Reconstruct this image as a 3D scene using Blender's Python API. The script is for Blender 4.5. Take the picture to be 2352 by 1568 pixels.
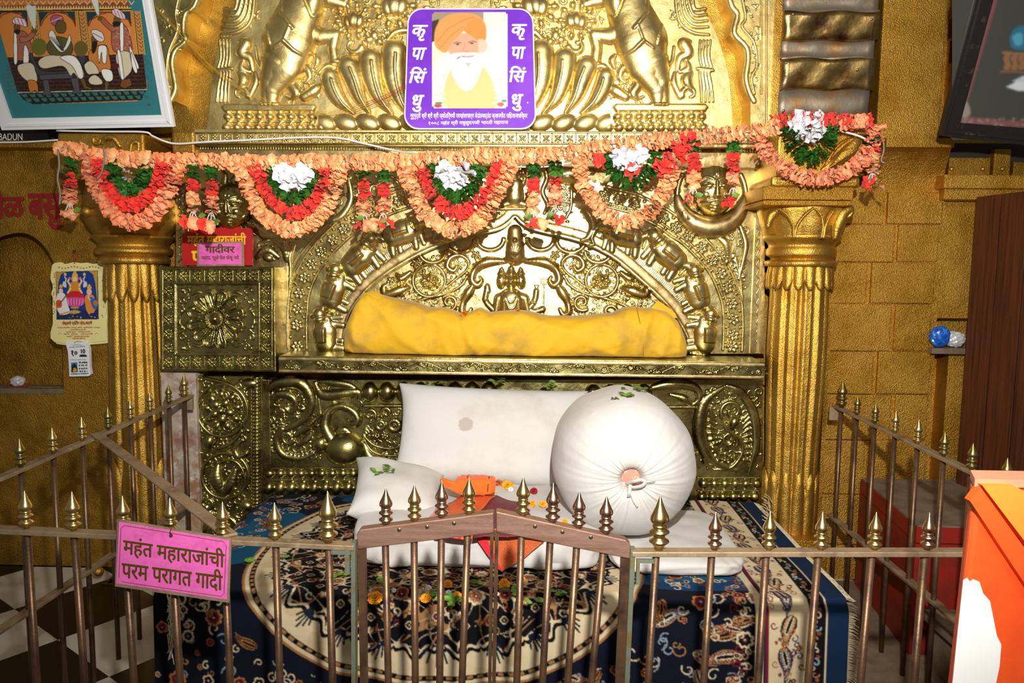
import bpy, bmesh, math, random
import numpy as np
from mathutils import Vector, Matrix

for o in list(bpy.data.objects):
    bpy.data.objects.remove(o)
SC = bpy.context.scene
COL = SC.collection
PI = math.pi
rnd = random.Random(7)
RS = np.random.RandomState(7)

# ---------------------------------------------------------------- camera
F = 1700.0                      # focal length in pixels of the 2352 x 1568 frame
CX, CY = 1176.0, 784.0
CAM = np.array([0.0, 0.0, 1.5])
ROLL = 0.010
_ox, _oy = 44 * math.cos(ROLL) - 169 * math.sin(ROLL), 44 * math.sin(ROLL) + 169 * math.cos(ROLL)
_th = math.atan(_oy / F)
_ps = math.atan(_ox / F * math.cos(_th))
_f = np.array([-math.sin(_ps) * math.cos(_th), math.cos(_ps) * math.cos(_th), -math.sin(_th)])
_r0 = np.array([math.cos(_ps), math.sin(_ps), 0.0])
_u0 = np.cross(_r0, _f)
_r = math.cos(ROLL) * _r0 + math.sin(ROLL) * _u0
_u = -math.sin(ROLL) * _r0 + math.cos(ROLL) * _u0
cam_data = bpy.data.cameras.new('camera')
cam_data.sensor_width = 36.0
cam_data.lens = F / 2352.0 * 36.0
cam_data.clip_start = 0.05
cam = bpy.data.objects.new('camera', cam_data)
COL.objects.link(cam)
cam.matrix_world = Matrix(((_r[0], _u[0], -_f[0], CAM[0]), (_r[1], _u[1], -_f[1], CAM[1]), (_r[2], _u[2], -_f[2], CAM[2]), (0, 0, 0, 1)))
SC.camera = cam

# ---------------------------------------------------------------- light
world = bpy.data.worlds.new('hall'); SC.world = world
world.use_nodes = True
world.node_tree.nodes['Background'].inputs[0].default_value = (1.0, 0.93, 0.82, 1)
world.node_tree.nodes['Background'].inputs[1].default_value = 0.15
def lamp(name, kind, loc, aim, energy, color=(1, 1, 1), **kw):
    d = bpy.data.lights.new(name, kind); d.energy = energy; d.color = color
    for k, v in kw.items(): setattr(d, k, v)
    o = bpy.data.objects.new(name, d); COL.objects.link(o); o.location = loc
    o.rotation_euler = (Vector(aim) - Vector(loc)).to_track_quat('-Z', 'Y').to_euler()
    return o
# the photographer's flash, held a little above the camera
lamp('camera_flash', 'SPOT', (0.10, 0.05, 2.0), (0.18, 3.5, 1.58), 540, (1.0, 0.97, 0.92), spot_size=math.radians(104), spot_blend=1.0, shadow_soft_size=0.03)
# added fill light above and behind the camera, stands for no known lamp
lamp('added_fill_lamp', 'AREA', (0.9, -0.6, 3.2), (0.3, 3.5, 1.5), 34, (1.0, 0.95, 0.86), shape='RECTANGLE', size=1.3, size_y=0.12)

SC.view_settings.view_transform = 'Standard'
SC.view_settings.look = 'None'
SC.view_settings.exposure = 0.0
SC.view_settings.gamma = 1.0
SC.view_settings.use_curve_mapping = False

# ---------------------------------------------------------------- pixel rays
def ray(px, py):
    px = np.asarray(px, float); py = np.asarray(py, float)
    return _f + ((px - CX) / F)[..., None] * _r + ((CY - py) / F)[..., None] * _u
def WP(px, py, org, nrm):
    d = ray(px, py); org = np.asarray(org, float); nrm = np.asarray(nrm, float)
    t = ((org - CAM) @ nrm) / (d @ nrm)
    return CAM + d * t[..., None]
def W(px, py, Y): return WP(px, py, (0, Y, 0), (0, 1, 0))
def WZ(px, py, z): return WP(px, py, (0, 0, z), (0, 0, 1))
def WX(px, py, x): return WP(px, py, (x, 0, 0), (1, 0, 0))
def V(a): return Vector([float(c) for c in a])

# ---------------------------------------------------------------- colours and materials
def lin(h):
    if isinstance(h, str):
        h = [int(h[i:i + 2], 16) / 255 for i in (0, 2, 4)]
        return tuple(c / 12.92 if c <= 0.04045 else ((c + 0.055) / 1.055) ** 2.4 for c in h)
    return tuple(h)
MATS = {}
def mat(name, color, rough=0.6, metal=0.0, bump=None, var=None, attr=False, spec=0.5, coat=0.0, sheen=0.0, trans=0.0, bump2=None, rvar=None, wave=None, sub=0.0):
    m = bpy.data.materials.new(name); m.use_nodes = True; MATS[name] = m
    nt = m.node_tree; N = nt.nodes; L = nt.links
    b = N['Principled BSDF']
    c = lin(color)
    b.inputs['Base Color'].default_value = (*c, 1)
    b.inputs['Roughness'].default_value = rough
    b.inputs['Metallic'].default_value = metal
    b.inputs['Specular IOR Level'].default_value = spec
    if coat: b.inputs['Coat Weight'].default_value = coat; b.inputs['Coat Roughness'].default_value = 0.08
    if sheen: b.inputs['Sheen Weight'].default_value = sheen
    if trans: b.inputs['Transmission Weight'].default_value = trans
    if sub:
        b.inputs['Subsurface Weight'].default_value = sub; b.inputs['Subsurface Radius'].default_value = (0.01, 0.008, 0.006)
    tc = N.new('ShaderNodeTexCoord').outputs['Object']
    base = None
    if attr:
        a = N.new('ShaderNodeAttribute'); a.attribute_name = 'col'; base = a.outputs['Color']
        L.new(base, b.inputs['Base Color'])
    for k, vv in enumerate([var] if var and not isinstance(var, list) else (var or [])):
        c2, scale, lo, hi = vv[:4]
        n = N.new('ShaderNodeTexNoise'); n.inputs['Scale'].default_value = scale; n.inputs['Detail'].default_value = 6; n.inputs['Roughness'].default_value = 0.65
        if len(vv) > 4:
            mp = N.new('ShaderNodeMapping'); mp.inputs['Scale'].default_value = vv[4]; L.new(tc, mp.inputs[0]); L.new(mp.outputs[0], n.inputs['Vector'])
        else: L.new(tc, n.inputs['Vector'])
        r = N.new('ShaderNodeMapRange'); r.inputs[1].default_value = lo; r.inputs[2].default_value = hi
        L.new(n.outputs[0], r.inputs[0])
        x = N.new('ShaderNodeMix'); x.data_type = 'RGBA'
        L.new(r.outputs[0], x.inputs[0])
        if base is not None: L.new(base, x.inputs[6])
        else: x.inputs[6].default_value = (*c, 1)
        x.inputs[7].default_value = (*lin(c2), 1)
        base = x.outputs[2]
        L.new(base, b.inputs['Base Color'])
    if rvar:
        lo, hi, scale = rvar
        n = N.new('ShaderNodeTexNoise'); n.inputs['Scale'].default_value = scale; n.inputs['Detail'].default_value = 5
        L.new(tc, n.inputs['Vector'])
        r = N.new('ShaderNodeMapRange'); r.inputs[1].default_value = 0.3; r.inputs[2].default_value = 0.7; r.inputs[3].default_value = lo; r.inputs[4].default_value = hi
        L.new(n.outputs[0], r.inputs[0]); L.new(r.outputs[0], b.inputs['Roughness'])
    prev = None
    for bp in (bump, bump2):
        if not bp: continue
        scale, strength, dist = bp[:3]
        n = N.new('ShaderNodeTexNoise'); n.inputs['Scale'].default_value = scale; n.inputs['Detail'].default_value = bp[3] if len(bp) > 3 else 3
        if len(bp) > 4:
            mp = N.new('ShaderNodeMapping'); mp.inputs['Scale'].default_value = bp[4]; L.new(tc, mp.inputs[0]); L.new(mp.outputs[0], n.inputs['Vector'])
        else: L.new(tc, n.inputs['Vector'])
        u = N.new('ShaderNodeBump'); u.inputs['Strength'].default_value = strength; u.inputs['Distance'].default_value = dist
        L.new(n.outputs[0], u.inputs['Height'])
        if prev: L.new(prev, u.inputs['Normal'])
        prev = u.outputs[0]
    if prev: L.new(prev, b.inputs['Normal'])
    return m

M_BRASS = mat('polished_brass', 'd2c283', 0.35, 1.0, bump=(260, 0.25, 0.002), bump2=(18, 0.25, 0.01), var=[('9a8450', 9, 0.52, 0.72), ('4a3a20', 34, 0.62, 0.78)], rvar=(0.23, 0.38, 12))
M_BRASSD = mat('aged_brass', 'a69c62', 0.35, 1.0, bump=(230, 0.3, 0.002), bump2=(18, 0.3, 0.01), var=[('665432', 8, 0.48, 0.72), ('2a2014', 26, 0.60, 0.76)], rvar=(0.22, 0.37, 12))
M_BRASSU = mat('golden_brass', 'ead490', 0.42, 1.0, bump=(240, 0.25, 0.002), bump2=(14, 0.3, 0.012), var=[('c6a25c', 7, 0.50, 0.72), ('7a6446', 60, 0.66, 0.78)], rvar=(0.34, 0.5, 10))
M_PLAIN = mat('plain_brass_strip', 'c9b27c', 0.38, 1.0, bump=(40, 0.25, 0.004), var=[('7a5a2a', 14, 0.50, 0.75)], rvar=(0.3, 0.5, 20))
M_GOLD = mat('gold_paint', 'cc9a40', 0.42, 0.9, bump=(210, 0.9, 0.007, 3), bump2=(9, 0.3, 0.03), var=[('a9781c', 5, 0.42, 0.72)])
M_GOLDS = mat('smooth_gold_paint', 'cda248', 0.40, 0.9, bump=(220, 0.5, 0.005, 3), bump2=(10, 0.3, 0.02), var=[('a87722', 6, 0.45, 0.75)])
M_GOLDD = mat('dull_gold_paint', 'b4862e', 0.46, 0.85, bump=(190, 0.85, 0.007, 3), bump2=(8, 0.35, 0.03), var=[('7c5a18', 5, 0.40, 0.70)])
M_DUST = mat('dusty_metal', '8f7f68', 0.6, 0.5, bump=(60, 0.3, 0.004), var=[('6a5a44', 9, 0.4, 0.7)])
M_BRONZE = mat('brown_bronze_bar', '70543c', 0.40, 0.65, bump=(120, 0.2, 0.002), var=[('47342c', 14, 0.45, 0.7), ('83653a', 8, 0.55, 0.75)])
M_RAIL = mat('worn_bronze_rail', 'a58e70', 0.5, 0.45, bump=(90, 0.3, 0.003), var=[('75604c', 10, 0.45, 0.7), ('b8aa8c', 22, 0.58, 0.75)])
M_FIN = mat('brass_finial', 'd2b878', 0.27, 1.0, bump=(80, 0.15, 0.002), var=[('8f6e36', 20, 0.55, 0.75)])
M_FINP = mat('coppery_finial', 'b8967c', 0.27, 1.0, bump=(80, 0.15, 0.002), var=[('80583c', 20, 0.52, 0.75)])
M_FING = mat('green_tarnished_finial', '8f8450', 0.34, 0.95, bump=(80, 0.2, 0.002), var=[('5f6a55', 16, 0.48, 0.7)])
M_GATE = mat('brown_gate_rail', '88695a', 0.45, 0.4, bump=(60, 0.25, 0.003, 4, (1, 30, 30)), var=[('6e4e3c', 6, 0.4, 0.7, (1, 14, 14)), ('9a7c62', 40, 0.6, 0.76, (1, 8, 8))])
M_VERD = mat('verdigris_bracket', '7d8a78', 0.5, 0.6, var=[('8a7448', 25, 0.45, 0.62)])
M_WHITE = mat('white_cotton', 'cfccc7', 0.9, 0.0, bump=(900, 0.12, 0.001), bump2=(14, 0.25, 0.012, 5), sheen=0.1, var=[('b9b1a6', 4, 0.5, 0.8)])
M_YEL = mat('yellow_cloth', 'e0ae14', 0.75, 0.0, bump=(700, 0.1, 0.001), bump2=(20, 0.35, 0.014, 5), sheen=0.15, var=[('a8843a', 4.5, 0.48, 0.74), ('6b5320', 70, 0.72, 0.80)])
M_ORANGE = mat('orange_cloth', 'f26a12', 0.8, 0.0, bump=(500, 0.15, 0.001), sheen=0.2)
M_RED = mat('red_border_cloth', 'd8202c', 0.6, 0.0, bump=(500, 0.15, 0.001), sheen=0.2)
M_BROC = mat('orange_brocade', 'd9502c', 0.5, 0.25, bump=(420, 0.5, 0.002), var=[('e08a48', 330, 0.48, 0.56)])
M_MAROON = mat('maroon_brocade', '6d1f33', 0.55, 0.15, bump=(420, 0.5, 0.002), var=[('8c4a48', 330, 0.52, 0.6)])
M_WOOD = mat('dark_red_wood', '5a2c16', 0.5, 0.0, bump=(30, 0.25, 0.004, 5, (8, 8, 0.5)), var=[('2e150a', 5, 0.40, 0.68, (14, 14, 0.5)), ('7e4626', 30, 0.62, 0.8, (10, 10, 0.6))])
M_REDP = mat('red_painted_wood', '8e1d10', 0.5, 0.0, bump=(40, 0.25, 0.003), var=[('5c2413', 9, 0.42, 0.7)])
M_GREYW = mat('dusty_grey_wood', '7d6b55', 0.8, 0.0, bump=(40, 0.25, 0.003), var=[('5f4c3a', 10, 0.4, 0.7)])
M_BLACK = mat('black_paint', '0c0b0a', 0.5)
M_BLACKF = mat('black_moulded_wood', '1d1a17', 0.35, 0.0, bump=(50, 0.2, 0.003), var=[('4a443b', 30, 0.6, 0.78)])
M_WHITEP = mat('white_paint', 'eef0f3', 0.45, 0.0, bump=(60, 0.15, 0.002), var=[('b9b2a4', 30, 0.68, 0.8)])
M_PINK = mat('pink_plate', 'f06cc0', 0.45, 0.1, var=[('b0488c', 14, 0.68, 0.76), ('d85aa8', 40, 0.5, 0.7)], coat=0.1)
M_GOLDLET = mat('brown_gold_lettering', '6e5418', 0.45, 0.5)
M_SIGNRED = mat('red_sign_board', 'b80d14', 0.5, 0.0, coat=0.1)
M_YLET = mat('yellow_lettering', 'f2c414', 0.55)
M_WHITEL = mat('white_lettering', 'ffffff', 0.6)
M_REDL = mat('red_lettering', 'b01818', 0.6)
M_BLACKL = mat('black_lettering', '151515', 0.6)
M_WALLRED = mat('maroon_wall_lettering', '8c1410', 0.6)
M_PURPLE = mat('purple_laminate', '7a2fd0', 0.4, 0.0, coat=0.12, var=[('9a4ae0', 3, 0.4, 0.7)])
M_WIRE = mat('white_cable', 'f3f1f2', 0.4)
M_THREAD = mat('yellow_thread', 'c9a12a', 0.7)
M_THREADR = mat('red_thread', '9c2f22', 0.7)
M_STRING = mat('grey_string', '8e867a', 0.9)
M_WHTH = mat('white_thread', 'dcdad6', 0.9)
M_PETAL = mat('fabric_petals', 'ff8040', 0.85, attr=True, sheen=0.1, sub=0.0)
M_LEAF = mat('fabric_leaves', '1d4a1a', 0.5, attr=True, spec=0.4)
M_PRINT = mat('printed_picture', 'ffffff', 0.35, attr=True, coat=0.25)
M_RUG = mat('woven_rug', '102040', 0.95, attr=True, bump=(600, 0.3, 0.002), bump2=(9, 0.3, 0.03), sheen=0.0, spec=0.2)
M_FRINGE = mat('rug_fringe', 'c9b898', 0.9)
M_PLASTER = mat('peeling_marble', 'b4a494', 0.7, 0.0, bump=(30, 0.35, 0.006), var=[('8a6250', 8, 0.45, 0.62), ('a47a2a', 4, 0.56, 0.72), ('d2ccc4', 15, 0.55, 0.7)])
M_SAFF = mat('saffron_painted_wood', 'f0551a', 0.55, 0.0, bump=(25, 0.2, 0.004), var=[('d8401a', 5, 0.45, 0.7)])
M_SAFFL = mat('light_saffron_wood', 'fb8a30', 0.55, 0.0, bump=(25, 0.2, 0.004))
M_LIME = mat('whitewash', 'f6f6f4', 0.7)
M_SCREW = mat('steel_screw', 'b8a888', 0.3, 1.0)
M_BLUEP = mat('blue_plastic', '1450b8', 0.25, 0.0, var=[('2a86d8', 40, 0.5, 0.62), ('0c2a6a', 25, 0.55, 0.7)], coat=0.3)
M_FOIL = mat('white_foil', 'd8d8dc', 0.3, 0.3)
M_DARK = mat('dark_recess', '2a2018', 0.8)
M_BEIGE = mat('cream_card', 'efe49a', 0.5)
M_PAPER = mat('white_paper', 'eceef2', 0.6)
M_PAPERD = mat('old_paper', '8a7a60', 0.8)
M_COPPER = mat('copper_cladding', 'b89a5c', 0.30, 1.0, bump=(35, 0.3, 0.006), var=[('6a4420', 7, 0.46, 0.66), ('8f8474', 5, 0.52, 0.7)], rvar=(0.22, 0.5, 8))
M_COPPERG = mat('dull_cladding', '9b8e7e', 0.55, 0.8, bump=(35, 0.3, 0.006), var=[('a8814e', 7, 0.5, 0.68)])
M_MARI = mat('marigold_petals', 'f5a60a', 0.8, attr=True)
M_TEAL = mat('teal_mount', '2f7a82', 0.5)
M_GLASS = mat('dusty_picture_glass', '3a3a36', 0.25, 0.0, coat=0.6, var=[('55534a', 3, 0.4, 0.7)])

# ---------------------------------------------------------------- mesh helpers
def tag(o, label=None, cat=None, group=None, kind=None):
    if label: o['label'] = label
    if cat: o['category'] = cat
    if group: o['group'] = group
    if kind: o['kind'] = kind
    return o
def thing(name, label, cat, loc=(0, 0, 0), group=None):
    o = bpy.data.objects.new(name, None); COL.objects.link(o); o.location = V(loc); o.empty_display_size = 0.05
    return tag(o, label, cat, group)
def link(name, me, parent=None):
    o = bpy.data.objects.new(name, me); COL.objects.link(o)
    if parent is not None:
        o.parent = parent
        root = parent; off = Vector((0, 0, 0))
        while root is not None:
            off += root.location; root = root.parent
        o.location = -off
    return o
def npmesh(name, verts, faces, m, parent=None, cols=None, smooth=True, thing_tag=None):
    verts = np.asarray(verts, np.float32).reshape(-1, 3)
    me = bpy.data.meshes.new(name)
    if isinstance(faces, np.ndarray):
        k = faces.shape[1]; n = len(faces)
        me.vertices.add(len(verts)); me.vertices.foreach_set('co', verts.ravel())
        me.loops.add(n * k); me.loops.foreach_set('vertex_index', faces.astype(np.int32).ravel())
        me.polygons.add(n); me.polygons.foreach_set('loop_start', np.arange(0, n * k, k, dtype=np.int32))
        me.update(calc_edges=True)
    else:
        me.from_pydata([tuple(map(float, v)) for v in verts], [], faces)
    me.validate()
    me.polygons.foreach_set('use_smooth', np.full(len(me.polygons), bool(smooth)))
    if cols is not None:
        a = me.attributes.new('col', 'FLOAT_COLOR', 'POINT')
        c = np.ones((len(verts), 4), np.float32); c[:, :3] = cols
        a.data.foreach_set('color', c.ravel())
    me.materials.append(m)
    me.update()
    return link(name, me, parent)
def set_pivot(o, loc):
    # a top-level mesh gets its origin at its own place
    loc = V(loc); d = loc - o.location
    for v in o.data.vertices: v.co -= d
    o.location = loc
    return o

class MB:
    """collects boxes, tubes, lathes and prisms of one part"""
    def __init__(s): s.v = []; s.f = []; s.c = []
    def add(s, verts, faces, col=None):
        b = len(s.v); s.v += [tuple(map(float, p)) for p in verts]
        s.f += [tuple(i + b for i in f) for f in faces]
        if col is not None: s.c += [tuple(col)] * len(verts)
        return s
    def box(s, x0, x1, y0, y1, z0, z1, bev=0.0):
        if bev <= 0:
            return s.add([(x0, y0, z0), (x1, y0, z0), (x1, y1, z0), (x0, y1, z0), (x0, y0, z1), (x1, y0, z1), (x1, y1, z1), (x0, y1, z1)],
                         [(0, 3, 2, 1), (4, 5, 6, 7), (0, 1, 5, 4), (1, 2, 6, 5), (2, 3, 7, 6), (3, 0, 4, 7)])
        b = min(bev, abs(x1 - x0) / 2.1, abs(y1 - y0) / 2.1, abs(z1 - z0) / 2.1)
        bm = bmesh.new(); bmesh.ops.create_cube(bm, size=1)
        for v in bm.verts: v.co = Vector(((x0 + x1) / 2 + v.co.x * (x1 - x0), (y0 + y1) / 2 + v.co.y * (y1 - y0), (z0 + z1) / 2 + v.co.z * (z1 - z0)))
        bmesh.ops.bevel(bm, geom=bm.edges[:], offset=b, segments=2, profile=0.6, affect='EDGES')
        bm.verts.index_update()
        s.add([v.co for v in bm.verts], [[v.index for v in f.verts] for f in bm.faces]); bm.free(); return s
    def hexa(s, p):  # eight corners, bottom four then top four
        return s.add(p, [(0, 3, 2, 1), (4, 5, 6, 7), (0, 1, 5, 4), (1, 2, 6, 5), (2, 3, 7, 6), (3, 0, 4, 7)])
    def prism(s, pts3, d):
        n = len(pts3); d = np.asarray(d, float)
        a = [np.asarray(p, float) for p in pts3]; b = [p + d for p in a]
        return s.add(a + b, [tuple(range(n))[::-1], tuple(range(n, 2 * n))] + [(i, (i + 1) % n, n + (i + 1) % n, n + i) for i in range(n)])
    def tube(s, pts, r, n=8, caps=True):
        pts = [np.asarray(p, float) for p in pts]; m = len(pts)
        rr = r if hasattr(r, '__len__') else [r] * m
        vs = []; fs = []
        prevn = None
        for i in range(m):
            t = pts[min(i + 1, m - 1)] - pts[max(i - 1, 0)]; t = t / (np.linalg.norm(t) + 1e-12)
            if prevn is None:
                h = np.array([0, 0, 1.0]) if abs(t[2]) < 0.9 else np.array([0, 1.0, 0])
                nn = np.cross(t, h)
            else: nn = prevn - t * (prevn @ t)
            nn /= np.linalg.norm(nn) + 1e-12; bb = np.cross(t, nn); prevn = nn
            for k in range(n):
                a = 2 * PI * k / n
                vs.append(pts[i] + rr[i] * (math.cos(a) * nn + math.sin(a) * bb))
        for i in range(m - 1):
            for k in range(n):
                fs.append((i * n + k, i * n + (k + 1) % n, (i + 1) * n + (k + 1) % n, (i + 1) * n + k))
        if caps: fs += [tuple(range(n))[::-1], tuple(range((m - 1) * n, m * n))]
        return s.add(vs, fs)
    def lathe(s, prof, cx, cy, n=16, caps=True):
        vs = []; fs = []; m = len(prof)
        for z, r in prof:
            for k in range(n):
                a = 2 * PI * k / n; vs.append((cx + r * math.cos(a), cy + r * math.sin(a), z))
        for i in range(m - 1):
            for k in range(n): fs.append((i * n + k, i * n + (k + 1) % n, (i + 1) * n + (k + 1) % n, (i + 1) * n + k))
        if caps: fs += [tuple(range(n))[::-1], tuple(range((m - 1) * n, m * n))]
        return s.add(vs, fs)
    def build(s, name, m, parent=None, smooth=False, angle=None):
        o = npmesh(name, s.v, s.f, m, parent, cols=(np.array(s.c) if s.c and len(s.c) == len(s.v) else None), smooth=smooth)
        return o
def fix_normals(o):
    bm = bmesh.new(); bm.from_mesh(o.data); bmesh.ops.recalc_face_normals(bm, faces=bm.faces); bm.to_mesh(o.data); bm.free()
    return o
def spline(pts, n, closed=False):
    P = np.array(pts, float); m = len(P)
    out = []
    segs = m if closed else m - 1
    for i in range(segs):
        if closed: p0, p1, p2, p3 = P[(i - 1) % m], P[i], P[(i + 1) % m], P[(i + 2) % m]
        else: p0, p1, p2, p3 = P[max(i - 1, 0)], P[i], P[i + 1], P[min(i + 2, m - 1)]
        for k in range(n):
            t = k / n
            out.append(0.5 * ((2 * p1) + (-p0 + p2) * t + (2 * p0 - 5 * p1 + 4 * p2 - p3) * t * t + (-p0 + 3 * p1 - 3 * p2 + p3) * t ** 3))
    if not closed: out.append(P[-1])
    return np.array(out)
def resample(pts, step):
    P = np.asarray(pts, float); d = np.r_[0, np.cumsum(np.linalg.norm(np.diff(P[:, :2], axis=0), axis=1))]
    n = max(2, int(d[-1] / step) + 1); t = np.linspace(0, d[-1], n)
    return np.stack([np.interp(t, d, P[:, k]) for k in range(P.shape[1])], 1)
def prism_px(poly, Y0, Y1, name, m, parent=None):
    """outline seen at (px, py), standing at depth Y0 and going straight back to Y1"""
    P = W([p[0] for p in poly], [p[1] for p in poly], Y0)
    o = MB().prism(P, (0, Y1 - Y0, 0)).build(name, m, parent)
    return fix_normals(o)

# ---------------------------------------------------------------- hammered relief
def h_capsule(gx, gy, pts, hs):
    out = np.full(gx.shape, -9.0)
    P = [tuple(p) for p in pts]
    if len(P) == 1: P = P * 2
    for (x0, y0, r0), (x1, y1, r1) in zip(P[:-1], P[1:]):
        dx, dy = x1 - x0, y1 - y0; L2 = dx * dx + dy * dy
        t = np.zeros(gx.shape) if L2 < 1e-9 else np.clip(((gx - x0) * dx + (gy - y0) * dy) / L2, 0, 1)
        d = np.hypot(gx - x0 - t * dx, gy - y0 - t * dy); r = r0 + t * (r1 - r0)
        s = r - d
        h = np.where(s > 0, hs * np.sqrt(np.maximum(s * (2 * r - s), 0)), np.maximum(s * 1.5, -9))
        out = np.maximum(out, h)
    return out
def h_ellipse(gx, gy, cx, cy, rx, ry, ang, hh):
    c, s_ = math.cos(ang), math.sin(ang)
    u = ((gx - cx) * c + (gy - cy) * s_) / rx; v = (-(gx - cx) * s_ + (gy - cy) * c) / ry
    q = np.sqrt(u * u + v * v)
    return np.where(q < 1, hh * np.sqrt(np.maximum(1 - q * q, 0)), np.maximum((1 - q) * min(rx, ry) * 1.5, -9))
def h_ring(gx, gy, cx, cy, rx, ry, r, hs):
    q = np.sqrt(((gx - cx) / rx) ** 2 + ((gy - cy) / ry) ** 2)
    s = r - np.abs(q - 1) * (rx + ry) / 2
    return np.where(s > 0, hs * np.sqrt(np.maximum(s * (2 * r - s), 0)), np.maximum(s * 1.5, -9))
def h_poly(gx, gy, poly, hh, soft):
    n = len(poly); inside = np.zeros(gx.shape, bool); d = np.full(gx.shape, 1e9)
    for i in range(n):
        x0, y0 = poly[i]; x1, y1 = poly[(i + 1) % n]
        if y0 != y1:
            cond = ((y0 > gy) != (y1 > gy)) & (gx < (x1 - x0) * (gy - y0) / (y1 - y0) + x0)
            inside ^= cond
        dx, dy = x1 - x0, y1 - y0; L2 = dx * dx + dy * dy + 1e-9
        t = np.clip(((gx - x0) * dx + (gy - y0) * dy) / L2, 0, 1)
        d = np.minimum(d, np.hypot(gx - x0 - t * dx, gy - y0 - t * dy))
    k = np.clip(d / soft, 0, 1); prof = hh * np.sqrt(1 - (1 - k) ** 2)
    return np.where(inside, prof, np.maximum(-d * 1.5, -9))
def C(pts, hs=0.7): return ('c', pts, hs)
def EL(cx, cy, rx, ry, ang=0.0, h=None): return ('e', cx, cy, rx, ry, ang, h if h is not None else 0.6 * min(rx, ry))
def RG(cx, cy, rx, ry, r, hs=0.8): return ('r', cx, cy, rx, ry, r, hs)
def PG(poly, h, soft=4): return ('p', poly, h, soft)
def CUT(pts, depth=2.0): return ('cut', pts, depth)
def ADD(prim): return ('add', prim)
def bbox(p):
    k = p[0]
    if k in ('c', 'cut'):
        a = np.array(p[1]); return (a[:, 0] - a[:, 2]).min(), (a[:, 1] - a[:, 2]).min(), (a[:, 0] + a[:, 2]).max(), (a[:, 1] + a[:, 2]).max()
    if k == 'e': m = max(p[3], p[4]); return p[1] - m, p[2] - m, p[1] + m, p[2] + m
    if k == 'r': return p[1] - p[3] - p[5], p[2] - p[4] - p[5], p[1] + p[3] + p[5], p[2] + p[4] + p[5]
    if k == 'p': a = np.array(p[1]); return a[:, 0].min(), a[:, 1].min(), a[:, 0].max(), a[:, 1].max()
    if k == 'add': return bbox(p[1])
def h_of(p, gx, gy):
    k = p[0]
    if k == 'c': return h_capsule(gx, gy, p[1], p[2])
    if k == 'e': return h_ellipse(gx, gy, *p[1:])
    if k == 'r': return h_ring(gx, gy, *p[1:])
    if k == 'p': return h_poly(gx, gy, *p[1:])
def relief(name, prims, Y, m, parent=None, res=2.0, hs=1.0, lift=0.0, clip=None, plane=None):
    hs = hs * 1.22
    bs = np.array([bbox(p) for p in prims if p[0] not in ('cut', 'add')])
    x0, y0 = bs[:, 0].min() - 3, bs[:, 1].min() - 3; x1, y1 = bs[:, 2].max() + 3, bs[:, 3].max() + 3
    if clip: x0, y0, x1, y1 = max(x0, clip[0]), max(y0, clip[1]), min(x1, clip[2]), min(y1, clip[3])
    xs = np.arange(x0, x1 + res, res); ys = np.arange(y0, y1 + res, res)
    gx, gy = np.meshgrid(xs, ys); H = np.full(gx.shape, -9.0)
    for p in prims:
        b = bbox(p)
        i0, i1 = max(0, int((b[0] - 8 - x0) / res)), max(0, int((b[2] + 8 - x0) / res) + 2)
        j0, j1 = max(0, int((b[1] - 8 - y0) / res)), max(0, int((b[3] + 8 - y0) / res) + 2)
        sl = (slice(j0, j1), slice(i0, i1)); sx, sy = gx[sl], gy[sl]
        if sx.size == 0: continue
        if p[0] == 'cut': H[sl] -= np.maximum(h_capsule(sx, sy, p[1], p[2]), 0) * (H[sl] > 0)
        elif p[0] == 'add': H[sl] += np.maximum(h_of(p[1], sx, sy), 0) * (H[sl] > 0)
        else: H[sl] = np.maximum(H[sl], h_of(p, sx, sy))
    ny, nx = H.shape
    ok = (np.maximum.reduce([H[:-1, :-1], H[1:, :-1], H[:-1, 1:], H[1:, 1:]]) > 0)
    idx = np.arange(ny * nx).reshape(ny, nx)
    q = np.stack([idx[:-1, :-1][ok], idx[1:, :-1][ok], idx[1:, 1:][ok], idx[:-1, 1:][ok]], 1)
    used = np.unique(q); remap = np.zeros(ny * nx, np.int64); remap[used] = np.arange(len(used))
    if plane is None:
        P = W(gx.ravel()[used], gy.ravel()[used], Y); nrm = np.array([0, -1.0, 0]); PX = Y / F
    else:
        P = WP(gx.ravel()[used], gy.ravel()[used], plane[0], plane[1]); nrm = -np.asarray(plane[1], float); nrm /= np.linalg.norm(nrm); PX = abs(plane[0][1]) / F
    P = P + nrm * ((np.maximum(H.ravel()[used], -4) * PX * hs) + lift)[:, None]
    return npmesh(name, P, remap[q], m, parent)
def spiral(cx, cy, r0, r1, turns, a0, w0, w1, n=26, sx=1.0):
    out = []
    for i in range(n + 1):
        t = i / n; a = a0 + turns * 2 * PI * t; r = r0 + (r1 - r0) * t
        out.append((cx + sx * r * math.cos(a), cy + r * math.sin(a), w0 + (w1 - w0) * t))
    return out
def curve3(pts, n=6): return [tuple(p) for p in spline(pts, n)]
def mirror(prims, ax):
    o = []
    for p in prims:
        k = p[0]
        if k in ('c', 'cut'): o.append((k, [(2 * ax - q[0],) + tuple(q[1:]) for q in p[1]], p[2]))
        elif k == 'e': o.append(('e', 2 * ax - p[1], p[2], p[3], p[4], -p[5], p[6]))
        elif k == 'r': o.append(('r', 2 * ax - p[1]) + p[2:])
        elif k == 'p': o.append(('p', [(2 * ax - a, b) for a, b in p[1]], p[2], p[3]))
        elif k == 'add': o.append(('add', mirror([p[1]], ax)[0]))
    return o
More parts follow.
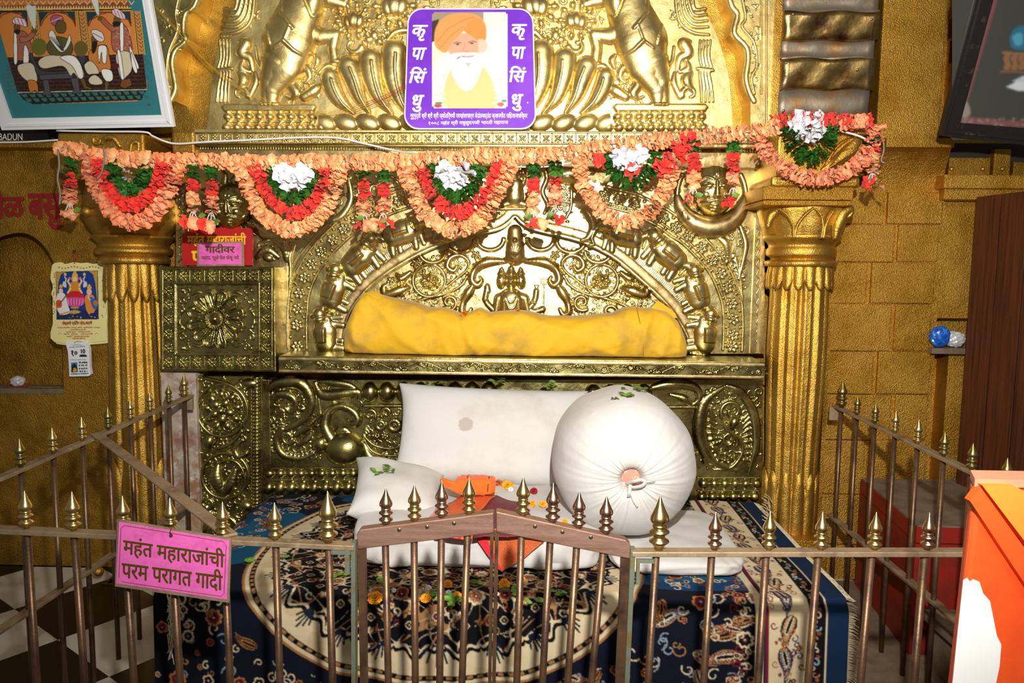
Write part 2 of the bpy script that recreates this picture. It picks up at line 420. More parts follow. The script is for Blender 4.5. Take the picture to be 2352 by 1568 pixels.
def xform(prims, cx, cy, ang, s=1.0, flip=False):
    """local drawing (y up) -> photo pixels (y down), turned by ang"""
    c, sn = math.cos(ang), math.sin(ang)
    def T(x, y):
        if flip: x = -x
        return cx + s * (x * c + y * sn), cy + s * (x * sn - y * c)
    o = []
    for p in prims:
        k = p[0]
        if k in ('c', 'cut'): o.append((k, [T(q[0], q[1]) + (q[2] * s,) for q in p[1]], p[2]))
        elif k == 'e':
            a = p[5] if not flip else -p[5]
            o.append(('e', *T(p[1], p[2]), p[3] * s, p[4] * s, ang - a, p[6] * s))
        elif k == 'r': o.append(('r', *T(p[1], p[2]), p[3] * s, p[4] * s, p[5] * s, p[6]))
        elif k == 'p': o.append(('p', [T(*q) for q in p[1]], p[2] * s, p[3] * s))
        elif k == 'add': o.append(('add', xform([p[1]], cx, cy, ang, s, flip)[0]))
    return o
def in_poly(x, y, poly):
    c = False; n = len(poly)
    for i in range(n):
        (x0, y0), (x1, y1) = poly[i], poly[(i + 1) % n]
        if (y0 > y) != (y1 > y) and x < (x1 - x0) * (y - y0) / (y1 - y0) + x0: c = not c
    return c
def fill(poly, step, seed, amp=1.0):
    """small leaves, curls and buds spread evenly over an area"""
    r = random.Random(seed); xs = [p[0] for p in poly]; ys = [p[1] for p in poly]; out = []
    y = min(ys); j = 0
    while y < max(ys):
        x = min(xs) + (step / 2 if j % 2 else 0)
        while x < max(xs):
            px, py = x + r.uniform(-.25, .25) * step, y + r.uniform(-.25, .25) * step
            if in_poly(px, py, poly):
                s = step * r.uniform(0.42, 0.6); a = r.uniform(0, 2 * PI); k = r.random()
                if k < 0.42: out.append(C(spiral(px, py, s, s * 0.25, r.choice((-1.0, 1.0)), a, s * 0.22, s * 0.30, 10), 0.9 * amp))
                elif k < 0.75:
                    for q in (0, 0.9, -0.9): out.append(C([(px, py, s * 0.16), (px + s * .55 * math.cos(a + q), py + s * .55 * math.sin(a + q), s * 0.27), (px + s * math.cos(a + q * 1.2), py + s * math.sin(a + q * 1.2), s * 0.07)], 0.85 * amp))
                elif k < 0.88: out += [EL(px + s * .5 * math.cos(a + q), py + s * .5 * math.sin(a + q), s * .4, s * .3, a + q, s * .3 * amp) for q in (0, 1.57, 3.14, 4.71)] + [EL(px, py, s * .25, s * .25, 0, s * .4 * amp)]
                else: out.append(EL(px, py, s * 0.6, s * 0.42, a, s * 0.4 * amp))
            x += step
        y += step * 0.86; j += 1
    return out
def rosette(cx, cy, R, n=6, a0=0.3, hc=None):
    p = [EL(cx + R * 0.58 * math.cos(a0 + 2 * PI * k / n), cy + R * 0.58 * math.sin(a0 + 2 * PI * k / n), R * 0.42, R * 0.36, a0 + 2 * PI * k / n, R * 0.34) for k in range(n)]
    return p + [EL(cx, cy, R * 0.3, R * 0.3, 0, R * 0.45)]
def foliage(x0, y0, x1, y1, n, seed, smin=5, smax=12, keep=None):
    r = random.Random(seed); out = []
    for i in range(n):
        x, y = r.uniform(x0, x1), r.uniform(y0, y1); a = r.uniform(0, 2 * PI); s = r.uniform(smin, smax)
        if keep and not keep(x, y): continue
        k = r.random()
        if k < 0.40:
            out.append(C(spiral(x, y, s, s * 0.2, r.choice((-1.1, 1.1)), a, s * 0.26, s * 0.34, 14), 0.9))
        elif k < 0.70:
            out.append(C(curve3([(x - s * math.cos(a), y - s * math.sin(a), s * 0.12), (x, y + s * 0.2, s * 0.42), (x + s * math.cos(a + 0.5), y + s * math.sin(a + 0.5), s * 0.1)], 4), 0.8))
        elif k < 0.85: out += [EL(x + s * .5 * math.cos(a + q), y + s * .5 * math.sin(a + q), s * .45, s * .3, a + q, s * .3) for q in (0, 2.1, 4.2)]
        else: out.append(EL(x, y, s * 0.5, s * 0.42, a, s * 0.4))
    return out

# ---------------------------------------------------------------- printed pictures
class Canvas:
    def __init__(s, x0, y0, x1, y1, step, bg):
        s.xs = np.arange(x0, x1 + step * 0.5, step); s.ys = np.arange(y0, y1 + step * 0.5, step)
        s.gx, s.gy = np.meshgrid(s.xs, s.ys); s.c = np.empty(s.gx.shape + (3,)); s.c[:] = lin(bg)
    def put(s, mask, col, alpha=1.0):
        c = np.array(lin(col)); s.c[mask] = s.c[mask] * (1 - alpha) + c * alpha
    def poly(s, pts, col, alpha=1.0, outline=None, w=0.8):
        n = len(pts); ins = np.zeros(s.gx.shape, bool)
        for i in range(n):
            a, b = pts[i], pts[(i + 1) % n]
            if a[1] != b[1]: ins ^= ((a[1] > s.gy) != (b[1] > s.gy)) & (s.gx < (b[0] - a[0]) * (s.gy - a[1]) / (b[1] - a[1]) + a[0])
        s.put(ins, col, alpha)
        if outline: s.line(list(pts) + [pts[0]], w, outline)
    def ell(s, cx, cy, rx, ry, col, ang=0.0, alpha=1.0):
        c, q = math.cos(ang), math.sin(ang)
        u = ((s.gx - cx) * c + (s.gy - cy) * q) / rx; v = (-(s.gx - cx) * q + (s.gy - cy) * c) / ry
        s.put(u * u + v * v < 1, col, alpha)
    def line(s, pts, w, col, alpha=1.0):
        for a, b in zip(pts[:-1], pts[1:]):
            dx, dy = b[0] - a[0], b[1] - a[1]; L2 = dx * dx + dy * dy + 1e-9
            t = np.clip(((s.gx - a[0]) * dx + (s.gy - a[1]) * dy) / L2, 0, 1)
            s.put(np.hypot(s.gx - a[0] - t * dx, s.gy - a[1] - t * dy) < w, col, alpha)
    def blur(s, n=1):
        for _ in range(n):
            c = s.c.copy(); c[1:-1, 1:-1] = 0.3 * s.c[1:-1, 1:-1] + 0.175 * (s.c[:-2, 1:-1] + s.c[2:, 1:-1] + s.c[1:-1, :-2] + s.c[1:-1, 2:]); s.c = c
    def blob(s, pts, col, n=5, alpha=1.0, outline=None, w=0.7): s.poly([tuple(p) for p in spline(pts, n, True)], col, alpha, outline, w)
    def build(s, name, org, nrm, parent=None, lift=0.0, m=None, mask=None):
        P = WP(s.gx.ravel(), s.gy.ravel(), org, nrm); n = np.asarray(nrm, float); n = n / np.linalg.norm(n)
        P = P - n * lift
        ny, nx = s.gx.shape; idx = np.arange(ny * nx).reshape(ny, nx)
        q = np.stack([idx[:-1, :-1].ravel(), idx[1:, :-1].ravel(), idx[1:, 1:].ravel(), idx[:-1, 1:].ravel()], 1)
        if mask is not None:
            mk = mask(s.gx, s.gy); ok = (mk[:-1, :-1] & mk[1:, :-1] & mk[1:, 1:] & mk[:-1, 1:]).ravel(); q = q[ok]
        return npmesh(name, P, q, m or M_PRINT, parent, cols=s.c.reshape(-1, 3))

def text_mesh(s, bold=0.0, shear=0.0, extrude=0.02):
    c = bpy.data.curves.new('lettering', 'FONT'); c.body = s; c.size = 1; c.shear = shear; c.extrude = extrude; c.resolution_u = 3
    o = bpy.data.objects.new('lettering', c); COL.objects.link(o)
    dg = bpy.context.evaluated_depsgraph_get()
    me = bpy.data.meshes.new_from_object(o.evaluated_get(dg))
    bpy.data.objects.remove(o); bpy.data.curves.remove(c)
    if bold > 0:   # thicken the strokes
        bm = bmesh.new(); bm.from_mesh(me); base = bm.faces[:] + bm.edges[:] + bm.verts[:]
        for kk, (dx, dy) in enumerate(((bold, 0), (-bold, 0), (0, bold * .7), (0, -bold * .7), (bold * .7, bold * .5), (-bold * .7, -bold * .5), (bold * .7, -bold * .5), (-bold * .7, bold * .5))):
            r_ = bmesh.ops.duplicate(bm, geom=base)
            for v in r_['geom']:
                if isinstance(v, bmesh.types.BMVert): v.co.x += dx; v.co.y += dy; v.co.z += 0.0006 * (kk + 1)
        bm.to_mesh(me); bm.free()
    n = len(me.vertices); co = np.empty(n * 3); me.vertices.foreach_get('co', co); co = co.reshape(-1, 3)
    return me, co
def text_px(name, s, tl, tr, bl, org, nrm, m, parent, bold=0.0, shear=0.0, lift=0.0015, thick=0.001):
    """lettering that fills the box with photo corners tl, tr, bl on the given plane"""
    me, co = text_mesh(s, bold, shear)
    mn, mx = co.min(0), co.max(0)
    u = (co[:, 0] - mn[0]) / (mx[0] - mn[0]); v = (mx[1] - co[:, 1]) / (mx[1] - mn[1])
    px = tl[0] + u * (tr[0] - tl[0]) + v * (bl[0] - tl[0]); py = tl[1] + u * (tr[1] - tl[1]) + v * (bl[1] - tl[1])
    n = np.asarray(nrm, float); n = n / np.linalg.norm(n)
    P = WP(px, py, org, nrm) - n * (lift + (co[:, 2] > 0)[:, None] * thick + ((co[:, 2] - np.where(co[:, 2] > 0, 0.02, -0.02)) * 0.06)[:, None])
    me.vertices.foreach_set('co', P.astype(np.float32).ravel())
    me.name = name; me.materials.clear(); me.materials.append(m)
    for p in me.polygons: p.material_index = 0
    me.update()
    return link(name, me, parent)
# ================================================================ the setting
YB = 3.66
PX1_ = 1.055
def wallbox(name, x0, y0, x1, y1, Ya, Yb, m, bev=0.0):
    a = W(x0, y1, Ya); b = W(x1, y0, Ya)
    o = MB().box(a[0], b[0], Ya, Yb, a[2], b[2], bev).build(name, m)
    return o
fl = MB().box(-4.5, 4.5, -1.5, 4.2, -0.1, 0.0).build('floor', None or M_DARK); tag(fl, kind='structure')
def floor_material():
    m = bpy.data.materials.new('marble_floor'); m.use_nodes = True; nt = m.node_tree; N = nt.nodes; L = nt.links; b = N['Principled BSDF']
    tc = N.new('ShaderNodeTexCoord'); mp = N.new('ShaderNodeMapping'); mp.inputs['Rotation'].default_value = (0, 0, 0.62); mp.inputs['Scale'].default_value = (1, 1, 1); mp.inputs['Location'].default_value = (0.1, 0.13, 0)
    L.new(tc.outputs['Object'], mp.inputs[0])
    ck = N.new('ShaderNodeTexChecker'); ck.inputs['Scale'].default_value = 2.3; ck.inputs['Color1'].default_value = (*lin('0a0a0c'), 1); ck.inputs['Color2'].default_value = (*lin('cfc8b8'), 1)
    L.new(mp.outputs[0], ck.inputs[0])
    n = N.new('ShaderNodeTexNoise'); n.inputs['Scale'].default_value = 5; n.inputs['Detail'].default_value = 8; L.new(tc.outputs['Object'], n.inputs[0])
    r = N.new('ShaderNodeMapRange'); r.inputs[1].default_value = 0.5; r.inputs[2].default_value = 0.72; L.new(n.outputs[0], r.inputs[0])
    mu = N.new('ShaderNodeMath'); mu.operation = 'MULTIPLY'; mu.inputs[1].default_value = 0.6; L.new(r.outputs[0], mu.inputs[0])
    x = N.new('ShaderNodeMix'); x.data_type = 'RGBA'; x.blend_type = 'MULTIPLY'; L.new(mu.outputs[0], x.inputs[0]); L.new(ck.outputs[0], x.inputs[6]); x.inputs[7].default_value = (*lin('94806a'), 1)
    L.new(x.outputs[2], b.inputs['Base Color']); b.inputs['Roughness'].default_value = 0.35
    return m
fl.data.materials.clear(); fl.data.materials.append(floor_material())
sl_ = MB().box(PX1_ + 0.03, 3.3, 1.2, 3.5, 0.0, 0.006).build('floor_slab', M_GREYW); tag(sl_, kind='structure')
wb = MB().box(-3.2, 3.4, YB, YB + 0.2, 0, 3.4).build('wall_back', M_GOLD); tag(wb, kind='structure')

# ---- left wall with its arched niche
def left_wall():
    YL = 3.50
    x0, x1 = -120, 262
    arch = [tuple(p) for p in spline([(-60, 892), (-60, 640), (-20, 560), (30, 536), (70, 540), (105, 570), (130, 620), (140, 670), (143, 760), (146, 892)], 6)]
    o = MB(); N = len(arch)
    outer = [(x0, 1345), (x0, 330), (x1, 330), (x1, 1345)]
    bm = bmesh.new()
    def loop(pts, Y): return [bm.verts.new(V(W(p[0], p[1], Y))) for p in pts]
    lo = loop(outer, YL); li = loop(arch, YL); lb = loop(arch, YL + 0.14)
    for l in (lo, li):
        for i in range(len(l)): bm.edges.new((l[i], l[(i + 1) % len(l)]))
    bmesh.ops.triangle_fill(bm, edges=bm.edges[:], use_beauty=True)
    for i in range(N): bm.faces.new((li[i], li[(i + 1) % N], lb[(i + 1) % N], lb[i]))
    bm.faces.new(lb)
    ob = loop(outer, YB)
    for i in range(4): bm.faces.new((lo[i], lo[(i + 1) % 4], ob[(i + 1) % 4], ob[i]))
    bmesh.ops.recalc_face_normals(bm, faces=bm.faces)
    me = bpy.data.meshes.new('wall_left'); bm.to_mesh(me); bm.free(); me.materials.append(M_GOLDD)
    return tag(link('wall_left', me), kind='structure')
WL = left_wall()
# niche sill (dusty)
sl = W(-60, 892, 3.5); sr = W(147, 892, 3.5)
sill = MB().box(sl[0], sr[0], 3.495, 3.63, sl[2] - 0.02, sl[2] + 0.003).build('trim_1', M_DUST); tag(sill, kind='structure')
bs = W(-120, 1345, 3.49); be = W(240, 1318, 3.49)
tag(MB().box(bs[0], be[0], 3.485, 3.5, 0, be[2]).build('baseboard_left', M_BLACK), kind='structure')
# lip beam over the left wall
tag(wallbox('trim_2', -120, 322, 140, 338, 3.40, 3.6, M_GOLDD, 0.006), kind='structure')
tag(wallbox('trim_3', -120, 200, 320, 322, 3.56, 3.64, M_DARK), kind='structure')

# ---- right wall of gilded blocks
def right_wall():
    YR = 3.53; mb = MB()
    g = 1.6
    def blk(x0, y0, x1, y1, d=0.0, bev=0.006):
        a = W(x0 + g, y1 - g, YR); b = W(x1 - g, y0 + g, YR)
        mb.box(a[0], b[0], YR - d, YR + 0.08, a[2], b[2], bev)
    def row(y0, y1, xs, ds=None, ext=2172):
        for k, (xa, xb) in enumerate(zip(xs[:-1], xs[1:])): blk(xa, y0, xb, y1, (ds[k] if ds else 0.0))
    row(440, 515, [1880, 2034, 2168], [0.004, 0.008])
    row(515, 602, [1880, 2058, 2160], [0.006, 0.002])
    row(602, 697, [1880, 1996, 2150], [0.0, 0.006])
    row(697, 806, [1880, 2050, 2143], [0.006, 0.0])
    row(806, 905, [1880, 2010, 2140], [0.002, 0.006])
    row(905, 1010, [1880, 2050, 2135], [0.004, 0.0])
    row(1010, 1135, [1880, 1990, 2130], [0.0, 0.005])
    row(1135, 1250, [1880, 2040, 2130], [0.004, 0.0])
    row(1250, 1375, [1880, 2000, 2130], [0.0, 0.004])
    a = W(1870, 1380, YR); b = W(2175, 430, YR)
    mb.box(a[0], b[0], YR + 0.01, YB, 0, b[2])
    return mb.build('wall_right', M_GOLD)
tag(right_wall(), kind='structure')
def right_pilaster():
    mb = MB()
    a = W(2012, 318, 3.42); b = W(2188, -160, 3.42)
    mb.box(a[0], b[0], 3.42, YB, a[2], b[2], 0.008)
    p0 = W(2088, 300, 3.42); p1 = W(2095, -160, 3.42)
    mb.box(p0[0], p0[0] + 0.006, 3.414, 3.43, p0[2] + 0.5, p1[2])
    c = W(2035, 338, 3.38); d = W(2194, 317, 3.38)
    mb.box(c[0], d[0], 3.38, YB, c[2], d[2], 0.006)
    # concave throat under the lip
    n = 10; ring = []
    for i in range(n + 1):
        t = i / n; y = 338 + t * (442 - 338); Y = 3.40 + 0.13 * math.sin(t * PI / 2) ** 0.8
        xr = 2186 - 20 * math.sin(t * PI / 2)
        l = W(1990, y, Y); r_ = W(xr, y, Y); bk = (r_[0], YB, r_[2]); ring.append((l, r_, bk))
    vs = [p for q in ring for p in q]; fs = []
    for i in range(n): fs += [(3 * i, 3 * i + 1, 3 * i + 4, 3 * i + 3), (3 * i + 1, 3 * i + 2, 3 * i + 5, 3 * i + 4)]
    mb.add(vs, fs)
    return mb.build('pilaster', M_GOLD)
tag(right_pilaster(), kind='structure')
# recess beyond the pilaster: lintels with iron straps
def far_right():
    mb = MB()
    for (x0, y0, x1, y1, Ya) in ((2140, 440, 2420, 730, 3.56), (2140, 812, 2420, 1380, 3.56), (2182, -160, 2420, 330, 3.58)):
        a = W(x0, y1, Ya); b = W(x1, y0, Ya); mb.box(a[0], b[0], Ya, YB, a[2], b[2])
    o = mb.build('wall_side', M_GOLD); tag(o, kind='structure')
    for k, (y0, y1, Ya) in enumerate(((402, 432, 3.45), (430, 458, 3.48))):
        tag(wallbox('trim_%d' % (k + 4), 2168, y0, 2420, y1, Ya, 3.60, M_GOLD, 0.006), kind='structure')
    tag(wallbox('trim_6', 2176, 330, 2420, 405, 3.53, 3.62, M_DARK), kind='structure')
    plates = [(2178, 362, 2277, 404, 3.50), (2281, 342, 2324, 404, 3.49), (2326, 372, 2420, 408, 3.50), (2190, 36, 2230, 82, 3.52), (2192, 86, 2225, 140, 3.53)]
    for k, (x0, y0, x1, y1, Ya) in enumerate(plates):
        p = thing('iron_strap', ['gilded iron strap with two rivets under the black picture frame', 'narrow gilded upright strap beside the riveted strap under the black frame', 'gilded strap with one rivet at the edge above the dark wooden door',
                 'gilded metal plate with a rivet beside the black picture frame', 'small gilded plate below the riveted plate beside the black frame'][k], 'metal strap', W((x0 + x1) / 2, y1, Ya))
        a = W(x0, y1, Ya); b = W(x1, y0, Ya)
        MB().box(a[0], b[0], Ya, Ya + 0.05, a[2], b[2], 0.005).build('plate', M_GOLDD, p)
        for rx in ([x0 + 8, x1 - 20] if k == 0 else [(x0 + x1) / 2]):
            q = W(rx, y1 - 16 if k < 3 else y0 + 20, Ya); mb = MB(); mb.lathe([(0, 0.011), (0.006, 0.008), (0.009, 0.003)], 0, 0, 10)
            mb.v = [(v[0] + q[0], q[1] - v[2], q[2] + v[1]) for v in mb.v]
            mb.build('rivet', M_GOLDS, p, True)
far_right()

# ================================================================ upper lunette panel
AX = 1068
up_edge_l = [(474, 302), (480, 255), (490, 166), (508, 84), (543, 0), (590, -90)]
up_edge_r = [(1560, -90), (1601, 0), (1627, 43), (1647, 84), (1670, 158), (1678, 219), (1684, 302)]
YU = 3.55
tU = thing('elephant_lunette', 'golden embossed lunette with two big elephants flanking lotus petals above the frieze', 'relief panel', W(1080, 302, YU))
prism_px([tuple(p) for p in spline(up_edge_l, 6)] + [tuple(p) for p in spline(up_edge_r, 6)], YU, YU + 0.05, 'sheet', M_BRASSU, tU)
def big_elephant():
    P = [C([(700, -30, 46), (690, 30, 52), (664, 95, 62), (652, 150, 50)], 0.5),
         C([(640, 150, 44), (622, 190, 26), (613, 225, 15), (611, 238, 14)], 0.6),
         C([(655, 165, 38), (628, 205, 24), (624, 236, 15)], 0.62), EL(614, 241, 20, 8, 0, 9), EL(634, 241, 14, 8, 0, 8),
         C([(694, 70, 32), (735, 84, 20), (770, 80, 16)], 0.6), C([(770, 80, 15), (764, 110, 13), (768, 138, 13)], 0.6), EL(772, 142, 18, 8, 0, 8),
         EL(722, 10, 26, 44, 0.25, 24), EL(748, -22, 34, 34, 0, 26), C([(760, 0, 22), (790, 10, 14), (800, -10, 10)], 0.7),
         C([(588, 108, 4), (592, 140, 5), (604, 160, 6), (612, 182, 6), (618, 200, 3)], 1.3)]
    P += [ADD(C([(650, -10, 4), (655, 40, 4), (684, 76, 4)], 0.8)), ADD(C([(612, 45, 4), (630, 110, 3)], 0.8)), ADD(C([(664, 105, 4), (684, 124, 4), (700, 132, 3)], 0.8)),
          ADD(C([(676, 70, 3), (664, 105, 3), (640, 120, 3)], 0.7)), CUT([(700, -10, 2), (724, 46, 2.4), (744, 30, 2)], 2)]
    for k in range(4): P.append(ADD(EL(604 + 9 * k, 242, 4, 5, 0, 3)))
    return P
e1 = relief('elephant_relief', big_elephant(), YU, M_BRASSU, tU, 2.0)
e2 = relief('elephant_relief', mirror(big_elephant(), AX), YU, M_BRASSU, tU, 2.0)
petL = [[(757, 176, 22), (764, 200, 22), (782, 232, 17), (812, 258, 6)], [(800, 152, 25), (812, 182, 24), (824, 220, 17), (848, 258, 6)],
        [(850, 136, 27), (855, 175, 26), (870, 222, 18), (900, 260, 6)], [(905, 120, 30), (905, 175, 28), (918, 225, 18), (938, 260, 7)], [(975, 118, 32), (975, 180, 28), (985, 230, 20), (1000, 262, 8)]]
for side in (0, 1):
    for q in petL:
        pr = [C(curve3(q, 4), 0.62), ADD(C(curve3([(a + 7, b + 8, 2.2) for a, b, r_ in q], 3), 0.9))]
        relief('lotus_petal', mirror(pr, AX + 6) if side else pr, YU, M_BRASSU, tU, 2.0)
basep = []
for k in range(14):
    x = 745 + k * 50
    basep += [EL(x, 282, 30, 20, 0.35 if x < 1070 else -0.35, 11)]
relief('lotus_base', basep, YU, M_BRASSU, tU, 2.0, clip=(735, 258, 1400, 301))
def pedestal():
    P = [PG([(508, 246), (516, 238), (722, 238), (730, 246), (722, 258), (516, 258)], 7, 5)]
    for k in range(9): P.append(EL(525 + k * 24, 269, 12, 10, 0.45, 10))
    P.append(PG([(520, 279), (725, 279), (725, 284), (520, 284)], 4, 2))
    for k in range(10): P.append(EL(522 + k * 24, 293, 12, 10, 0.45, 10))
    return P
for mm in (pedestal(), mirror(pedestal(), AX)): relief('pedestal_relief', mm, YU, M_BRASSU, tU, 2.0, clip=None)
def side_drape():
    P = []
    for k in range(5): P.append(C(curve3([(508 + 2 * k, 76 - 14 * k if k else 80, 4), (548 - 2 * k, 74 - 13 * k, 5), (578 - 8 * k, 44 - 12 * k, 5), (586 - 9 * k, -30, 4)], 5), 0.9))
    for k in range(4): P.append(C(curve3([(504 + 8 * k, 92, 3), (508 + 7 * k, 130, 4), (500 + 8 * k, 160, 3), (508 + 7 * k, 168, 4), (502 + 8 * k, 200, 4), (498 + 9 * k, 234, 3)], 4), 0.9))
    P.append(C([(498, 162, 4), (534, 158, 5)], 0.9))
    P += [C(curve3([(552, 96, 6), (566, 100, 14), (556, 122, 14), (574, 134, 10), (580, 160, 6)], 5), 0.7), C(curve3([(560, 140, 6), (556, 158, 10), (574, 166, 5)], 5), 0.8)]
    P += [C(curve3([(552, 168, 9), (560, 185, 14), (548, 205, 7)], 5), 0.7), C(spiral(552, 216, 18, 7, -0.75, 0.2, 8, 4, 20), 0.8), C(curve3([(586, 168, 5), (588, 190, 8), (574, 222, 8)], 5), 0.7)]
    return P
for mm in (side_drape(), mirror(side_drape(), AX)): relief('drapery_relief', mm, YU, M_BRASSU, tU, 2.0)
def up_foliage():
    P = []
    for (x, y, R) in ((812, 48, 36), (905, 14, 42)):
        P += [EL(x, y, R * 0.45, R * 0.6, 0.2, 14), EL(x - 0.35 * R, y + 4, R * 0.4, R * 0.55, -0.2, 12), EL(x + 0.4 * R, y + 2, R * 0.4, R * 0.55, 0.3, 12)]
        P += [EL(x + R * math.cos(a), y + R * math.sin(a), R * 0.3, R * 0.22, a, 8) for a in np.arange(0, 6.2, 0.62)]
    P += [EL(860, 82, 12, 14, 0, 9), EL(848, 92, 12, 10, 0, 8), EL(872, 96, 10, 10, 0, 8), EL(858, 70, 9, 8, 0, 7)]
    P += [C(spiral(812, 104, 20, 10, 0.6, 0.3, 10, 5, 16), 0.8), C(curve3([(890, 92, 5), (906, 76, 9), (930, 70, 8), (948, 74, 4)], 5), 0.8)]
    P += [C(curve3([(724, 128, 6), (730, 140, 9), (724, 156, 5)], 4), 0.8), C(curve3([(690, 150, 6), (706, 158, 9), (712, 178, 8), (700, 190, 6), (694, 182, 3)], 5), 0.8)]
    P += [C(curve3([(680, 178, 8), (672, 196, 12), (682, 214, 12), (672, 226, 6), (658, 222, 4)], 5), 0.75), C(curve3([(734, 168, 6), (752, 152, 8), (770, 156, 6)], 4), 0.8), C(curve3([(700, 222, 12), (722, 208, 14), (732, 196, 6)], 4), 0.7)]
    P += fill([(745, -60), (770, 70), (800, 120), (900, 100), (1010, 100), (1010, -60)], 26, 63, 0.75) + fill([(690, 150), (722, 140), (740, 165), (735, 235), (660, 236)], 22, 64, 0.7)
    P += foliage(740, 20, 800, 60, 10, 3, 6, 10) + foliage(840, -20, 1000, 100, 22, 5, 7, 12) + foliage(560, -10, 600, 60, 6, 8, 6, 10)
    return P
for mm in (up_foliage(), mirror(up_foliage(), AX)): relief('foliage_relief', mm, YU, M_BRASSU, tU, 1.8)

# scalloped arch borders left and right of the lunette
sc_r = [(1640, -150), (1668, 0), (1686, 33), (1679, 76), (1706, 107), (1711, 138), (1706, 178), (1714, 212), (1724, 232)]
sc_l = [(480, -150), (457, 0), (431, 31), (426, 71), (431, 94), (408, 115), (400, 143), (405, 178), (408, 204), (398, 230)]
def spl_seg(p): return [tuple(q) for q in spline(p, 4)]
tR = thing('arch_border', 'brass scalloped arch border with vine beside the ribbed cladding', 'arch border', W(1750, 300, 3.47))
prism_px(spl_seg(sc_r) + [(1724, 304), (1772, 304), (1790, -150)], 3.47, 3.604, 'sheet', M_BRASSU, tR)
relief('rim', [C([(x + 8, y, 7) for x, y in spl_seg(sc_r)], 0.6)], 3.47, M_BRASSU, tR)
vine = [C(curve3([(1700, -20, 4), (1712, 40, 4), (1704, 62, 4), (1732, 100, 4), (1738, 150, 4), (1726, 180, 4), (1732, 215, 4)], 6), 1.0), C([(1748, -100, 3), (1748, 215, 3)], 0.9), C([(1760, -100, 3), (1760, 300, 3)], 0.9)]
relief('vine_relief', vine + foliage(1712, -10, 1742, 40, 10, 21, 5, 8) + foliage(1722, 60, 1744, 200, 18, 22, 5, 8), 3.47, M_BRASSU, tR)
MB().box(W(1770, 300, 3.45)[0], W(1789, 300, 3.45)[0], 3.45, 3.62, W(1770, 312, 3.45)[2], W(1770, -150, 3.45)[2]).build('edge_strip', M_GOLDS, tR)
tL = thing('arch_border', 'brass scalloped arch border with vine beside the white framed painting', 'arch border', W(390, 232, 3.47))
prism_px(spl_seg(sc_l) + [(330, 230), (330, -150)], 3.47, 3.604, 'sheet', M_BRASSU, tL)
relief('rim', [C([(x - 6, y, 7) for x, y in spl_seg(sc_l)], 0.6)], 3.47, M_BRASSU, tL)
relief('vine_relief', [C(curve3([(420, -40, 4), (404, 30, 4), (408, 70, 4), (388, 120, 4), (384, 170, 4), (392, 220, 4)], 6), 1.0)] + foliage(368, -10, 414, 120, 18, 23, 5, 8) + foliage(360, 120, 396, 225, 12, 24, 5, 8), 3.47, M_BRASSU, tL)
# gilded infill behind the lunette
inf = MB(); a = W(345, 304, 3.605); b = W(1790, -160, 3.605); inf.box(a[0], b[0], 3.605, 3.64, a[2], b[2])
tag(inf.build('wall_infill', M_GOLDS), kind='structure')

# ---------------------------------------------------------------- frieze beam
tF = thing('frieze_beam', 'brass frieze beam of small square flower panels behind the garland', 'frieze', W(1100, 332, 3.40))
a = W(446, 332, 3.40); b = W(1752, 303, 3.40)
MB().box(a[0], b[0], 3.40, 3.63, a[2], b[2], 0.003).build('beam', M_BRASSU, tF)
fp = [PG([(448, 303.5), (1750, 301.5), (1750, 306), (448, 308)], 3, 2), PG([(448, 328), (1750, 327), (1750, 332), (448, 333)], 3, 2)]
for k in range(48):
    x = 452 + k * 27.2
    fp.append(C([(x, 308, 1.8), (x, 328, 1.8)], 1.0)); cx, cy = x + 13.6, 318
    for a_ in (0.78, 2.35, 3.93, 5.5): fp.append(EL(cx + 6 * math.cos(a_), cy + 5.4 * math.sin(a_), 5, 2.6, a_, 3.4))
    fp.append(EL(cx, cy, 2.8, 2.8, 0, 3.6)); fp.append(EL(cx, cy - 7, 2.4, 2, 0, 2)); fp.append(EL(cx, cy + 7, 2.4, 2, 0, 2))
relief('flower_squares', fp, 3.40, M_BRASS, tF, 1.4)
a = W(450, 352, 3.47); b = W(1752, 333, 3.47); MB().box(a[0], b[0], 3.47, 3.6, a[2], b[2]).build('dentil_strip', M_BRASSD, tF)
relief('dentils', [C([(460 + k * 6, 337, 2), (460 + k * 6, 350, 2)], 0.9) for k in range(214)], 3.47, M_BRASSD, tF, 1.5)
a = W(450, 378, 3.44); b = W(1752, 350, 3.44); MB().box(a[0], b[0], 3.44, 3.6, a[2], b[2], 0.004).build('fascia', M_PLAIN, tF)

# ================================================================ arch panel
YA = 3.50
opening = [(788, 812), (790, 775), (800, 728), (822, 690), (862, 648), (930, 602), (1000, 567), (1080, 541), (1140, 528), (1166, 514), (1183, 497), (1200, 514), (1228, 528), (1330, 553), (1404, 588), (1468, 640), (1530, 698), (1564, 746), (1580, 780), (1585, 812)]
op = [tuple(p) for p in spline(opening[:11], 5)] + [tuple(p) for p in spline(opening[10:], 5)][1:]
tA = thing('niche_surround', 'embossed brass arch panel with elephants and flower band around the niche', 'relief panel', W(1187, 812, YA))
prism_px([(404, 379), (404, 812)] + op + [(1756, 812), (1756, 379)], YA, YA + 0.13, 'sheet', M_BRASS, tA)
cen = (1186, 800)
def offs(pts, d):
    P = np.array(pts); T = np.gradient(P, axis=0); T /= np.linalg.norm(T, axis=1)[:, None] + 1e-9
    Nn = np.stack([T[:, 1], -T[:, 0]], 1); return P + Nn * d
rim = offs(op, 14); relief('rim', [C([(x, y, 11) for x, y in rim if y < 811], 0.22)], YA, M_PLAIN, tA, 2.0, clip=(700, 400, 1700, 812))
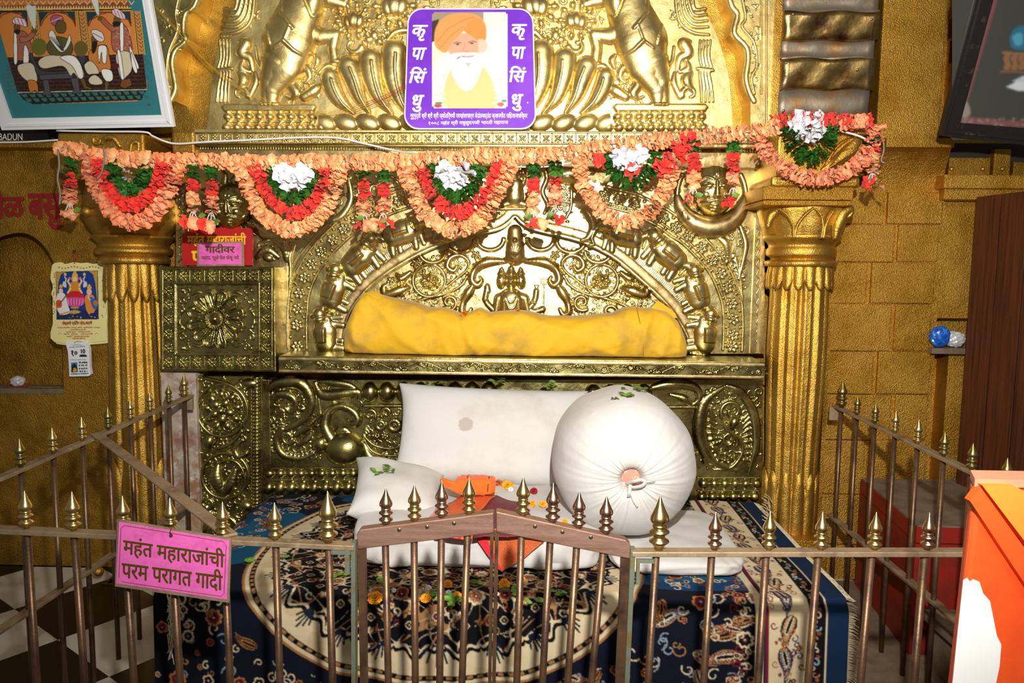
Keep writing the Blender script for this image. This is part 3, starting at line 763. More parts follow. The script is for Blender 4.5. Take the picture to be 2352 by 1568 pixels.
ros_l = [(683, 800), (682, 746), (684, 709), (688, 673), (700, 638), (716, 607), (738, 578), (764, 550), (790, 526), (818, 506), (849, 489), (882, 474), (916, 461), (952, 451), (990, 444)]
ros_r = [(1388, 450), (1423, 459), (1457, 468), (1491, 484), (1523, 501), (1553, 523), (1582, 542), (1611, 570), (1636, 598), (1656, 628), (1670, 661), (1681, 697), (1684, 733), (1684, 769), (1682, 804)]
for i, (x, y) in enumerate(ros_l + ros_r):
    if y > 795: y = 795
    relief('rosette', rosette(x, y, 16.5, 6, 0.4 * i), YA, M_BRASS, tA, 1.4)
bead = []
for rl in (ros_l, ros_r):
    for p, q in zip(rl[:-1], rl[1:]):
        mx, my = (p[0] + q[0]) / 2, (p[1] + q[1]) / 2; dx, dy = q[0] - p[0], q[1] - p[1]; L_ = math.hypot(dx, dy)
        for s_ in (-1, 1): bead.append(EL(mx - dy / L_ * 15 * s_, my + dx / L_ * 15 * s_, 5, 5, 0, 4))
relief('bead_rows', bead, YA, M_BRASS, tA, 1.5)
li = [tuple(offs(ros_l, 22)[i]) + (4,) for i in range(len(ros_l))]; lo_ = [tuple(offs(ros_l, -22)[i]) + (4,) for i in range(len(ros_l))]
ri = [tuple(offs(ros_r, 22)[i]) + (4,) for i in range(len(ros_r))]; ro = [tuple(offs(ros_r, -22)[i]) + (4,) for i in range(len(ros_r))]
relief('band_lines', [C(curve3(l, 3), 0.9) for l in (li, lo_, ri, ro)] + [C(curve3([(q[0] + dx, q[1] + dy, 3.5) for q in l], 3), 0.8) for l, dx, dy in ((li, -10, -6), (ro, 10, -6))], YA, M_BRASS, tA, 1.6, clip=(600, 380, 1750, 811))
ELE = [C([(-26, -4, 26), (0, -2, 29), (22, 2, 24)], 0.5), EL(42, 10, 19, 18, 0, 16), EL(30, 8, 11, 17, 0.2, 18), CUT([(22, 18, 1.5), (20, 4, 1.8), (28, -10, 1.5)], 1.5), C([(54, 6, 10), (64, -10, 8), (66, -26, 6.5), (58, -38, 5), (66, -42, 4)], 0.85),
       C([(18, -10, 14), (17, -28, 9.5), (15, -43, 8.5)], 0.62), C([(31, -6, 11), (33, -26, 8), (34, -40, 7.5)], 0.5), C([(-33, -4, 17), (-36, -26, 10.5), (-38, -43, 8.8)], 0.62), C([(-20, -12, 12), (-20, -28, 8), (-21, -41, 7.5)], 0.48),
       C([(-48, 8, 3), (-54, -6, 3), (-52, -22, 3.5)], 0.9), C([(48, -2, 3), (58, -4, 2)], 1.0), ADD(PG([(-26, 24), (12, 26), (10, -8), (-24, -8)], 3, 3)), ADD(C([(-22, -3, 2), (8, -3, 2)], 0.9)), EL(38, 28, 7, 5, 0, 6)]
els = [(745, 762, PI / 2 * -1.0, 0.98), (766, 662, -1.2, 1.0), (826, 588, -0.72, 1.06), (928, 530, -0.30, 1.04)]
for x, y, a_, s_ in els: relief('elephant_relief', xform(ELE, x, y, a_, s_), YA, M_BRASS, tA, 1.4)
elr = [(1622, 762, PI / 2, 0.98), (1600, 664, 1.2, 1.0), (1532, 578, 0.66, 1.06), (1430, 536, 0.22, 1.02)]
for x, y, a_, s_ in elr: relief('elephant_relief', xform(ELE, x, y, a_, s_, True), YA, M_BRASS, tA, 1.4)
# hatched ground line under the elephants
gl = offs(op, 34)
ga, gb = resample(offs(op, 26), 4.0), None
gT = np.gradient(ga, axis=0); gT /= np.linalg.norm(gT, axis=1)[:, None]; gb = ga + np.stack([gT[:, 1], -gT[:, 0]], 1) * 13
relief('hatched_ground', [C([(p[0], p[1], 1.5), (q[0], q[1], 1.5)], 0.35) for p, q in zip(ga, gb) if p[1] < 806], YA, M_BRASS, tA, 1.4)
# brackets, vase flower and seated figure over the apex
relief('curved_bracket', [C(curve3([(1338, 484, 4), (1352, 492, 9), (1362, 520, 10), (1352, 545, 9), (1336, 552, 5)], 6), 0.7)], YA, M_BRASS, tA, 1.5)
relief('curved_bracket', [C(curve3([(1030, 484, 4), (1016, 492, 9), (1004, 520, 10), (1012, 545, 9), (1030, 552, 5)], 6), 0.7)], YA, M_BRASS, tA, 1.5)
fig = [EL(1182, 400, 15, 17, 0, 14), C([(1182, 408, 10), (1180, 425, 7), (1186, 440, 5)], 0.9), C([(1182, 425, 20), (1182, 452, 22)], 0.6), C([(1160, 470, 9), (1182, 462, 12), (1206, 470, 9)], 0.7), C([(1164, 424, 6), (1156, 440, 5), (1164, 452, 5)], 0.8), C([(1200, 424, 6), (1206, 410, 5), (1202, 404, 4)], 0.8), EL(1182, 380, 10, 12, 0, 9), EL(1163, 398, 8, 11, 0, 7), EL(1201, 398, 8, 11, 0, 7)]
relief('seated_figure', fig, YA, M_BRASS, tA, 1.5)
relief('figure_plinth', [PG([(1138, 476), (1222, 476), (1222, 484), (1138, 484)], 6, 4)] + [C([(1142 + 5 * k, 487, 2), (1142 + 5 * k, 492, 2)], 1) for k in range(17)], YA, M_BRASS, tA, 1.5)
relief('vase_flower', [EL(1304, 402, 44, 24, 0.1, 20), C(curve3([(1268, 380, 6), (1300, 396, 12), (1360, 395, 8)], 4), 0.5)] , YA, M_BRASS, tA, 1.8)
relief('vine_column', [C(curve3([(1248, 380, 5), (1256, 410, 6), (1246, 440, 6), (1258, 470, 6), (1250, 490, 4)], 5), 0.9), C(curve3([(1300, 384, 4), (1310, 400, 5), (1312, 470, 4), (1300, 500, 4)], 5), 0.9)] + foliage(1262, 395, 1312, 510, 26, 31, 6, 11), YA, M_BRASS, tA, 1.6)
relief('vine_column', mirror([C(curve3([(1300, 384, 4), (1310, 400, 5), (1312, 470, 4), (1300, 500, 4)], 5), 0.9)] + foliage(1262, 395, 1312, 510, 22, 32, 6, 11), 1183), YA, M_BRASS, tA, 1.6)
spl = [C(curve3([(800, 410, 6), (806, 460, 9), (780, 500, 10), (740, 508, 9), (700, 520, 5)], 6), 0.7), C(curve3([(676, 560, 5), (666, 590, 7), (668, 620, 5), (664, 680, 3)], 5), 0.8), C(curve3([(590, 520, 6), (610, 540, 13), (640, 544, 6)], 5), 0.7), C(curve3([(628, 550, 6), (652, 566, 14), (660, 600, 6)], 5), 0.7),
       C(curve3([(590, 590, 6), (614, 574, 12), (640, 590, 5)], 5), 0.7), EL(618, 592, 12, 10, 0, 9), EL(602, 580, 9, 9, 0, 7)]
relief('spandrel_foliage', spl + fill([(600, 385), (800, 385), (806, 450), (760, 510), (700, 560), (668, 600), (600, 600), (590, 520), (620, 470)], 24, 65, 0.7) + foliage(560, 380, 760, 520, 42, 33, 7, 13, lambda x, y: y < 700 - 0.35 * (x - 560) - 170), YA, M_BRASS, tA, 1.8)
relief('spandrel_foliage', foliage(1540, 390, 1560, 470, 6, 34, 6, 10) + [C(curve3([(1648, 545, 6), (1666, 560, 12), (1672, 590, 6)], 5), 0.7), C(curve3([(1700, 520, 5), (1712, 560, 8), (1706, 600, 6), (1696, 640, 4)], 5), 0.8), C(curve3([(1690, 600, 4), (1700, 640, 4), (1706, 700, 3)], 4), 0.8), EL(1668, 600, 9, 12, 0.4, 8)] + fill([(1560, 500), (1570, 520), (1620, 545), (1716, 520), (1716, 700), (1690, 680), (1660, 600), (1600, 545)], 19, 66, 0.7) + foliage(1640, 545, 1715, 610, 12, 35, 6, 10), YA, M_BRASS, tA, 1.8)
relief('vase_flower', [EL(985, 398, 30, 22, 0.1, 16), C(spiral(862, 435, 16, 5, 1.1, 0.4, 6, 4, 18), 0.9), C(spiral(875, 420, 10, 3, -1.1, 2.0, 5, 3, 14), 0.9)] + fill([(812, 385), (1120, 385), (1120, 425), (960, 425), (860, 455), (812, 480)], 20, 67, 0.7) + foliage(820, 385, 960, 450, 26, 36, 6, 11), YA, M_BRASS, tA, 1.8)
# plain edge strips with nails
for nm, x0, x1, y0 in (('edge_strip', 1722, 1736, 500), ('edge_strip', 1742, 1757, 372), ('edge_strip', 645, 660, 600)):
    a = W(x0, 811, YA - 0.008); b = W(x1, y0, YA - 0.008); MB().box(a[0], b[0], YA - 0.008, YA + 0.004, a[2], b[2], 0.002).build(nm, M_PLAIN, tA)
relief('zigzag_band', [C([(1737 + (6 if k % 2 else 0), 520 + k * 11, 1.6), (1737 + (0 if k % 2 else 6), 531 + k * 11, 1.6)], 0.8) for k in range(26)], YA, M_BRASS, tA, 1.3)
relief('lattice_band', [C([(410 + (18 if k % 2 else 0), 440 + k * 18, 2), (410 + (0 if k % 2 else 18), 458 + k * 18, 2)], 0.8) for k in range(9)] + [C([(410 + (0 if k % 2 else 18), 440 + k * 18, 2), (410 + (18 if k % 2 else 0), 458 + k * 18, 2)], 0.8) for k in range(9)] + [EL(419, 449 + 18 * k, 3, 3, 0, 3) for k in range(9)] + [C([(432, 400, 4), (432, 608, 4)], 0.7)], YA, M_BRASSD, tA, 1.4)
def nail(x, y, Y, par, r=0.0045):
    q = W(x, y, Y); mb = MB(); mb.lathe([(-0.004, r), (0.0, r), (0.002, r * 0.7), (0.003, r * 0.2)], 0, 0, 8)
    mb.v = [(v[0] + q[0], q[1] - v[2], q[2] + v[1]) for v in mb.v]; mb.build('nail', M_SCREW, par, True)
for x, y in ((660, 655), (911, 431), (1736, 575), (1742, 480), (1729, 720), (1461, 601), (1554, 680), (892, 632), (1318, 528)): nail(x, y, YA - 0.004, tA)

# ---------------------------------------------------------------- deity panel inside the niche
YN = 3.615
tN = thing('niche_relief', 'brass niche back plate with a three-headed deity relief above the yellow cloth', 'relief panel', W(1184, 800, YN))
prism_px([(760, 812), (760, 480), (1610, 480), (1610, 812)], YN, YN + 0.03, 'sheet', M_BRASS, tN)
AXN = 1184
deity = [EL(1174, 646, 14, 19, 0, 17), C([(1174, 628, 13), (1174, 618, 8), (1174, 610, 3)], 0.8), C([(1174, 664, 8), (1174, 678, 11)], 0.9),
         C([(1146, 684, 11), (1174, 678, 15), (1204, 684, 11)], 0.75), C([(1174, 690, 30), (1174, 730, 27)], 0.5), C([(1145, 686, 11), (1140, 715, 10)], 0.8), C([(1206, 686, 11), (1212, 712, 9)], 0.8)]
deity += [ADD(EL(1169, 643, 3.2, 1.8, 0, 1.5)), ADD(EL(1179, 643, 3.2, 1.8, 0, 1.5)), ADD(C([(1174, 642, 1.5), (1174, 650, 2.2)], 0.9)), ADD(EL(1174, 656, 4, 1.6, 0, 1.4)), ADD(C([(1162, 632, 1.6), (1174, 629, 1.8), (1186, 632, 1.6)], 0.9)),
          ADD(C(curve3([(1160, 682, 1.5), (1168, 704, 1.6), (1174, 708, 1.6), (1182, 704, 1.6), (1190, 682, 1.5)], 4), 0.9)), ADD(C([(1158, 684, 1.8), (1156, 730, 1.8)], 0.9)), ADD(C([(1192, 684, 1.8), (1194, 730, 1.8)], 0.9)), ADD(C(curve3([(1164, 682, 1.2), (1174, 694, 1.4), (1184, 682, 1.2)], 4), 0.9))]
relief('deity_figure', deity, YN, M_BRASS, tN, 1.2, hs=1.1)
for mm in ([EL(1152, 645, 12, 20, 0.1, 13), C([(1152, 628, 10), (1152, 620, 6), (1153, 614, 2)], 0.8), ADD(C([(1143, 642, 1.5), (1141, 649, 2)], 0.9)), ADD(EL(1147, 641, 2.6, 1.6, 0, 1.4))],):
    relief('side_head', mm, YN, M_BRASS, tN, 1.2); relief('side_head', mirror(mm, 1174), YN, M_BRASS, tN, 1.2)
arml = [C([(1134, 712, 8), (1120, 698, 7), (1114, 688, 7), (1118, 668, 7), (1119, 656, 6)], 0.85), C([(1119, 658, 7), (1121, 668, 7)], 0.8), ADD(C([(1111, 690, 2), (1122, 686, 2)], 1))]
relief('raised_arm', arml, YN, M_BRASS, tN, 1.2)
relief('raised_arm', [C([(1213, 710, 8), (1224, 698, 7), (1230, 684, 7), (1232, 668, 7)], 0.85), PG([(1226, 654), (1239, 654), (1235, 664), (1230, 664)], 3, 2), ADD(C([(1225, 694, 2), (1236, 690, 2)], 1))], YN, M_BRASS, tN, 1.2)
relief('raised_arm', [C([(1212, 710, 8), (1228, 716, 7), (1246, 710, 8)], 0.85), C([(1249, 650, 1.8), (1249, 740, 1.8)], 1.0), C(curve3([(1243, 642, 1.5), (1244, 652, 1.5), (1254, 652, 1.5), (1255, 642, 1.5)], 3), 1), C([(1249, 640, 1.5), (1249, 652, 1.5)], 1)], YN, M_BRASS, tN, 1.2)
relief('vase_plaque', [C([(1183, 532, 17), (1183, 556, 20), (1183, 588, 23)], 0.55), EL(1183, 596, 30, 10, 0, 10), ADD(EL(1183, 552, 5, 6, 0, 4))] + [ADD(C([(1183, 588, 1.2), (1183 + 5 * k, 560 + abs(k) * 3, 1)], 0.9)) for k in range(-4, 5)], YN, M_PLAIN, tN, 1.4, hs=1.5)
def nfol():
    P = []
    for cx, cy, R in ((1242, 548, 31), (1311, 552, 33), (1374, 578, 30)):
        P.append(C([(cx + R * math.cos(a), cy + R * 0.85 * math.sin(a), 6) for a in np.linspace(0.05, PI - 0.05, 16)], 0.8))
    P += [C(curve3([(1206, 600, 6), (1250, 602, 13), (1276, 618, 10), (1284, 642, 10), (1272, 655, 9), (1262, 645, 6), (1266, 636, 4)], 6), 0.75)]
    P += [C(curve3([(1282, 656, 8), (1292, 672, 12), (1304, 694, 9), (1306, 716, 9), (1294, 722, 7), (1286, 710, 5)], 6), 0.75)]
    P += [RG(1382, 644, 37, 37, 4.5, 0.9)] + [EL(1382 + 14 * math.cos(a), 646 + 12 * math.sin(a), 9, 7, a, 9) for a in np.arange(0, 6.2, 0.9)] + [EL(1382, 640, 10, 12, 0, 12)]
    P += [C(curve3([(1344, 660, 4), (1320, 640, 4), (1296, 620, 4), (1292, 600, 5), (1310, 586, 6), (1332, 592, 8), (1340, 612, 9), (1326, 622, 8), (1318, 612, 6)], 6), 0.85)]
    P += [C(curve3([(1290, 624, 3), (1310, 656, 4), (1350, 676, 4), (1400, 688, 4), (1440, 704, 4)], 5), 0.9), C(spiral(1336, 694, 20, 6, 1.1, 1.0, 6, 5, 20), 0.85), C(spiral(1400, 716, 24, 7, -1.0, 2.4, 6, 5, 20), 0.85)]
    P += rosette(1275, 586, 12, 5) + rosette(1346, 587, 12, 5) + rosette(1414, 605, 13, 5) + rosette(1470, 645, 11, 5)
    P += [C(curve3([(1430, 660, 6), (1452, 668, 14), (1480, 676, 12), (1486, 660, 8), (1478, 654, 5)], 5), 0.7), C(curve3([(1426, 626, 6), (1446, 640, 10), (1456, 630, 5)], 4), 0.8)]
    P += foliage(1300, 660, 1540, 740, 34, 41, 6, 11) + foliage(1420, 600, 1560, 700, 22, 43, 6, 10, lambda x, y: y > 590 + (x - 1400) * 0.6) + foliage(1340, 600, 1440, 700, 16, 44, 5, 8)
    return P
PN = nfol() + fill([(1292, 560), (1330, 566), (1404, 600), (1468, 652), (1530, 710), (1560, 760), (1300, 760), (1300, 700), (1296, 640), (1240, 590)], 17, 61, 0.7)
relief('scroll_foliage', PN, YN, M_BRASS, tN, 1.5, hs=1.3); relief('scroll_foliage', mirror(PN, AXN), YN, M_BRASS, tN, 1.5, hs=1.3)

# ---------------------------------------------------------------- sun face and moon face bosses
def face(cx, cy, s, must=True):
    P = [EL(cx, cy, 44 * s, 54 * s, 0, 30 * s)]
    for q in (-1, 1):
        P += [ADD(EL(cx + q * 18 * s, cy - 2 * s, 12 * s, 6 * s, 0.15 * q, 5 * s)), ADD(C(curve3([(cx + q * 5 * s, cy - 14 * s, 2 * s), (cx + q * 20 * s, cy - 20 * s, 2.6 * s), (cx + q * 33 * s, cy - 10 * s, 1.6 * s)], 4), 1.0)),
              CUT([(cx + q * 8 * s, cy + 1 * s, 1.2 * s), (cx + q * 28 * s, cy + 1 * s, 1.2 * s)], 2), ADD(EL(cx + q * 24 * s, cy + 16 * s, 10 * s, 9 * s, 0, 4 * s))]
        if must: P.append(ADD(C(curve3([(cx + q * 2 * s, cy + 25 * s, 3 * s), (cx + q * 16 * s, cy + 28 * s, 3.6 * s), (cx + q * 30 * s, cy + 30 * s, 3 * s), (cx + q * 38 * s, cy + 20 * s, 2 * s)], 4), 1.0)))
        P.append(ADD(C([(cx + q * 5 * s, cy - 40 * s, 1.8 * s), (cx + q * 4 * s, cy - 22 * s, 1.8 * s)], 1)))
    P += [ADD(C([(cx, cy - 12 * s, 3 * s), (cx, cy + 10 * s, 5 * s), (cx, cy + 16 * s, 7 * s)], 0.9)), ADD(EL(cx, cy + 34 * s, 12 * s, 3 * s, 0, 4 * s)), ADD(EL(cx, cy + 40 * s, 9 * s, 3 * s, 0, 4 * s)), ADD(EL(cx, cy + 48 * s, 9 * s, 6 * s, 0, 3 * s)), ADD(EL(cx, cy - 30 * s, 2.4 * s, 8 * s, 0, 2 * s))]
    return P
tS = thing('sun_face', 'brass sun face with moustache partly behind tassels above the red sign', 'face relief', W(535, 540, YA))
relief('face', face(536, 474, 1.0), YA, M_BRASSD, tS, 1.3, lift=0.01)
rays = []
for k in range(16):
    a_ = k * 2 * PI / 16; r0, r1 = 52, 82
    rays.append(C(curve3([(536 + r0 * math.cos(a_), 474 + 1.1 * r0 * math.sin(a_), 9), (536 + 68 * math.cos(a_ + .12), 474 + 74 * math.sin(a_ + .12), 6), (536 + r1 * math.cos(a_ + .05), 474 + 1.1 * r1 * math.sin(a_ + .05), 2)], 4), 0.8))
relief('sun_rays', rays, YA, M_BRASSD, tS, 1.6, clip=(434, 380, 640, 600))
tM = thing('moon_face', 'brass crescent moon boss with moustached face hanging near the right column', 'face relief', W(1633, 550, YA))
cres = [(1633 + 84 * math.cos(a_) * (1.0), 440 + 86 * math.sin(a_), 6 + 20 * max(0, math.sin(a_ * 1.0)) ** 0.7) for a_ in np.linspace(-0.55, PI + 0.55, 110)]
cres = [(1633 + (82 - 0.55 * r_) * math.cos(a_) / 1, 450 + (96 - 0.9 * r_) * math.sin(a_), r_) for (x, y, r_), a_ in zip(cres, np.linspace(-0.55, PI + 0.55, 110))]
relief('crescent', [C(cres, 0.8)], YA, M_PLAIN, tM, 1.5, lift=0.008)
relief('face', face(1636, 434, 1.18), YA, M_BRASS, tM, 1.3, lift=0.004)
relief('crown_band', [PG([(1600, 340), (1672, 340), (1676, 372), (1598, 372)], 9, 6), C([(1600, 362, 2), (1674, 362, 2)], 6.0)], YA, M_PLAIN, tM, 1.5)
# ================================================================ rosette box on the left of the shrine
YX = 3.38
tB = thing('rosette_box', 'square brass casing with a large twelve-petal rosette under the red sign', 'casing', W(500, 850, YX))
a = W(372, 850, YX); b = W(629, 614, YX)
MB().box(a[0], b[0], YX, YA, a[2], b[2], 0.004).build('casing', M_BRASSD, tB)
cell = []
def xflower(cx, cy, r):
    o = [EL(cx + r * .62 * math.cos(q), cy + r * .62 * math.sin(q), r * .55, r * .3, q, r * .36) for q in (0.785, 2.356, 3.927, 5.498)]
    o += [EL(cx + r * .75 * math.cos(q), cy + r * .75 * math.sin(q), r * .2, r * .2, 0, r * .24) for q in (0, 1.571, 3.142, 4.712)]
    return o + [EL(cx, cy, r * .22, r * .22, 0, r * .36)]
cols = [387, 421, 453, 487, 521, 552, 580, 611]
for k, x in enumerate(cols):
    for y in (634, 831): cell += xflower(x, y, 13); cell.append(C([(x - 16.5, y - 12, 2), (x - 16.5, y + 12, 2)], 1.2))
for y in (667, 699, 733, 766, 799):
    for x in (387, 611): cell += xflower(x, y, 13); cell.append(C([(x - 11, y - 16.5, 2), (x + 11, y - 16.5, 2)], 1.2))
relief('border_flowers', cell, YX, M_BRASSD, tB, 1.2)
fr = []
for x0, y0, x1, y1, r_ in ((374, 617, 625, 848, 4), (402, 650, 596, 815, 3.5), (406, 654, 592, 811, 2)):
    fr += [C([(x0, y0, r_), (x1, y0, r_)], .9), C([(x1, y0, r_), (x1, y1, r_)], .9), C([(x1, y1, r_), (x0, y1, r_)], .9), C([(x0, y1, r_), (x0, y0, r_)], .9)]
relief('frame_mouldings', fr, YX, M_BRASSD, tB, 1.4)
rcx, rcy = 497, 732
for k in range(12):
    q = 2 * PI * k / 12 + 0.26; c, s = math.cos(q), math.sin(q); n_ = (-s, c)
    pet = [C([(rcx + 24 * c, rcy + 24 * s, 5), (rcx + 44 * c, rcy + 44 * s, 10.5), (rcx + 57 * c, rcy + 57 * s, 13)], 0.62),
           C([(rcx + 22 * c, rcy + 22 * s, 2), (rcx + 52 * c + n_[0] * 15, rcy + 52 * s + n_[1] * 15, 2.6), (rcx + 66 * c + n_[0] * 10, rcy + 66 * s + n_[1] * 10, 2.6)], 3.2),
           CUT([(rcx + 30 * c, rcy + 30 * s, 4), (rcx + 56 * c, rcy + 56 * s, 8)], 0.7), ADD(C([(rcx + 28 * c, rcy + 28 * s, 1.2), (rcx + 54 * c, rcy + 54 * s, 1.2)], 1.4))]
    relief('rosette_petal', pet, YX, M_BRASSD, tB, 1.2)
relief('rosette_boss', [EL(rcx, rcy, 12, 12, 0, 14), RG(rcx, rcy, 13, 13, 2, 2.6)] + [C([(rcx + 16 * math.cos(q), rcy + 16 * math.sin(q), 1.8), (rcx + 23 * math.cos(q), rcy + 23 * math.sin(q), 3)], 2.6) for q in np.arange(0, 6.28, PI / 12)], YX, M_BRASSD, tB, 1.1)
cor = []
for fx in (0, 1):
    for fy in (0, 1):
        X = lambda x: 408 + x if not fx else 590 - x
        Y_ = lambda y: 656 + y if not fy else 809 - y
        cor += [C([(X(p[0]), Y_(p[1]), p[2]) for p in spiral(24, 12, 9, 3, 1.0, 1.5, 3, 3, 14)], 0.9), C([(X(p[0]), Y_(p[1]), p[2]) for p in spiral(12, 34, 8, 3, 1.0, 0.2, 3, 3, 14)], 0.9), EL(X(12), Y_(10), 6, 5, 0.7, 5), C([(X(p[0]), Y_(p[1]), p[2]) for p in curve3([(34, 20, 3), (46, 14, 4), (56, 16, 2)], 4)], 0.9),
                C([(X(p[0]), Y_(p[1]), p[2]) for p in curve3([(6, 44, 3), (16, 54, 4), (6, 66, 4), (6, 74, 3)], 4)], 0.9), EL(X(10), Y_(58), 5, 6, 0, 5), EL(X(26), Y_(28), 5, 4, .8, 4)]
relief('corner_scrolls', cor, YX, M_BRASSD, tB, 1.2)

# ================================================================ ledge under the arch
YG = 3.27
tG = thing('brass_ledge', 'embossed brass ledge with a winding vine carrying the yellow cloth bundle', 'ledge', W(1200, 862, YG))
a = W(634, 856, YG); b = W(1757, 833, YG)
zt = W(1200, 824, YG)[2]; zb = W(1200, 863, YG)[2]
xl, xr = W(640, 840, YG)[0], W(1757, 840, YG)[0]
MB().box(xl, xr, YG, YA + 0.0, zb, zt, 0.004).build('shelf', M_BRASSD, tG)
MB().box(xl, xr, YG - 0.006, YG + 0.02, zt - 0.022, zt - 0.006, 0.005).build('upper_moulding', M_PLAIN, tG)
MB().box(xl, xr, YG - 0.006, YG + 0.02, zb + 0.001, zb + 0.014, 0.004).build('lower_moulding', M_PLAIN, tG)
vl = lambda x: 842 + (x - 1180) * 0.0105 + 1.5
vn = []
wave = [(x, vl(x) + 9.5 * math.sin((x - 650) / 118 * 2 * PI), 2.3) for x in range(655, 1735, 6)]
vn.append(C(wave, 1.1))
for k in range(19):
    x = 680 + k * 59; y = vl(x) + (5 if k % 2 else -5) * -1
    q = rnd.random()
    vn += rosette(x, y, 8.5, 7, q) if k % 3 == 0 else [C(spiral(x, y, 7, 2, 1.2 if k % 2 else -1.2, q * 6, 2.6, 2.2, 14), 1), EL(x + 10, y + 3, 5, 4, 0.5, 4), EL(x - 10, y, 5, 4, -0.5, 4)]
    vn += [EL(x + rnd.uniform(-26, 26), vl(x) + rnd.uniform(-9, 9), rnd.uniform(2.5, 4.5), rnd.uniform(2, 3.5), rnd.uniform(0, 3), 3.4) for _ in range(7)]
relief('vine_relief', vn, YG, M_BRASSD, tG, 1.3, hs=1.1)
for x in (668, 910, 1040, 1152, 1198, 1302, 1480, 1650): nail(x, vl(x) - 9, YG - 0.006, tG, 0.0035)

# ================================================================ lower panels
YP = 3.47
tP = thing('peacock_panel', 'dark embossed brass panel with a peacock behind the white cushions', 'relief panel', W(1170, 1150, YP))
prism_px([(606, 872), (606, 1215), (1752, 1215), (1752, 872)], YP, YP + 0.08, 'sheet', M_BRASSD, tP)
a = W(604, 1210, YP - 0.012); b = W(618, 872, YP - 0.012); MB().box(a[0], b[0], YP - 0.012, YP + 0.02, a[2], b[2], 0.003).build('edge_strip', M_BRASSD, tP)
pk = [EL(792, 1030, 46, 38, 0.0, 26), C(curve3([(765, 1010, 17), (748, 978, 13), (756, 946, 10), (780, 932, 9.5), (806, 940, 10), (822, 958, 11), (818, 972, 10), (806, 972, 7), (800, 964, 4)], 6), 0.85), C(curve3([(770, 1000, 12), (790, 988, 10), (806, 1002, 8)], 4), 0.5)]
relief('peacock', pk, YP, M_BRASSD, tP, 1.4, hs=1.1)
relief('wing_boss', [EL(738, 1018, 19, 21, 0.1, 16), RG(738, 1018, 20, 22, 2, 2.2)], YP, M_BRASSD, tP, 1.3)
tail = [C(curve3([(612, 900, 6), (640, 880, 14), (690, 880, 16), (716, 920, 12), (700, 960, 10), (660, 985, 8)], 6), 0.7), C(curve3([(622, 930, 5), (640, 905, 10), (670, 910, 10), (680, 930, 8), (668, 946, 6), (655, 936, 4)], 6), 0.8),
        C(curve3([(648, 985, 8), (636, 1010, 9), (650, 1042, 9), (690, 1052, 8), (720, 1040, 6)], 6), 0.75), C(spiral(662, 1004, 16, 4, 1.1, 0.5, 6, 4, 20), 0.9), C(curve3([(680, 1000, 6), (706, 980, 10), (724, 962, 5)], 5), 0.7), C(curve3([(686, 1020, 6), (704, 1010, 8), (720, 990, 4)], 5), 0.7)]
for k in range(9): tail.append(EL(650 + 9 * k, 1046 - 4 * math.sin(k) - 0.2 * k * k, 5, 5, 0, 5))
for k in range(7): tail.append(C([(700 + 5 * k, 940 - 6 * k, 4), (712 + 4 * k, 975 - 4 * k, 5), (700, 1000, 2)], 0.6))
relief('tail_feathers', tail + fill([(612, 880), (722, 880), (736, 960), (700, 1000), (760, 1060), (612, 1060)], 22, 71, 0.8) + foliage(614, 885, 730, 1050, 44, 51, 6, 12), YP, M_BRASSD, tP, 1.5)
relief('leaf_scroll', [C(curve3([(724, 880, 6), (740, 905, 12), (780, 905, 13), (820, 900, 10), (826, 914, 6)], 5), 0.7), C(curve3([(730, 876, 4), (760, 878, 8), (800, 884, 8), (822, 896, 4)], 5), 0.7), C([(822, 950, 2.5), (832, 926, 2.5), (822, 912, 2.5)], 1), C([(828, 940, 2.5), (836, 920, 2.5)], 1)] + foliage(728, 874, 820, 925, 14, 52, 5, 9), YP, M_BRASSD, tP, 1.4)
gad = []
for k in range(8): gad.append(EL(851 + k * 39, 900, 20, 24, 0, 17))
for k in range(4): gad.append(EL(1362 + k * 39, 905, 20, 24, 0, 17))
relief('gadroon_row', gad, YP, M_BRASSD, tP, 1.6)
relief('gadroon_bar', [PG([(834, 927), (1160, 927), (1160, 936), (834, 936)], 5, 3), PG([(1380, 930), (1600, 930), (1600, 939), (1380, 939)], 5, 3)], YP, M_BRASSD, tP, 1.6)
fl_ = rosette(874, 976, 15, 14) + rosette(906, 976, 19, 16) + rosette(884, 1000, 11, 6)
fl_ += [C(spiral(850, 952, 14, 4, -1.0, 0.5, 5, 4, 18), 0.9), C(spiral(888, 948, 14, 4, 1.0, 2.4, 5, 4, 18), 0.9), C(curve3([(836, 1000, 3), (860, 1022, 4), (900, 1030, 4), (926, 1020, 3)], 5), 1), C(curve3([(834, 1004, 3), (856, 1036, 4), (896, 1046, 4), (926, 1040, 3)], 5), 1), C(curve3([(834, 1010, 3), (850, 1050, 12), (890, 1070, 8)], 5), 0.7), EL(892, 1056, 9, 7, 0, 8), EL(912, 1060, 8, 6, 0, 7)]
relief('daisy_scroll', fl_ + fill([(832, 940), (940, 940), (940, 1068), (850, 1068)], 17, 72, 0.8) + foliage(836, 940, 930, 1080, 16, 53, 5, 9), YP, M_BRASSD, tP, 1.3)
gr = [PG([(612, 1072), (860, 1072), (860, 1077), (612, 1077)], 4, 2), PG([(612, 1100), (860, 1100), (860, 1104), (612, 1104)], 4, 2)]
for k in range(13): gr += [EL(620 + k * 24, 1087, 12, 11, 0.5, 9), EL(618 + k * 26, 1120, 13, 16, 0.2, 11)]
relief('base_gadroons', gr, YP, M_BRASSD, tP, 1.6)
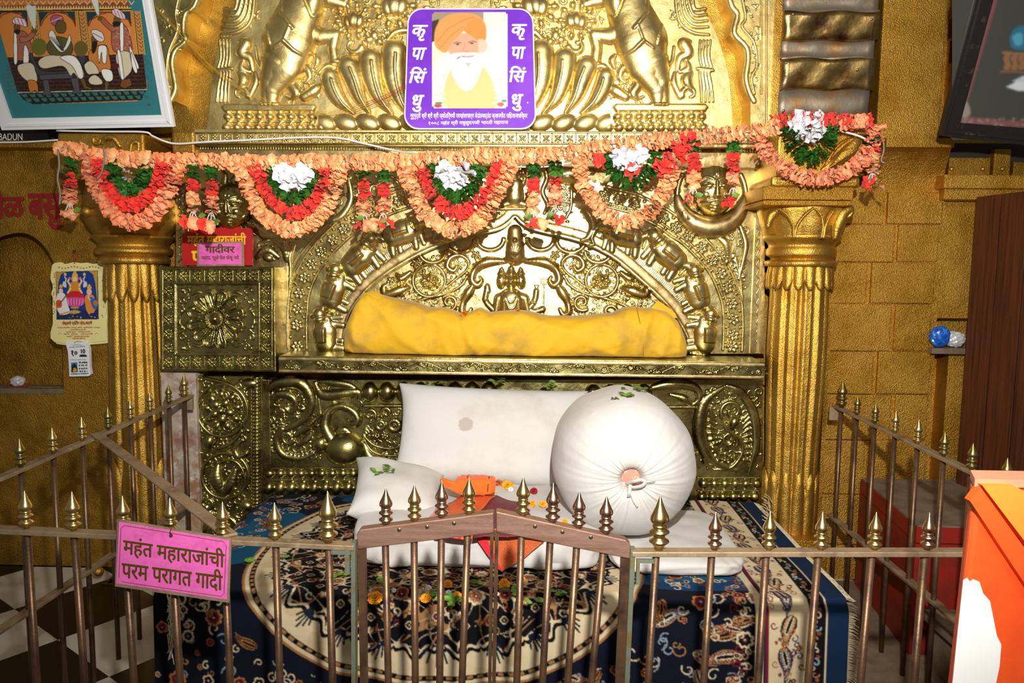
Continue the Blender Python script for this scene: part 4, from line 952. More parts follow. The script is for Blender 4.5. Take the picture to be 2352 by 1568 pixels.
rt = [C(curve3([(1660, 890, 5), (1620, 920, 13), (1606, 970, 16), (1612, 1020, 16), (1640, 1060, 10), (1690, 1080, 6)], 6), 0.6), C(curve3([(1720, 1085, 4), (1736, 1020, 10), (1730, 950, 12), (1700, 900, 9), (1670, 886, 5)], 6), 0.6),
      C(spiral(1680, 944, 26, 6, 1.1, 2.6, 6, 6, 24), 0.9), C(curve3([(1654, 944, 4), (1668, 985, 5), (1700, 1010, 5), (1704, 1040, 5), (1680, 1072, 5), (1640, 1078, 4)], 6), 0.9), C(spiral(1674, 1012, 20, 5, -1.2, 0.6, 5, 5, 22), 0.9), C(spiral(1630, 1050, 24, 5, 1.2, 5.0, 6, 5, 22), 0.9), EL(1684, 968, 14, 18, 0.4, 14), EL(1664, 1040, 9, 9, 0, 9), EL(1680, 1050, 7, 7, 0, 7), EL(1664, 1056, 6, 6, 0, 6)]
for k in range(9): rt.append(C([(1604 + 2 * k, 930 + 16 * k, 3), (1624 + 2 * k, 938 + 14 * k, 6), (1642 + k, 956 + 10 * k, 3)], 0.7)); rt.append(C([(1742 - 2 * k, 930 + 16 * k, 3), (1724 - 2 * k, 944 + 14 * k, 6), (1706, 964 + 10 * k, 3)], 0.7))
rt += [C(curve3([(1500, 890, 8), (1550, 880, 14), (1596, 890, 10), (1606, 914, 9), (1590, 930, 6)], 6), 0.75), C(curve3([(1540, 906, 5), (1570, 915, 10), (1590, 930, 6)], 5), 0.7)]
relief('leaf_scroll', rt + fill([(1590, 882), (1744, 882), (1744, 1086), (1600, 1086)], 20, 73, 0.8) + foliage(1590, 885, 1740, 1080, 40, 54, 5, 10), YP, M_BRASSD, tP, 1.5)
relief('base_gadroons', [EL(1616 + k * 24, 1110, 12, 12, 0.4, 10) for k in range(6)] + [EL(1612 + k * 24, 1140, 12, 12, 0.4, 10) for k in range(6)] + [PG([(1600, 1094), (1745, 1094), (1745, 1098), (1600, 1098)], 4, 2), PG([(1600, 1124), (1745, 1124), (1745, 1128), (1600, 1128)], 4, 2)], YP, M_BRASSD, tP, 1.6)
for x, y in ((616, 874), (830, 885), (1416, 893), (1566, 895), (1748, 1006), (1690, 900)): nail(x, y, YP - 0.004, tP)

YS = 3.44
tQ = thing('roundel_panel', 'dark brass side panel with two flower roundels beside the peeling marble post', 'relief panel', W(530, 1330, YS))
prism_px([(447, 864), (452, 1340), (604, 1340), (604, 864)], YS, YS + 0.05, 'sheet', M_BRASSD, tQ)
def roundel(cx, cy, rx, ry, ph):
    P = [RG(cx, cy, rx, ry, 4.5, 0.95), RG(cx, cy, rx - 9, ry - 9, 2, 0.9)]
    for k in range(5): q = ph + k * 2 * PI / 5; P += [EL(cx + rx * .32 * math.cos(q), cy + ry * .32 * math.sin(q), rx * .25, ry * .2, q, 12)]
    for k in range(9): q = ph + .3 + k * 2 * PI / 9; P += [EL(cx + rx * .62 * math.cos(q), cy + ry * .62 * math.sin(q), rx * .2, ry * .15, q, 8)]
    return P + [EL(cx, cy, rx * .2, ry * .2, 0, 14)]
relief('roundel', roundel(511, 942, 57, 60, 0.2), YS, M_BRASSD, tQ, 1.3)
relief('roundel', [RG(518, 1092, 53, 52, 5, 0.95), RG(526, 1100, 36, 44, 4, 0.9), C(curve3([(500, 1070, 8), (498, 1100, 18), (514, 1128, 12), (530, 1110, 14), (540, 1080, 8)], 5), 0.7)] + [EL(484 + 2 * k, 1060 + 9 * k, 4.5, 4.5, 0, 5) for k in range(8)], YS, M_BRASSD, tQ, 1.3)
sf = [C(curve3([(470, 868, 4), (530, 884, 4), (562, 920, 4), (566, 960, 4)], 5), 1), C(curve3([(556, 1010, 5), (540, 1030, 7), (548, 1048, 8), (566, 1040, 6)], 5), 0.8), C(curve3([(500, 1030, 4), (530, 1020, 5), (556, 990, 4)], 5), 0.9), C(curve3([(460, 1150, 4), (490, 1180, 5), (530, 1190, 5), (560, 1230, 4)], 5), 0.9), C(spiral(478, 1160, 20, 5, 1.1, 2, 5, 5, 20), 0.9), EL(575, 880, 20, 12, 0, 10), EL(566, 1160, 18, 14, 0.4, 11), EL(480, 1015, 14, 18, 0.2, 10), C(spiral(484, 1230, 30, 8, -1.0, 0, 7, 5, 22), 0.9), C(spiral(548, 1260, 28, 8, 1.0, 0, 7, 5, 22), 0.9)]
relief('scroll_foliage', sf + fill([(456, 870), (572, 870), (572, 1325), (458, 1325)], 20, 74, 0.7) + foliage(458, 872, 572, 1320, 70, 55, 5, 10), YS, M_BRASSD, tQ, 1.5)
relief('bead_column', [EL(589, 868 + k * 8.2, 9, 4.6, -0.15, 6) for k in range(56)], YS, M_BRASSD, tQ, 1.3)
relief('column_lines', [C([(577, 866, 2), (577, 1330, 2)], 1.2), C([(601, 866, 2), (601, 1330, 2)], 1.2)], YS, M_BRASSD, tQ, 1.5)

# peeling marble post below the box
tag(wallbox('pillar_base', 386, 856, 449, 1345, 3.41, 3.62, M_PLASTER, 0.006), kind='structure', )
bpy.data.objects['pillar_base'].name = 'marble_post'; o = bpy.data.objects['marble_post']; del o['kind']
tag(o, 'peeling whitish marble post under the rosette box at the end of the left railing', 'post')

# ================================================================ columns
def column(side):
    if side == 'r':
        cxp, Yc, k = 1824, 3.44, 1.0; lab = 'gilded fluted column right of the shrine with lotus-petal capital'
    else:
        cxp, Yc, k = 322, 3.50, 0.96; lab = 'gilded fluted column left of the shrine behind the hanging calendar'
    t = thing('fluted_column', lab, 'column')
    X0 = W(cxp, 900, Yc)[0]
    def zz(py): return W(cxp, py, Yc)[2]
    def rr(hw): return hw * (Yc - 0.1) / F
    t.location = (X0, Yc, zz(1380))
    def shell(name, prof, nf=0, amp=0.0, m=M_GOLDS, n=96, fn=None, sub=3, cap=True):
        vs = []; fs = []; pr = spline([(p[0], p[1]) for p in prof], sub) if sub > 1 else np.array(prof, float)
        for py, hw in pr:
            z = zz(py)
            for i in range(n):
                a_ = 2 * PI * i / n; r = rr(hw)
                if nf: r *= 1 - amp * (1 - abs(math.cos(nf * a_ / 2)) ** 0.6 if fn is None else fn(nf * a_ / 2))
                vs.append((X0 + r * math.sin(a_), Yc - r * math.cos(a_), z))
        m_ = len(pr)
        for j in range(m_ - 1):
            for i in range(n): fs.append((j * n + i, (j + 1) * n + i, (j + 1) * n + (i + 1) % n, j * n + (i + 1) % n))
        if cap: fs += [tuple(range(n)), tuple(range((m_ - 1) * n, m_ * n))[::-1]]
        o = npmesh(name, vs, fs, m, t, smooth=True)
        return o
    def leaves(name, py_top, py_tip, py_root, hw, nl, bulge, m=M_GOLDS, ph=0.0, up=False):
        # a ring of petals: overlapping tongues
        vs = []; fs = []; n = nl * 14; rows = 12
        for j in range(rows + 1):
            tj = j / rows
            for i in range(n):
                a_ = 2 * PI * i / n + ph; w = abs(math.cos(nl * a_ / 2)) ** 0.55
                tip = py_root + (py_tip - py_root) * w
                py = py_top + (tip - py_top) * tj
                lip = bulge * (tj ** 3) * w
                r = rr(hw + 4 + 7 * math.sin(PI * min(1, tj * 1.05)) * w * 0.6 + lip + 3 * w)
                if j == rows: r -= rr(5)
                vs.append((X0 + r * math.sin(a_), Yc - r * math.cos(a_), zz(py)))
        for j in range(rows):
            for i in range(n):
                q = (j * n + i, (j + 1) * n + i, (j + 1) * n + (i + 1) % n, j * n + (i + 1) % n)
                fs.append(q if not up else q[::-1])
        return npmesh(name, vs, fs, m, t, smooth=True)
    if side == 'r':
        shell('shaft', [(640, 66), (700, 67), (800, 68), (900, 66), (1000, 62), (1080, 60), (1150, 58), (1233, 52)], 12, 0.16, fn=lambda q: (abs(math.sin(q)) ** 6) * 1.0 + 0.25 * (abs(math.cos(q)) ** 14), sub=3)
        leaves('collar_petals', 604, 666, 640, 62, 17, 7)
        shell('collar_top', [(597, 70), (600, 78), (606, 80), (612, 77)], 14, 0.03)
        leaves('lower_leaves', 1235, 1072, 1125, 54, 12, 6, up=True)
        shell('lotus_foot', [(1222, 50), (1232, 54), (1240, 48), (1246, 44)], 0)
        shell('neck', [(540, 84), (548, 86), (556, 78), (566, 72), (572, 76), (580, 77), (588, 76), (592, 68), (600, 66)], 0, sub=2)
        shell('capital', [(470, 92), (476, 100), (486, 102), (500, 98), (520, 93), (540, 86), (546, 84)], 8, 0.06, fn=lambda q: abs(math.sin(q)) ** 8)
        for q in (-0.95, -0.32, 0.32, 0.95):
            pass
        # corner volutes and leaf lines of the bell
        vol = [C(curve3([(1918, 545, 5), (1924, 515, 12), (1936, 490, 12), (1952, 480, 9), (1954, 492, 6), (1944, 500, 4)], 5), 0.8)]
        relief('corner_leaf', vol, Yc - 0.16, M_GOLDS, t, 1.5)
        relief('corner_leaf', [C(curve3([(1764, 520, 5), (1770, 498, 10), (1782, 486, 9), (1792, 480, 5)], 5), 0.8)], Yc - 0.16, M_GOLDS, t, 1.5)
        relief('capital_ribs', [C(curve3([(1826 - 4, 545, 2.5), (1822, 520, 2.5), (1810, 496, 2.5), (1790, 480, 2.5)], 4), 1), C(curve3([(1826, 545, 2.5), (1830, 520, 2.5), (1846, 496, 2.5), (1868, 478, 2.5)], 4), 1), C(curve3([(1886, 545, 2.5), (1890, 520, 2.5), (1886, 496, 2.5), (1874, 480, 2.5)], 4), 1), C(curve3([(1892, 545, 2.5), (1896, 520, 2.5), (1904, 500, 2.5), (1914, 484, 2.5)], 4), 1)], Yc - 0.205, M_GOLDS, t, 1.3, hs=1.2)
        a = W(1752, 470, 3.20); b = W(1962, 428, 3.20)
        mb = MB(); z1 = a[2] + 0.022; mb.box(a[0], b[0], 3.20, YB, z1, b[2], 0.005); mb.box(a[0] + 0.004, b[0] - 0.006, 3.205, YB, a[2], z1 - 0.002, 0.005)
        mb.build('abacus', M_GOLD, t)
        a = W(1772, 427, 3.17); b = W(1978, 405, 3.17); MB().box(a[0], b[0], 3.17, YB, a[2], b[2], 0.018).build('torus', M_GOLDS, t)
        a = W(1784, 404, 3.20); b = W(1986, 262, 3.20); MB().box(a[0], b[0], 3.20, YB, a[2], b[2], 0.01).build('bracket', M_GOLDS, t)
        br = [RG(1850, 348, 22, 20, 6, 0.8), C(curve3([(1890, 390, 6), (1920, 372, 14), (1952, 344, 16), (1968, 322, 10)], 5), 0.6), C(curve3([(1888, 392, 3), (1920, 340, 4), (1950, 320, 4), (1972, 322, 3)], 5), 1), C([(1790, 305, 6), (1990, 305, 6)], 0.6)] + [ADD(C([(1900 + 3 * k, 388 - 2 * k, 1.4), (1930 + 7 * k, 350 - 4 * k + k * k * .6, 1.4)], 1.2)) for k in range(6)]
        relief('carved_scroll', br, 3.20, M_GOLDS, t, 1.5)
        a = W(1774, 1372, 3.24); b = W(1906, 1252, 3.24); MB().box(a[0], b[0], 3.26, YB, 0, b[2], 0.006).build('plinth', M_GOLDD, t)
        a = W(1780, 1256, 3.26); b = W(1902, 1240, 3.26); MB().box(a[0], b[0], 3.25, YB, a[2], b[2], 0.004).build('plinth_cap', M_GOLDD, t)
        # plain side stile between column and wall
        a = W(1872, 1260, 3.50); b = W(1900, 640, 3.50); MB().box(a[0], b[0], 3.46, YB, 0.2, b[2], 0.004).build('side_stile', M_GOLDD, t)
    else:
        shell('shaft', [(600, 60), (700, 62), (760, 64), (850, 66), (950, 68), (1050, 69), (1150, 69), (1290, 66)], 12, 0.16, fn=lambda q: (abs(math.sin(q)) ** 6) * 1.0 + 0.25 * (abs(math.cos(q)) ** 14), sub=3)
        leaves('collar_petals', 596, 692, 655, 58, 15, 7)
        shell('collar_top', [(586, 66), (590, 76), (598, 80), (606, 77)], 11, 0.03)
        leaves('lower_leaves', 1300, 1042, 1110, 63, 11, 6, up=True)
        shell('neck', [(540, 84), (546, 92), (552, 84), (562, 76), (568, 76), (572, 84), (582, 84), (586, 74), (592, 68)], 0, sub=2)
        shell('capital', [(400, 92), (430, 96), (470, 104), (500, 104), (520, 98), (540, 84), (544, 82)], 8, 0.04, fn=lambda q: abs(math.sin(q)) ** 8)
        shell('base_bell', [(1290, 66), (1310, 78), (1330, 92), (1350, 96), (1362, 90)], 0)
        mb = MB(); q = W(226, 1312, 3.3); mb.lathe([(q[2] + 0.024 * math.sin(v), 0.024 * math.cos(v)) for v in np.linspace(-1.5, 1.5, 9)], q[0], q[1], 14); mb.build('foot_ball', M_GOLDS, t, True)
        q = W(200, 486, 3.32); mb = MB(); mb.lathe([(q[2] + 0.026 * math.sin(v), 0.026 * math.cos(v)) for v in np.linspace(-1.5, 1.5, 9)], q[0], q[1], 14); mb.build('capital_ball', M_GOLDS, t, True)
        a = W(240, 1400, 3.30); b = W(388, 1358, 3.30); MB().box(a[0], b[0], 3.30, YB, 0, b[2], 0.006).build('plinth', M_GOLDD, t)
        a = W(170, 412, 3.30); b = W(402, 395, 3.30); MB().box(a[0], b[0], 3.30, YB, a[2], b[2], 0.012).build('abacus', M_GOLDS, t)
        a = W(136, 398, 3.33); b = W(330, 306, 3.33); MB().box(a[0], b[0], 3.33, YB, a[2], b[2], 0.01).build('bracket', M_GOLDS, t)
        relief('carved_scroll', [C(spiral(222, 322, 10, 4, 1.0, 0, 5, 4, 16), 0.9), C(curve3([(236, 330, 4), (244, 318, 7), (262, 318, 7), (276, 336, 5)], 5), 0.9), C(curve3([(300, 350, 4), (304, 330, 6), (318, 328, 5), (318, 350, 4)], 5), 0.9)], 3.33, M_GOLDS, t, 1.4)
        a = W(395, 352, 3.42); b = W(446, 300, 3.42); MB().box(a[0], b[0], 3.42, YB, a[2], b[2], 0.012).build('corbel', M_GOLDS, t)
column('l'); column('r')

# ---------------------------------------------------------------- ribbed cladding above the right column
tC = thing('ribbed_cladding', 'ribbed strip of dull and shiny copper sheet above the right column', 'metal cladding', W(1900, 262, 3.40))
prof = [(268, 0.0, 0), (240, 0.004, 0), (207, 0.012, 0), (203, 0.022, 1), (190, 0.026, 1), (176, 0.036, 1), (160, 0.046, 1), (145, 0.052, 1), (134, 0.052, 1), (130, 0.050, 0), (128, 0.006, 0), (112, 0.010, 0), (95, 0.018, 0), (90, 0.030, 1), (74, 0.036, 1), (56, 0.048, 1), (38, 0.056, 1), (26, 0.056, 1), (22, 0.008, 0), (5, 0.014, 0), (-20, 0.02, 0), (-24, 0.034, 1), (-60, 0.05, 1), (-90, 0.05, 1)]
def clad(kind, name, m):
    vs = []; fs = []; n = 14
    for j, (py, d, kk) in enumerate(prof):
        xl_ = 1787 + (268 - py) * 0.045 + (4 if kk else 0); xr_ = 1992 + (268 - py) * 0.10 + (6 if kk else 0)
        for i in range(n + 1):
            px = xl_ + (xr_ - xl_) * i / n
            dd = d + 0.004 * math.sin(i * 1.3 + py * 0.07) + 0.003 * math.sin(i * 0.5 + py * .2)
            vs.append(W(px, py + 2.5 * math.sin(i * 0.8 + j), 3.42 - dd))
    for j in range(len(prof) - 1):
        k = 1 if (prof[j][2] and prof[j + 1][2]) or (prof[j + 1][2] and not prof[j][2]) else 0
        if k != kind: continue
        for i in range(n): fs.append((j * (n + 1) + i, j * (n + 1) + i + 1, (j + 1) * (n + 1) + i + 1, (j + 1) * (n + 1) + i))
    used = sorted(set(i for f in fs for i in f)); mp = {u: i for i, u in enumerate(used)}
    o = npmesh(name, [vs[u] for u in used], [tuple(mp[i] for i in f) for f in fs], m, tC, smooth=True)
    so = o.modifiers.new('thick', 'SOLIDIFY'); so.thickness = 0.003
    return o
clad(0, 'flat_sheet', M_COPPERG); clad(1, 'rib', M_COPPER)
a = W(1790, 268, 3.43); b = W(2012, -150, 3.43); MB().box(a[0], b[0], 3.43, YB, a[2], b[2]).build('backing', M_GOLDD, tC)
for x, y in ((1822, 32), (2002, 44), (1806, 144), (1970, 160), (1800, 254)): nail(x, y, 3.36, tC, 0.006)
# ================================================================ railings
FPROF = [(0.0, 0.075), (0.06, 0.08), (0.07, 0.10), (0.10, 0.115), (0.155, 0.18), (0.175, 0.18), (0.22, 0.11), (0.25, 0.10), (0.28, 0.115), (0.33, 0.18), (0.35, 0.18), (0.395, 0.11), (0.41, 0.10), (0.42, 0.125), (0.455, 0.125), (0.465, 0.10), (0.49, 0.13), (0.53, 0.163), (0.57, 0.170), (0.62, 0.160), (0.70, 0.120), (0.80, 0.075), (0.90, 0.04), (0.97, 0.016), (1.0, 0.003)]
FPM = {}
def finial(p, h, m, parent):
    key = round(h, 3); n = 20
    vs = []; fs = []; k = len(FPROF)
    me = FPM.get((key, m.name))
    if me is None:
        for t, r in FPROF:
            for i in range(n): a_ = 2 * PI * i / n; vs.append((r * h * math.cos(a_), r * h * math.sin(a_), t * h))
        for j in range(k - 1):
            for i in range(n): fs.append((j * n + i, j * n + (i + 1) % n, (j + 1) * n + (i + 1) % n, (j + 1) * n + i))
        fs.append(tuple(range(n))[::-1])
        me = bpy.data.meshes.new('finial'); me.from_pydata(vs, [], fs); me.polygons.foreach_set('use_smooth', [True] * len(me.polygons)); me.materials.append(m); FPM[(key, m.name)] = me
    o = link('finial', me, parent); o.location = o.location + V(p)
    return o
def rod(p, q, r, m, parent, name='bar'): return MB().tube([p, q], r, 12).build(name, m, parent, True)
def flatbar(p, q, wid, hgt, name, m, parent, drop=0.0):
    p = np.array(p, float); q = np.array(q, float); d = q - p; d /= np.linalg.norm(d); s = np.cross(d, (0, 0, 1)); s /= np.linalg.norm(s)
    up = np.array([0, 0, 1.0]); P = []
    for z in (-hgt, 0):
        for a_, sg in ((p, -1), (p, 1), (q, 1), (q, -1)): P.append(a_ + s * sg * wid / 2 + up * (z - drop))
    o = MB().hexa(P).build(name, m, parent); fix_normals(o)
    b = o.modifiers.new('edge', 'BEVEL'); b.width = 0.002; b.segments = 2
    return o
YF = 1.75
fmat = [M_FIN, M_FINP, M_FIN, M_FIN, M_FING]
# front left
ta = thing('front_railing', 'front length of brass railing on the left carrying the large pink sign', 'railing', W(400, 1568, YF))
P0 = W(-300, 1196, YF); P1 = W(816, 1248, YF)
flatbar(P0, P1, 0.032, 0.013, 'top_rail', M_RAIL, ta)
flatbar(P0 - np.array([0, 0, 0.47]), P1 - np.array([0, 0, 0.47]), 0.032, 0.013, 'lower_rail', M_RAIL, ta)
def onrail(px, A, B):
    # point of the rail line seen at px
    d = ray(px, 1230.0); t = (YF - CAM[1]) / d[1]; x = CAM[0] + d[0] * t
    f_ = (x - A[0]) / (B[0] - A[0]); return A + (B - A) * f_
def vbar(px0, py0, px1, py1, Y, r, parent, top=None, m=M_BRONZE, n='bar', zmin=0.0):
    a_ = W(px0, py0, Y); b_ = W(px1, py1, Y); d = b_ - a_; e = a_ + d * ((a_[2] - zmin) / (a_[2] - b_[2]))
    if top is not None: a_ = a_ + (a_ - b_) / np.linalg.norm(b_ - a_) * top
    return rod(a_, e, r, m, parent, n)
FL = [(-170, 96), (-52, 95), (62, 93), (170, 96), (285, 92), (393, 92), (513, 88), (632, 92), (754, 126)]
FLb = [(-170, -138), (-52, -25), (66, 85), (172, 195), (287, 308), (400, 414), (516, 529), (634, 643), (755, 764)]
for k, (px, hp) in enumerate(FL):
    p = onrail(px, P0, P1)
    finial(p, hp * YF / F, M_FIN if k != 4 else M_FIN, ta)
    b0 = FLb[k]; q0 = np.array([p[0] + 0.001, p[1], p[2] - 0.012]); e = W(b0[1], 1568, YF); dd = (e - q0); e2 = q0 + dd * (q0[2] / (q0[2] - e[2]))
    rod(q0, e2, 0.0090 if k < 8 else 0.0095, M_BRONZE, ta)
# hinge post and corner bracket
a = W(806, 1252, YF); b = W(816, 1248, YF)
def post(px0, px1, py0, qx0, qx1, name, m, parent, Ya=YF - 0.012, Yb=YF + 0.014):
    A0, A1, B0, B1 = W(px0, py0, Ya), W(px1, py0, Ya), W(qx0, 1568, Ya), W(qx1, 1568, Ya)
    f_ = (A0[2]) / (A0[2] - B0[2]); C0 = A0 + (B0 - A0) * f_; C1 = A1 + (B1 - A1) * f_
    dv = np.array([0, Yb - Ya, 0])
    o = MB().hexa([C0, C1, C1 + dv, C0 + dv, A0, A1, A1 + dv, A0 + dv]).build(name, m, parent); fix_normals(o); return o
post(806, 816, 1247, 807, 816, 'hinge_post', M_VERD, ta)
MB().box(*(lambda u, v: (u[0], v[0], YF - 0.014, YF - 0.006, u[2], v[2]))(W(764, 1268, YF), W(808, 1257, YF))).build('corner_bracket', M_VERD, ta)
MB().box(*(lambda u, v: (u[0], v[0], YF - 0.016, YF - 0.006, u[2], v[2]))(W(796, 1312, YF), W(806, 1258, YF))).build('corner_bracket', M_VERD, ta)
# front right
tb = thing('front_railing', 'front length of brass railing on the right before the rug and orange stand', 'railing', W(1900, 1568, YF))
Q0 = W(1450, 1262, YF); Q1 = W(2650, 1262, YF)
flatbar(Q0, Q1, 0.032, 0.013, 'top_rail', M_RAIL, tb)
flatbar(Q0 - np.array([0, 0, 0.45]), Q1 - np.array([0, 0, 0.45]), 0.032, 0.013, 'lower_rail', M_RAIL, tb)
FR = [(1514, 132, 1489), (1642, 92, 1616), (1767, 93, 1741), (1887, 92, 1856), (2010, 91, 1976), (2132, 90, 2099), (2255, 90, 2215), (2376, 90, 2330)]
for k, (px, hp, bx) in enumerate(FR):
    p = onrail(px, Q0, Q1)
    finial(p, hp * YF / F, M_FINP if k in (1, 5) else M_FIN, tb)
    q0 = np.array([p[0] - 0.006, p[1], p[2] - 0.012]); e = W(bx, 1568, YF); dd = (e - q0); rod(q0, q0 + dd * (q0[2] / (q0[2] - e[2])), 0.0092, M_BRONZE, tb)
post(1449, 1460, 1262, 1435, 1446, 'hinge_post', M_VERD, tb)
MB().box(*(lambda u, v: (u[0], v[0], YF - 0.014, YF - 0.006, u[2], v[2]))(W(1460, 1288, YF), W(1500, 1280, YF))).build('corner_bracket', M_VERD, tb)
MB().box(*(lambda u, v: (u[0], v[0], YF - 0.016, YF - 0.006, u[2], v[2]))(W(1459, 1336, YF), W(1468, 1280, YF))).build('corner_bracket', M_VERD, tb)

# gate of two leaves
YT = 1.735
def gate(side):
    if side == 'l':
        t = thing('gate_leaf', 'left gate leaf with brown rail rising to the right and four finials', 'gate', W(980, 1568, YT))
        rail = [(826, 1216), (1134, 1177), (1134, 1224), (822, 1262), (819, 1226)]
        bars = [(885, 892), (951, 954), (1014, 1010), (1074, 1061)]; fin = [(884, 93, M_FINP), (950, 92, M_FIN), (1013, 92, M_FINP), (1076, 92, M_FIN)]
        scr = [(917, 1216), (981, 1209), (1043, 1201)]
        st = [(821, 838, 1258, 827, 842), (1126, 1133, 1222, 1121, 1128)]
        ty = lambda x: 1216 + (x - 826) * (1177 - 1216) / 308
    else:
        t = thing('gate_leaf', 'right gate leaf with brown rail sloping down to the right and four finials', 'gate', W(1290, 1568, YT))
        rail = [(1139, 1174), (1438, 1240), (1449, 1252), (1447, 1284), (1140, 1222)]
        bars = [(1198, 1187), (1264, 1246), (1325, 1304), (1386, 1359)]; fin = [(1201, 97, M_FIN), (1270, 97, M_FINP), (1330, 92, M_FINP), (1393, 96, M_FINP)]
        scr = [(1229, 1208), (1292, 1221), (1357, 1233)]
        st = [(1137, 1145, 1224, 1130, 1138), (1427, 1446, 1282, 1415, 1434)]
        ty = lambda x: 1174 + (x - 1139) * (1240 - 1174) / 299
    P = W([p[0] for p in rail], [p[1] for p in rail], YT - 0.012)
    o = MB().prism(P, (0, 0.03, 0)).build('top_rail', M_GATE, t); fix_normals(o)
    bv = o.modifiers.new('edge', 'BEVEL'); bv.width = 0.003; bv.segments = 2
    for (x0, x1), (fx, fh, fm) in zip(bars, fin):
        a_ = W(x0, ty(x0) + 30, YT + 0.002); b_ = W(x1, 1568, YT + 0.002); rod(a_, a_ + (b_ - a_) * ((a_[2] - 0.06) / (a_[2] - b_[2])), 0.0088, M_BRONZE, t)
        p = W(fx, ty(fx), YT - 0.012); p[1] = YT + 0.003; p[2] += -0.003; finial(p, fh * YT / F, fm, t)
    for s_ in st: post(*s_, 'stile', M_BRONZE, t, YT - 0.008, YT + 0.012)
    a_, b_ = W(bars[0][1], 1568, YT), W(bars[-1][1], 1568, YT)
    MB().box(min(W(st[0][3], 1568, YT)[0], a_[0]) - 0.0, max(W(st[1][4], 1568, YT)[0], b_[0]), YT - 0.008, YT + 0.012, 0.06, 0.10).build('bottom_rail', M_GATE, t)
    for x, y in scr:
        q = W(x, y, YT - 0.012); mb = MB(); mb.lathe([(-0.003, 0.0052), (0.0012, 0.0052), (0.0022, 0.003)], 0, 0, 12)
        mb.v = [(v[0] + q[0], q[1] - v[2], q[2] + v[1]) for v in mb.v]
        s = mb.build('screw', M_SCREW, t, True)
gate('l'); gate('r')

# side railings running back to the shrine
def side(nm, lab, X, fins, wall_px, wall_py, low, sgn, mats):
    t = thing('side_railing', lab, 'railing', (X, 2.6, 0))
    B = WX(wall_px, wall_py, X); A = None
    pts = [WX(px, pb, X) for px, pt, pb in fins]
    Ys = np.array([p[1] for p in pts]); Zs = np.array([p[2] for p in pts]); k = np.polyfit(Ys, Zs, 1)
    zf = lambda y: k[0] * y + k[1]
    y1 = min(max(Ys) + 0.06, 3.52)
    flatbar((X, YF + 0.03, zf(YF)), (X, y1, zf(y1)), 0.032, 0.012, 'top_rail', M_RAIL, t)
    lo = [WX(px, py, X) for px, py in low]; kl = np.polyfit([p[1] for p in lo], [p[2] for p in lo], 1)
    zl = lambda y: kl[0] * y + kl[1]
    flatbar((X, YF + 0.03, zl(YF)), (X, y1, zl(y1)), 0.032, 0.012, 'lower_rail', M_RAIL, t)
    for i, (px, pt, pb) in enumerate(fins):
        p = pts[i]; h = (pb - pt) * p[1] / F
        finial((X, p[1], zf(p[1])), max(h, 0.085), mats[i % len(mats)], t); rod((X, p[1], zf(p[1]) - 0.011), (X, p[1], 0.0), 0.009, M_BRONZE, t)
    a_ = (X - 0.02, y1 - 0.002, zf(y1) - 0.075); 
    MB().box(X - 0.03, X + 0.01, y1 - 0.006, y1 + 0.006, zf(y1) - 0.07, zf(y1) - 0.01).build('wall_bracket', M_RAIL, t)
    return t, zf
tl_, zfl = side('side_railing', 'left side railing running back to the peeling marble post', -1.555, [(-40, 1040, 1115), (48, 1005, 1075), (122, 975, 1036), (189, 952, 1008), (249, 930, 985), (300, 915, 963), (345, 899, 945), (388, 883, 929), (424, 857, 913)], 444, 915, [(0, 1442), (263, 1267), (444, 1147)], -1, [M_FIN, M_FING, M_FIN])
tr_, zfr = side('side_railing', 'right side railing running back to the gilded block wall', 1.40, [(1933, 868, 932), (1968, 905, 951), (2009, 925, 973), (2055, 945, 997), (2107, 965, 1022), (2167, 992, 1050), (2231, 1018, 1081), (2310, 1046, 1112), (2412, 1090, 1160)], 1910, 927, [(1906, 1181), (1987, 1240), (2188, 1415)], 1, [M_FING, M_FING, M_FING, M_FIN, M_FIN])
# flat tie across the corner
A = np.array([-1.555, WX(220, 1000, -1.555)[1], zfl(WX(220, 1000, -1.555)[1]) + 0.003]); Bq = onrail(530, P0, P1) + np.array([0, 0, 0.003])
tt = flatbar(A, Bq, 0.036, 0.007, 'corner_tie', M_RAIL, None, -0.006)
tag(tt, 'flat brown diagonal tie bar across the left corner of the railing', 'brace bar')
# pink sign hung on the front railing
def plane3(pa, pb, pc):
    n = np.cross(pb - pa, pc - pa); n /= np.linalg.norm(n)
    if n[1] < 0: n = -n
    return pa, n
ts = thing('hanging_sign', 'large pink Marathi sign hung on the front railing, tilted', 'sign', W(400, 1380, 1.71))
org = np.array([0, 1.715, 0.0]); nr = np.array([0.0, 1.0, 0.0])
cor_ = [(269, 1192), (531, 1236), (526, 1384), (264, 1346)]
Pq = WP([c[0] for c in cor_], [c[1] for c in cor_], org, nr)
fix_normals(MB().prism(Pq, (0, 0.004, 0)).build('plate', M_RAIL, ts))
ins = [(274, 1198), (527, 1240), (521, 1376), (268, 1339)]
Pq = WP([c[0] for c in ins], [c[1] for c in ins], org, nr)
pf = fix_normals(MB().prism(Pq - np.array([0, 0.001, 0]), (0, 0.001, 0)).build('pink_face', M_PINK, ts))
def sg(u, v):  # position inside the sign face
    a_ = np.array(ins[0]) * (1 - u) + np.array(ins[1]) * u; b_ = np.array(ins[3]) * (1 - u) + np.array(ins[2]) * u
    return tuple(a_ * (1 - v) + b_ * v)
text_px('lettering', 'महंत महाराजांची', sg(0.045, 0.19), sg(0.965, 0.15), sg(0.05, 0.545), org, nr, M_GOLDLET, pf, 0.016, lift=0.001)
text_px('lettering', 'परम परागत गादी', sg(0.04, 0.555), sg(0.955, 0.51), sg(0.045, 0.91), org, nr, M_GOLDLET, pf, 0.016, lift=0.001)
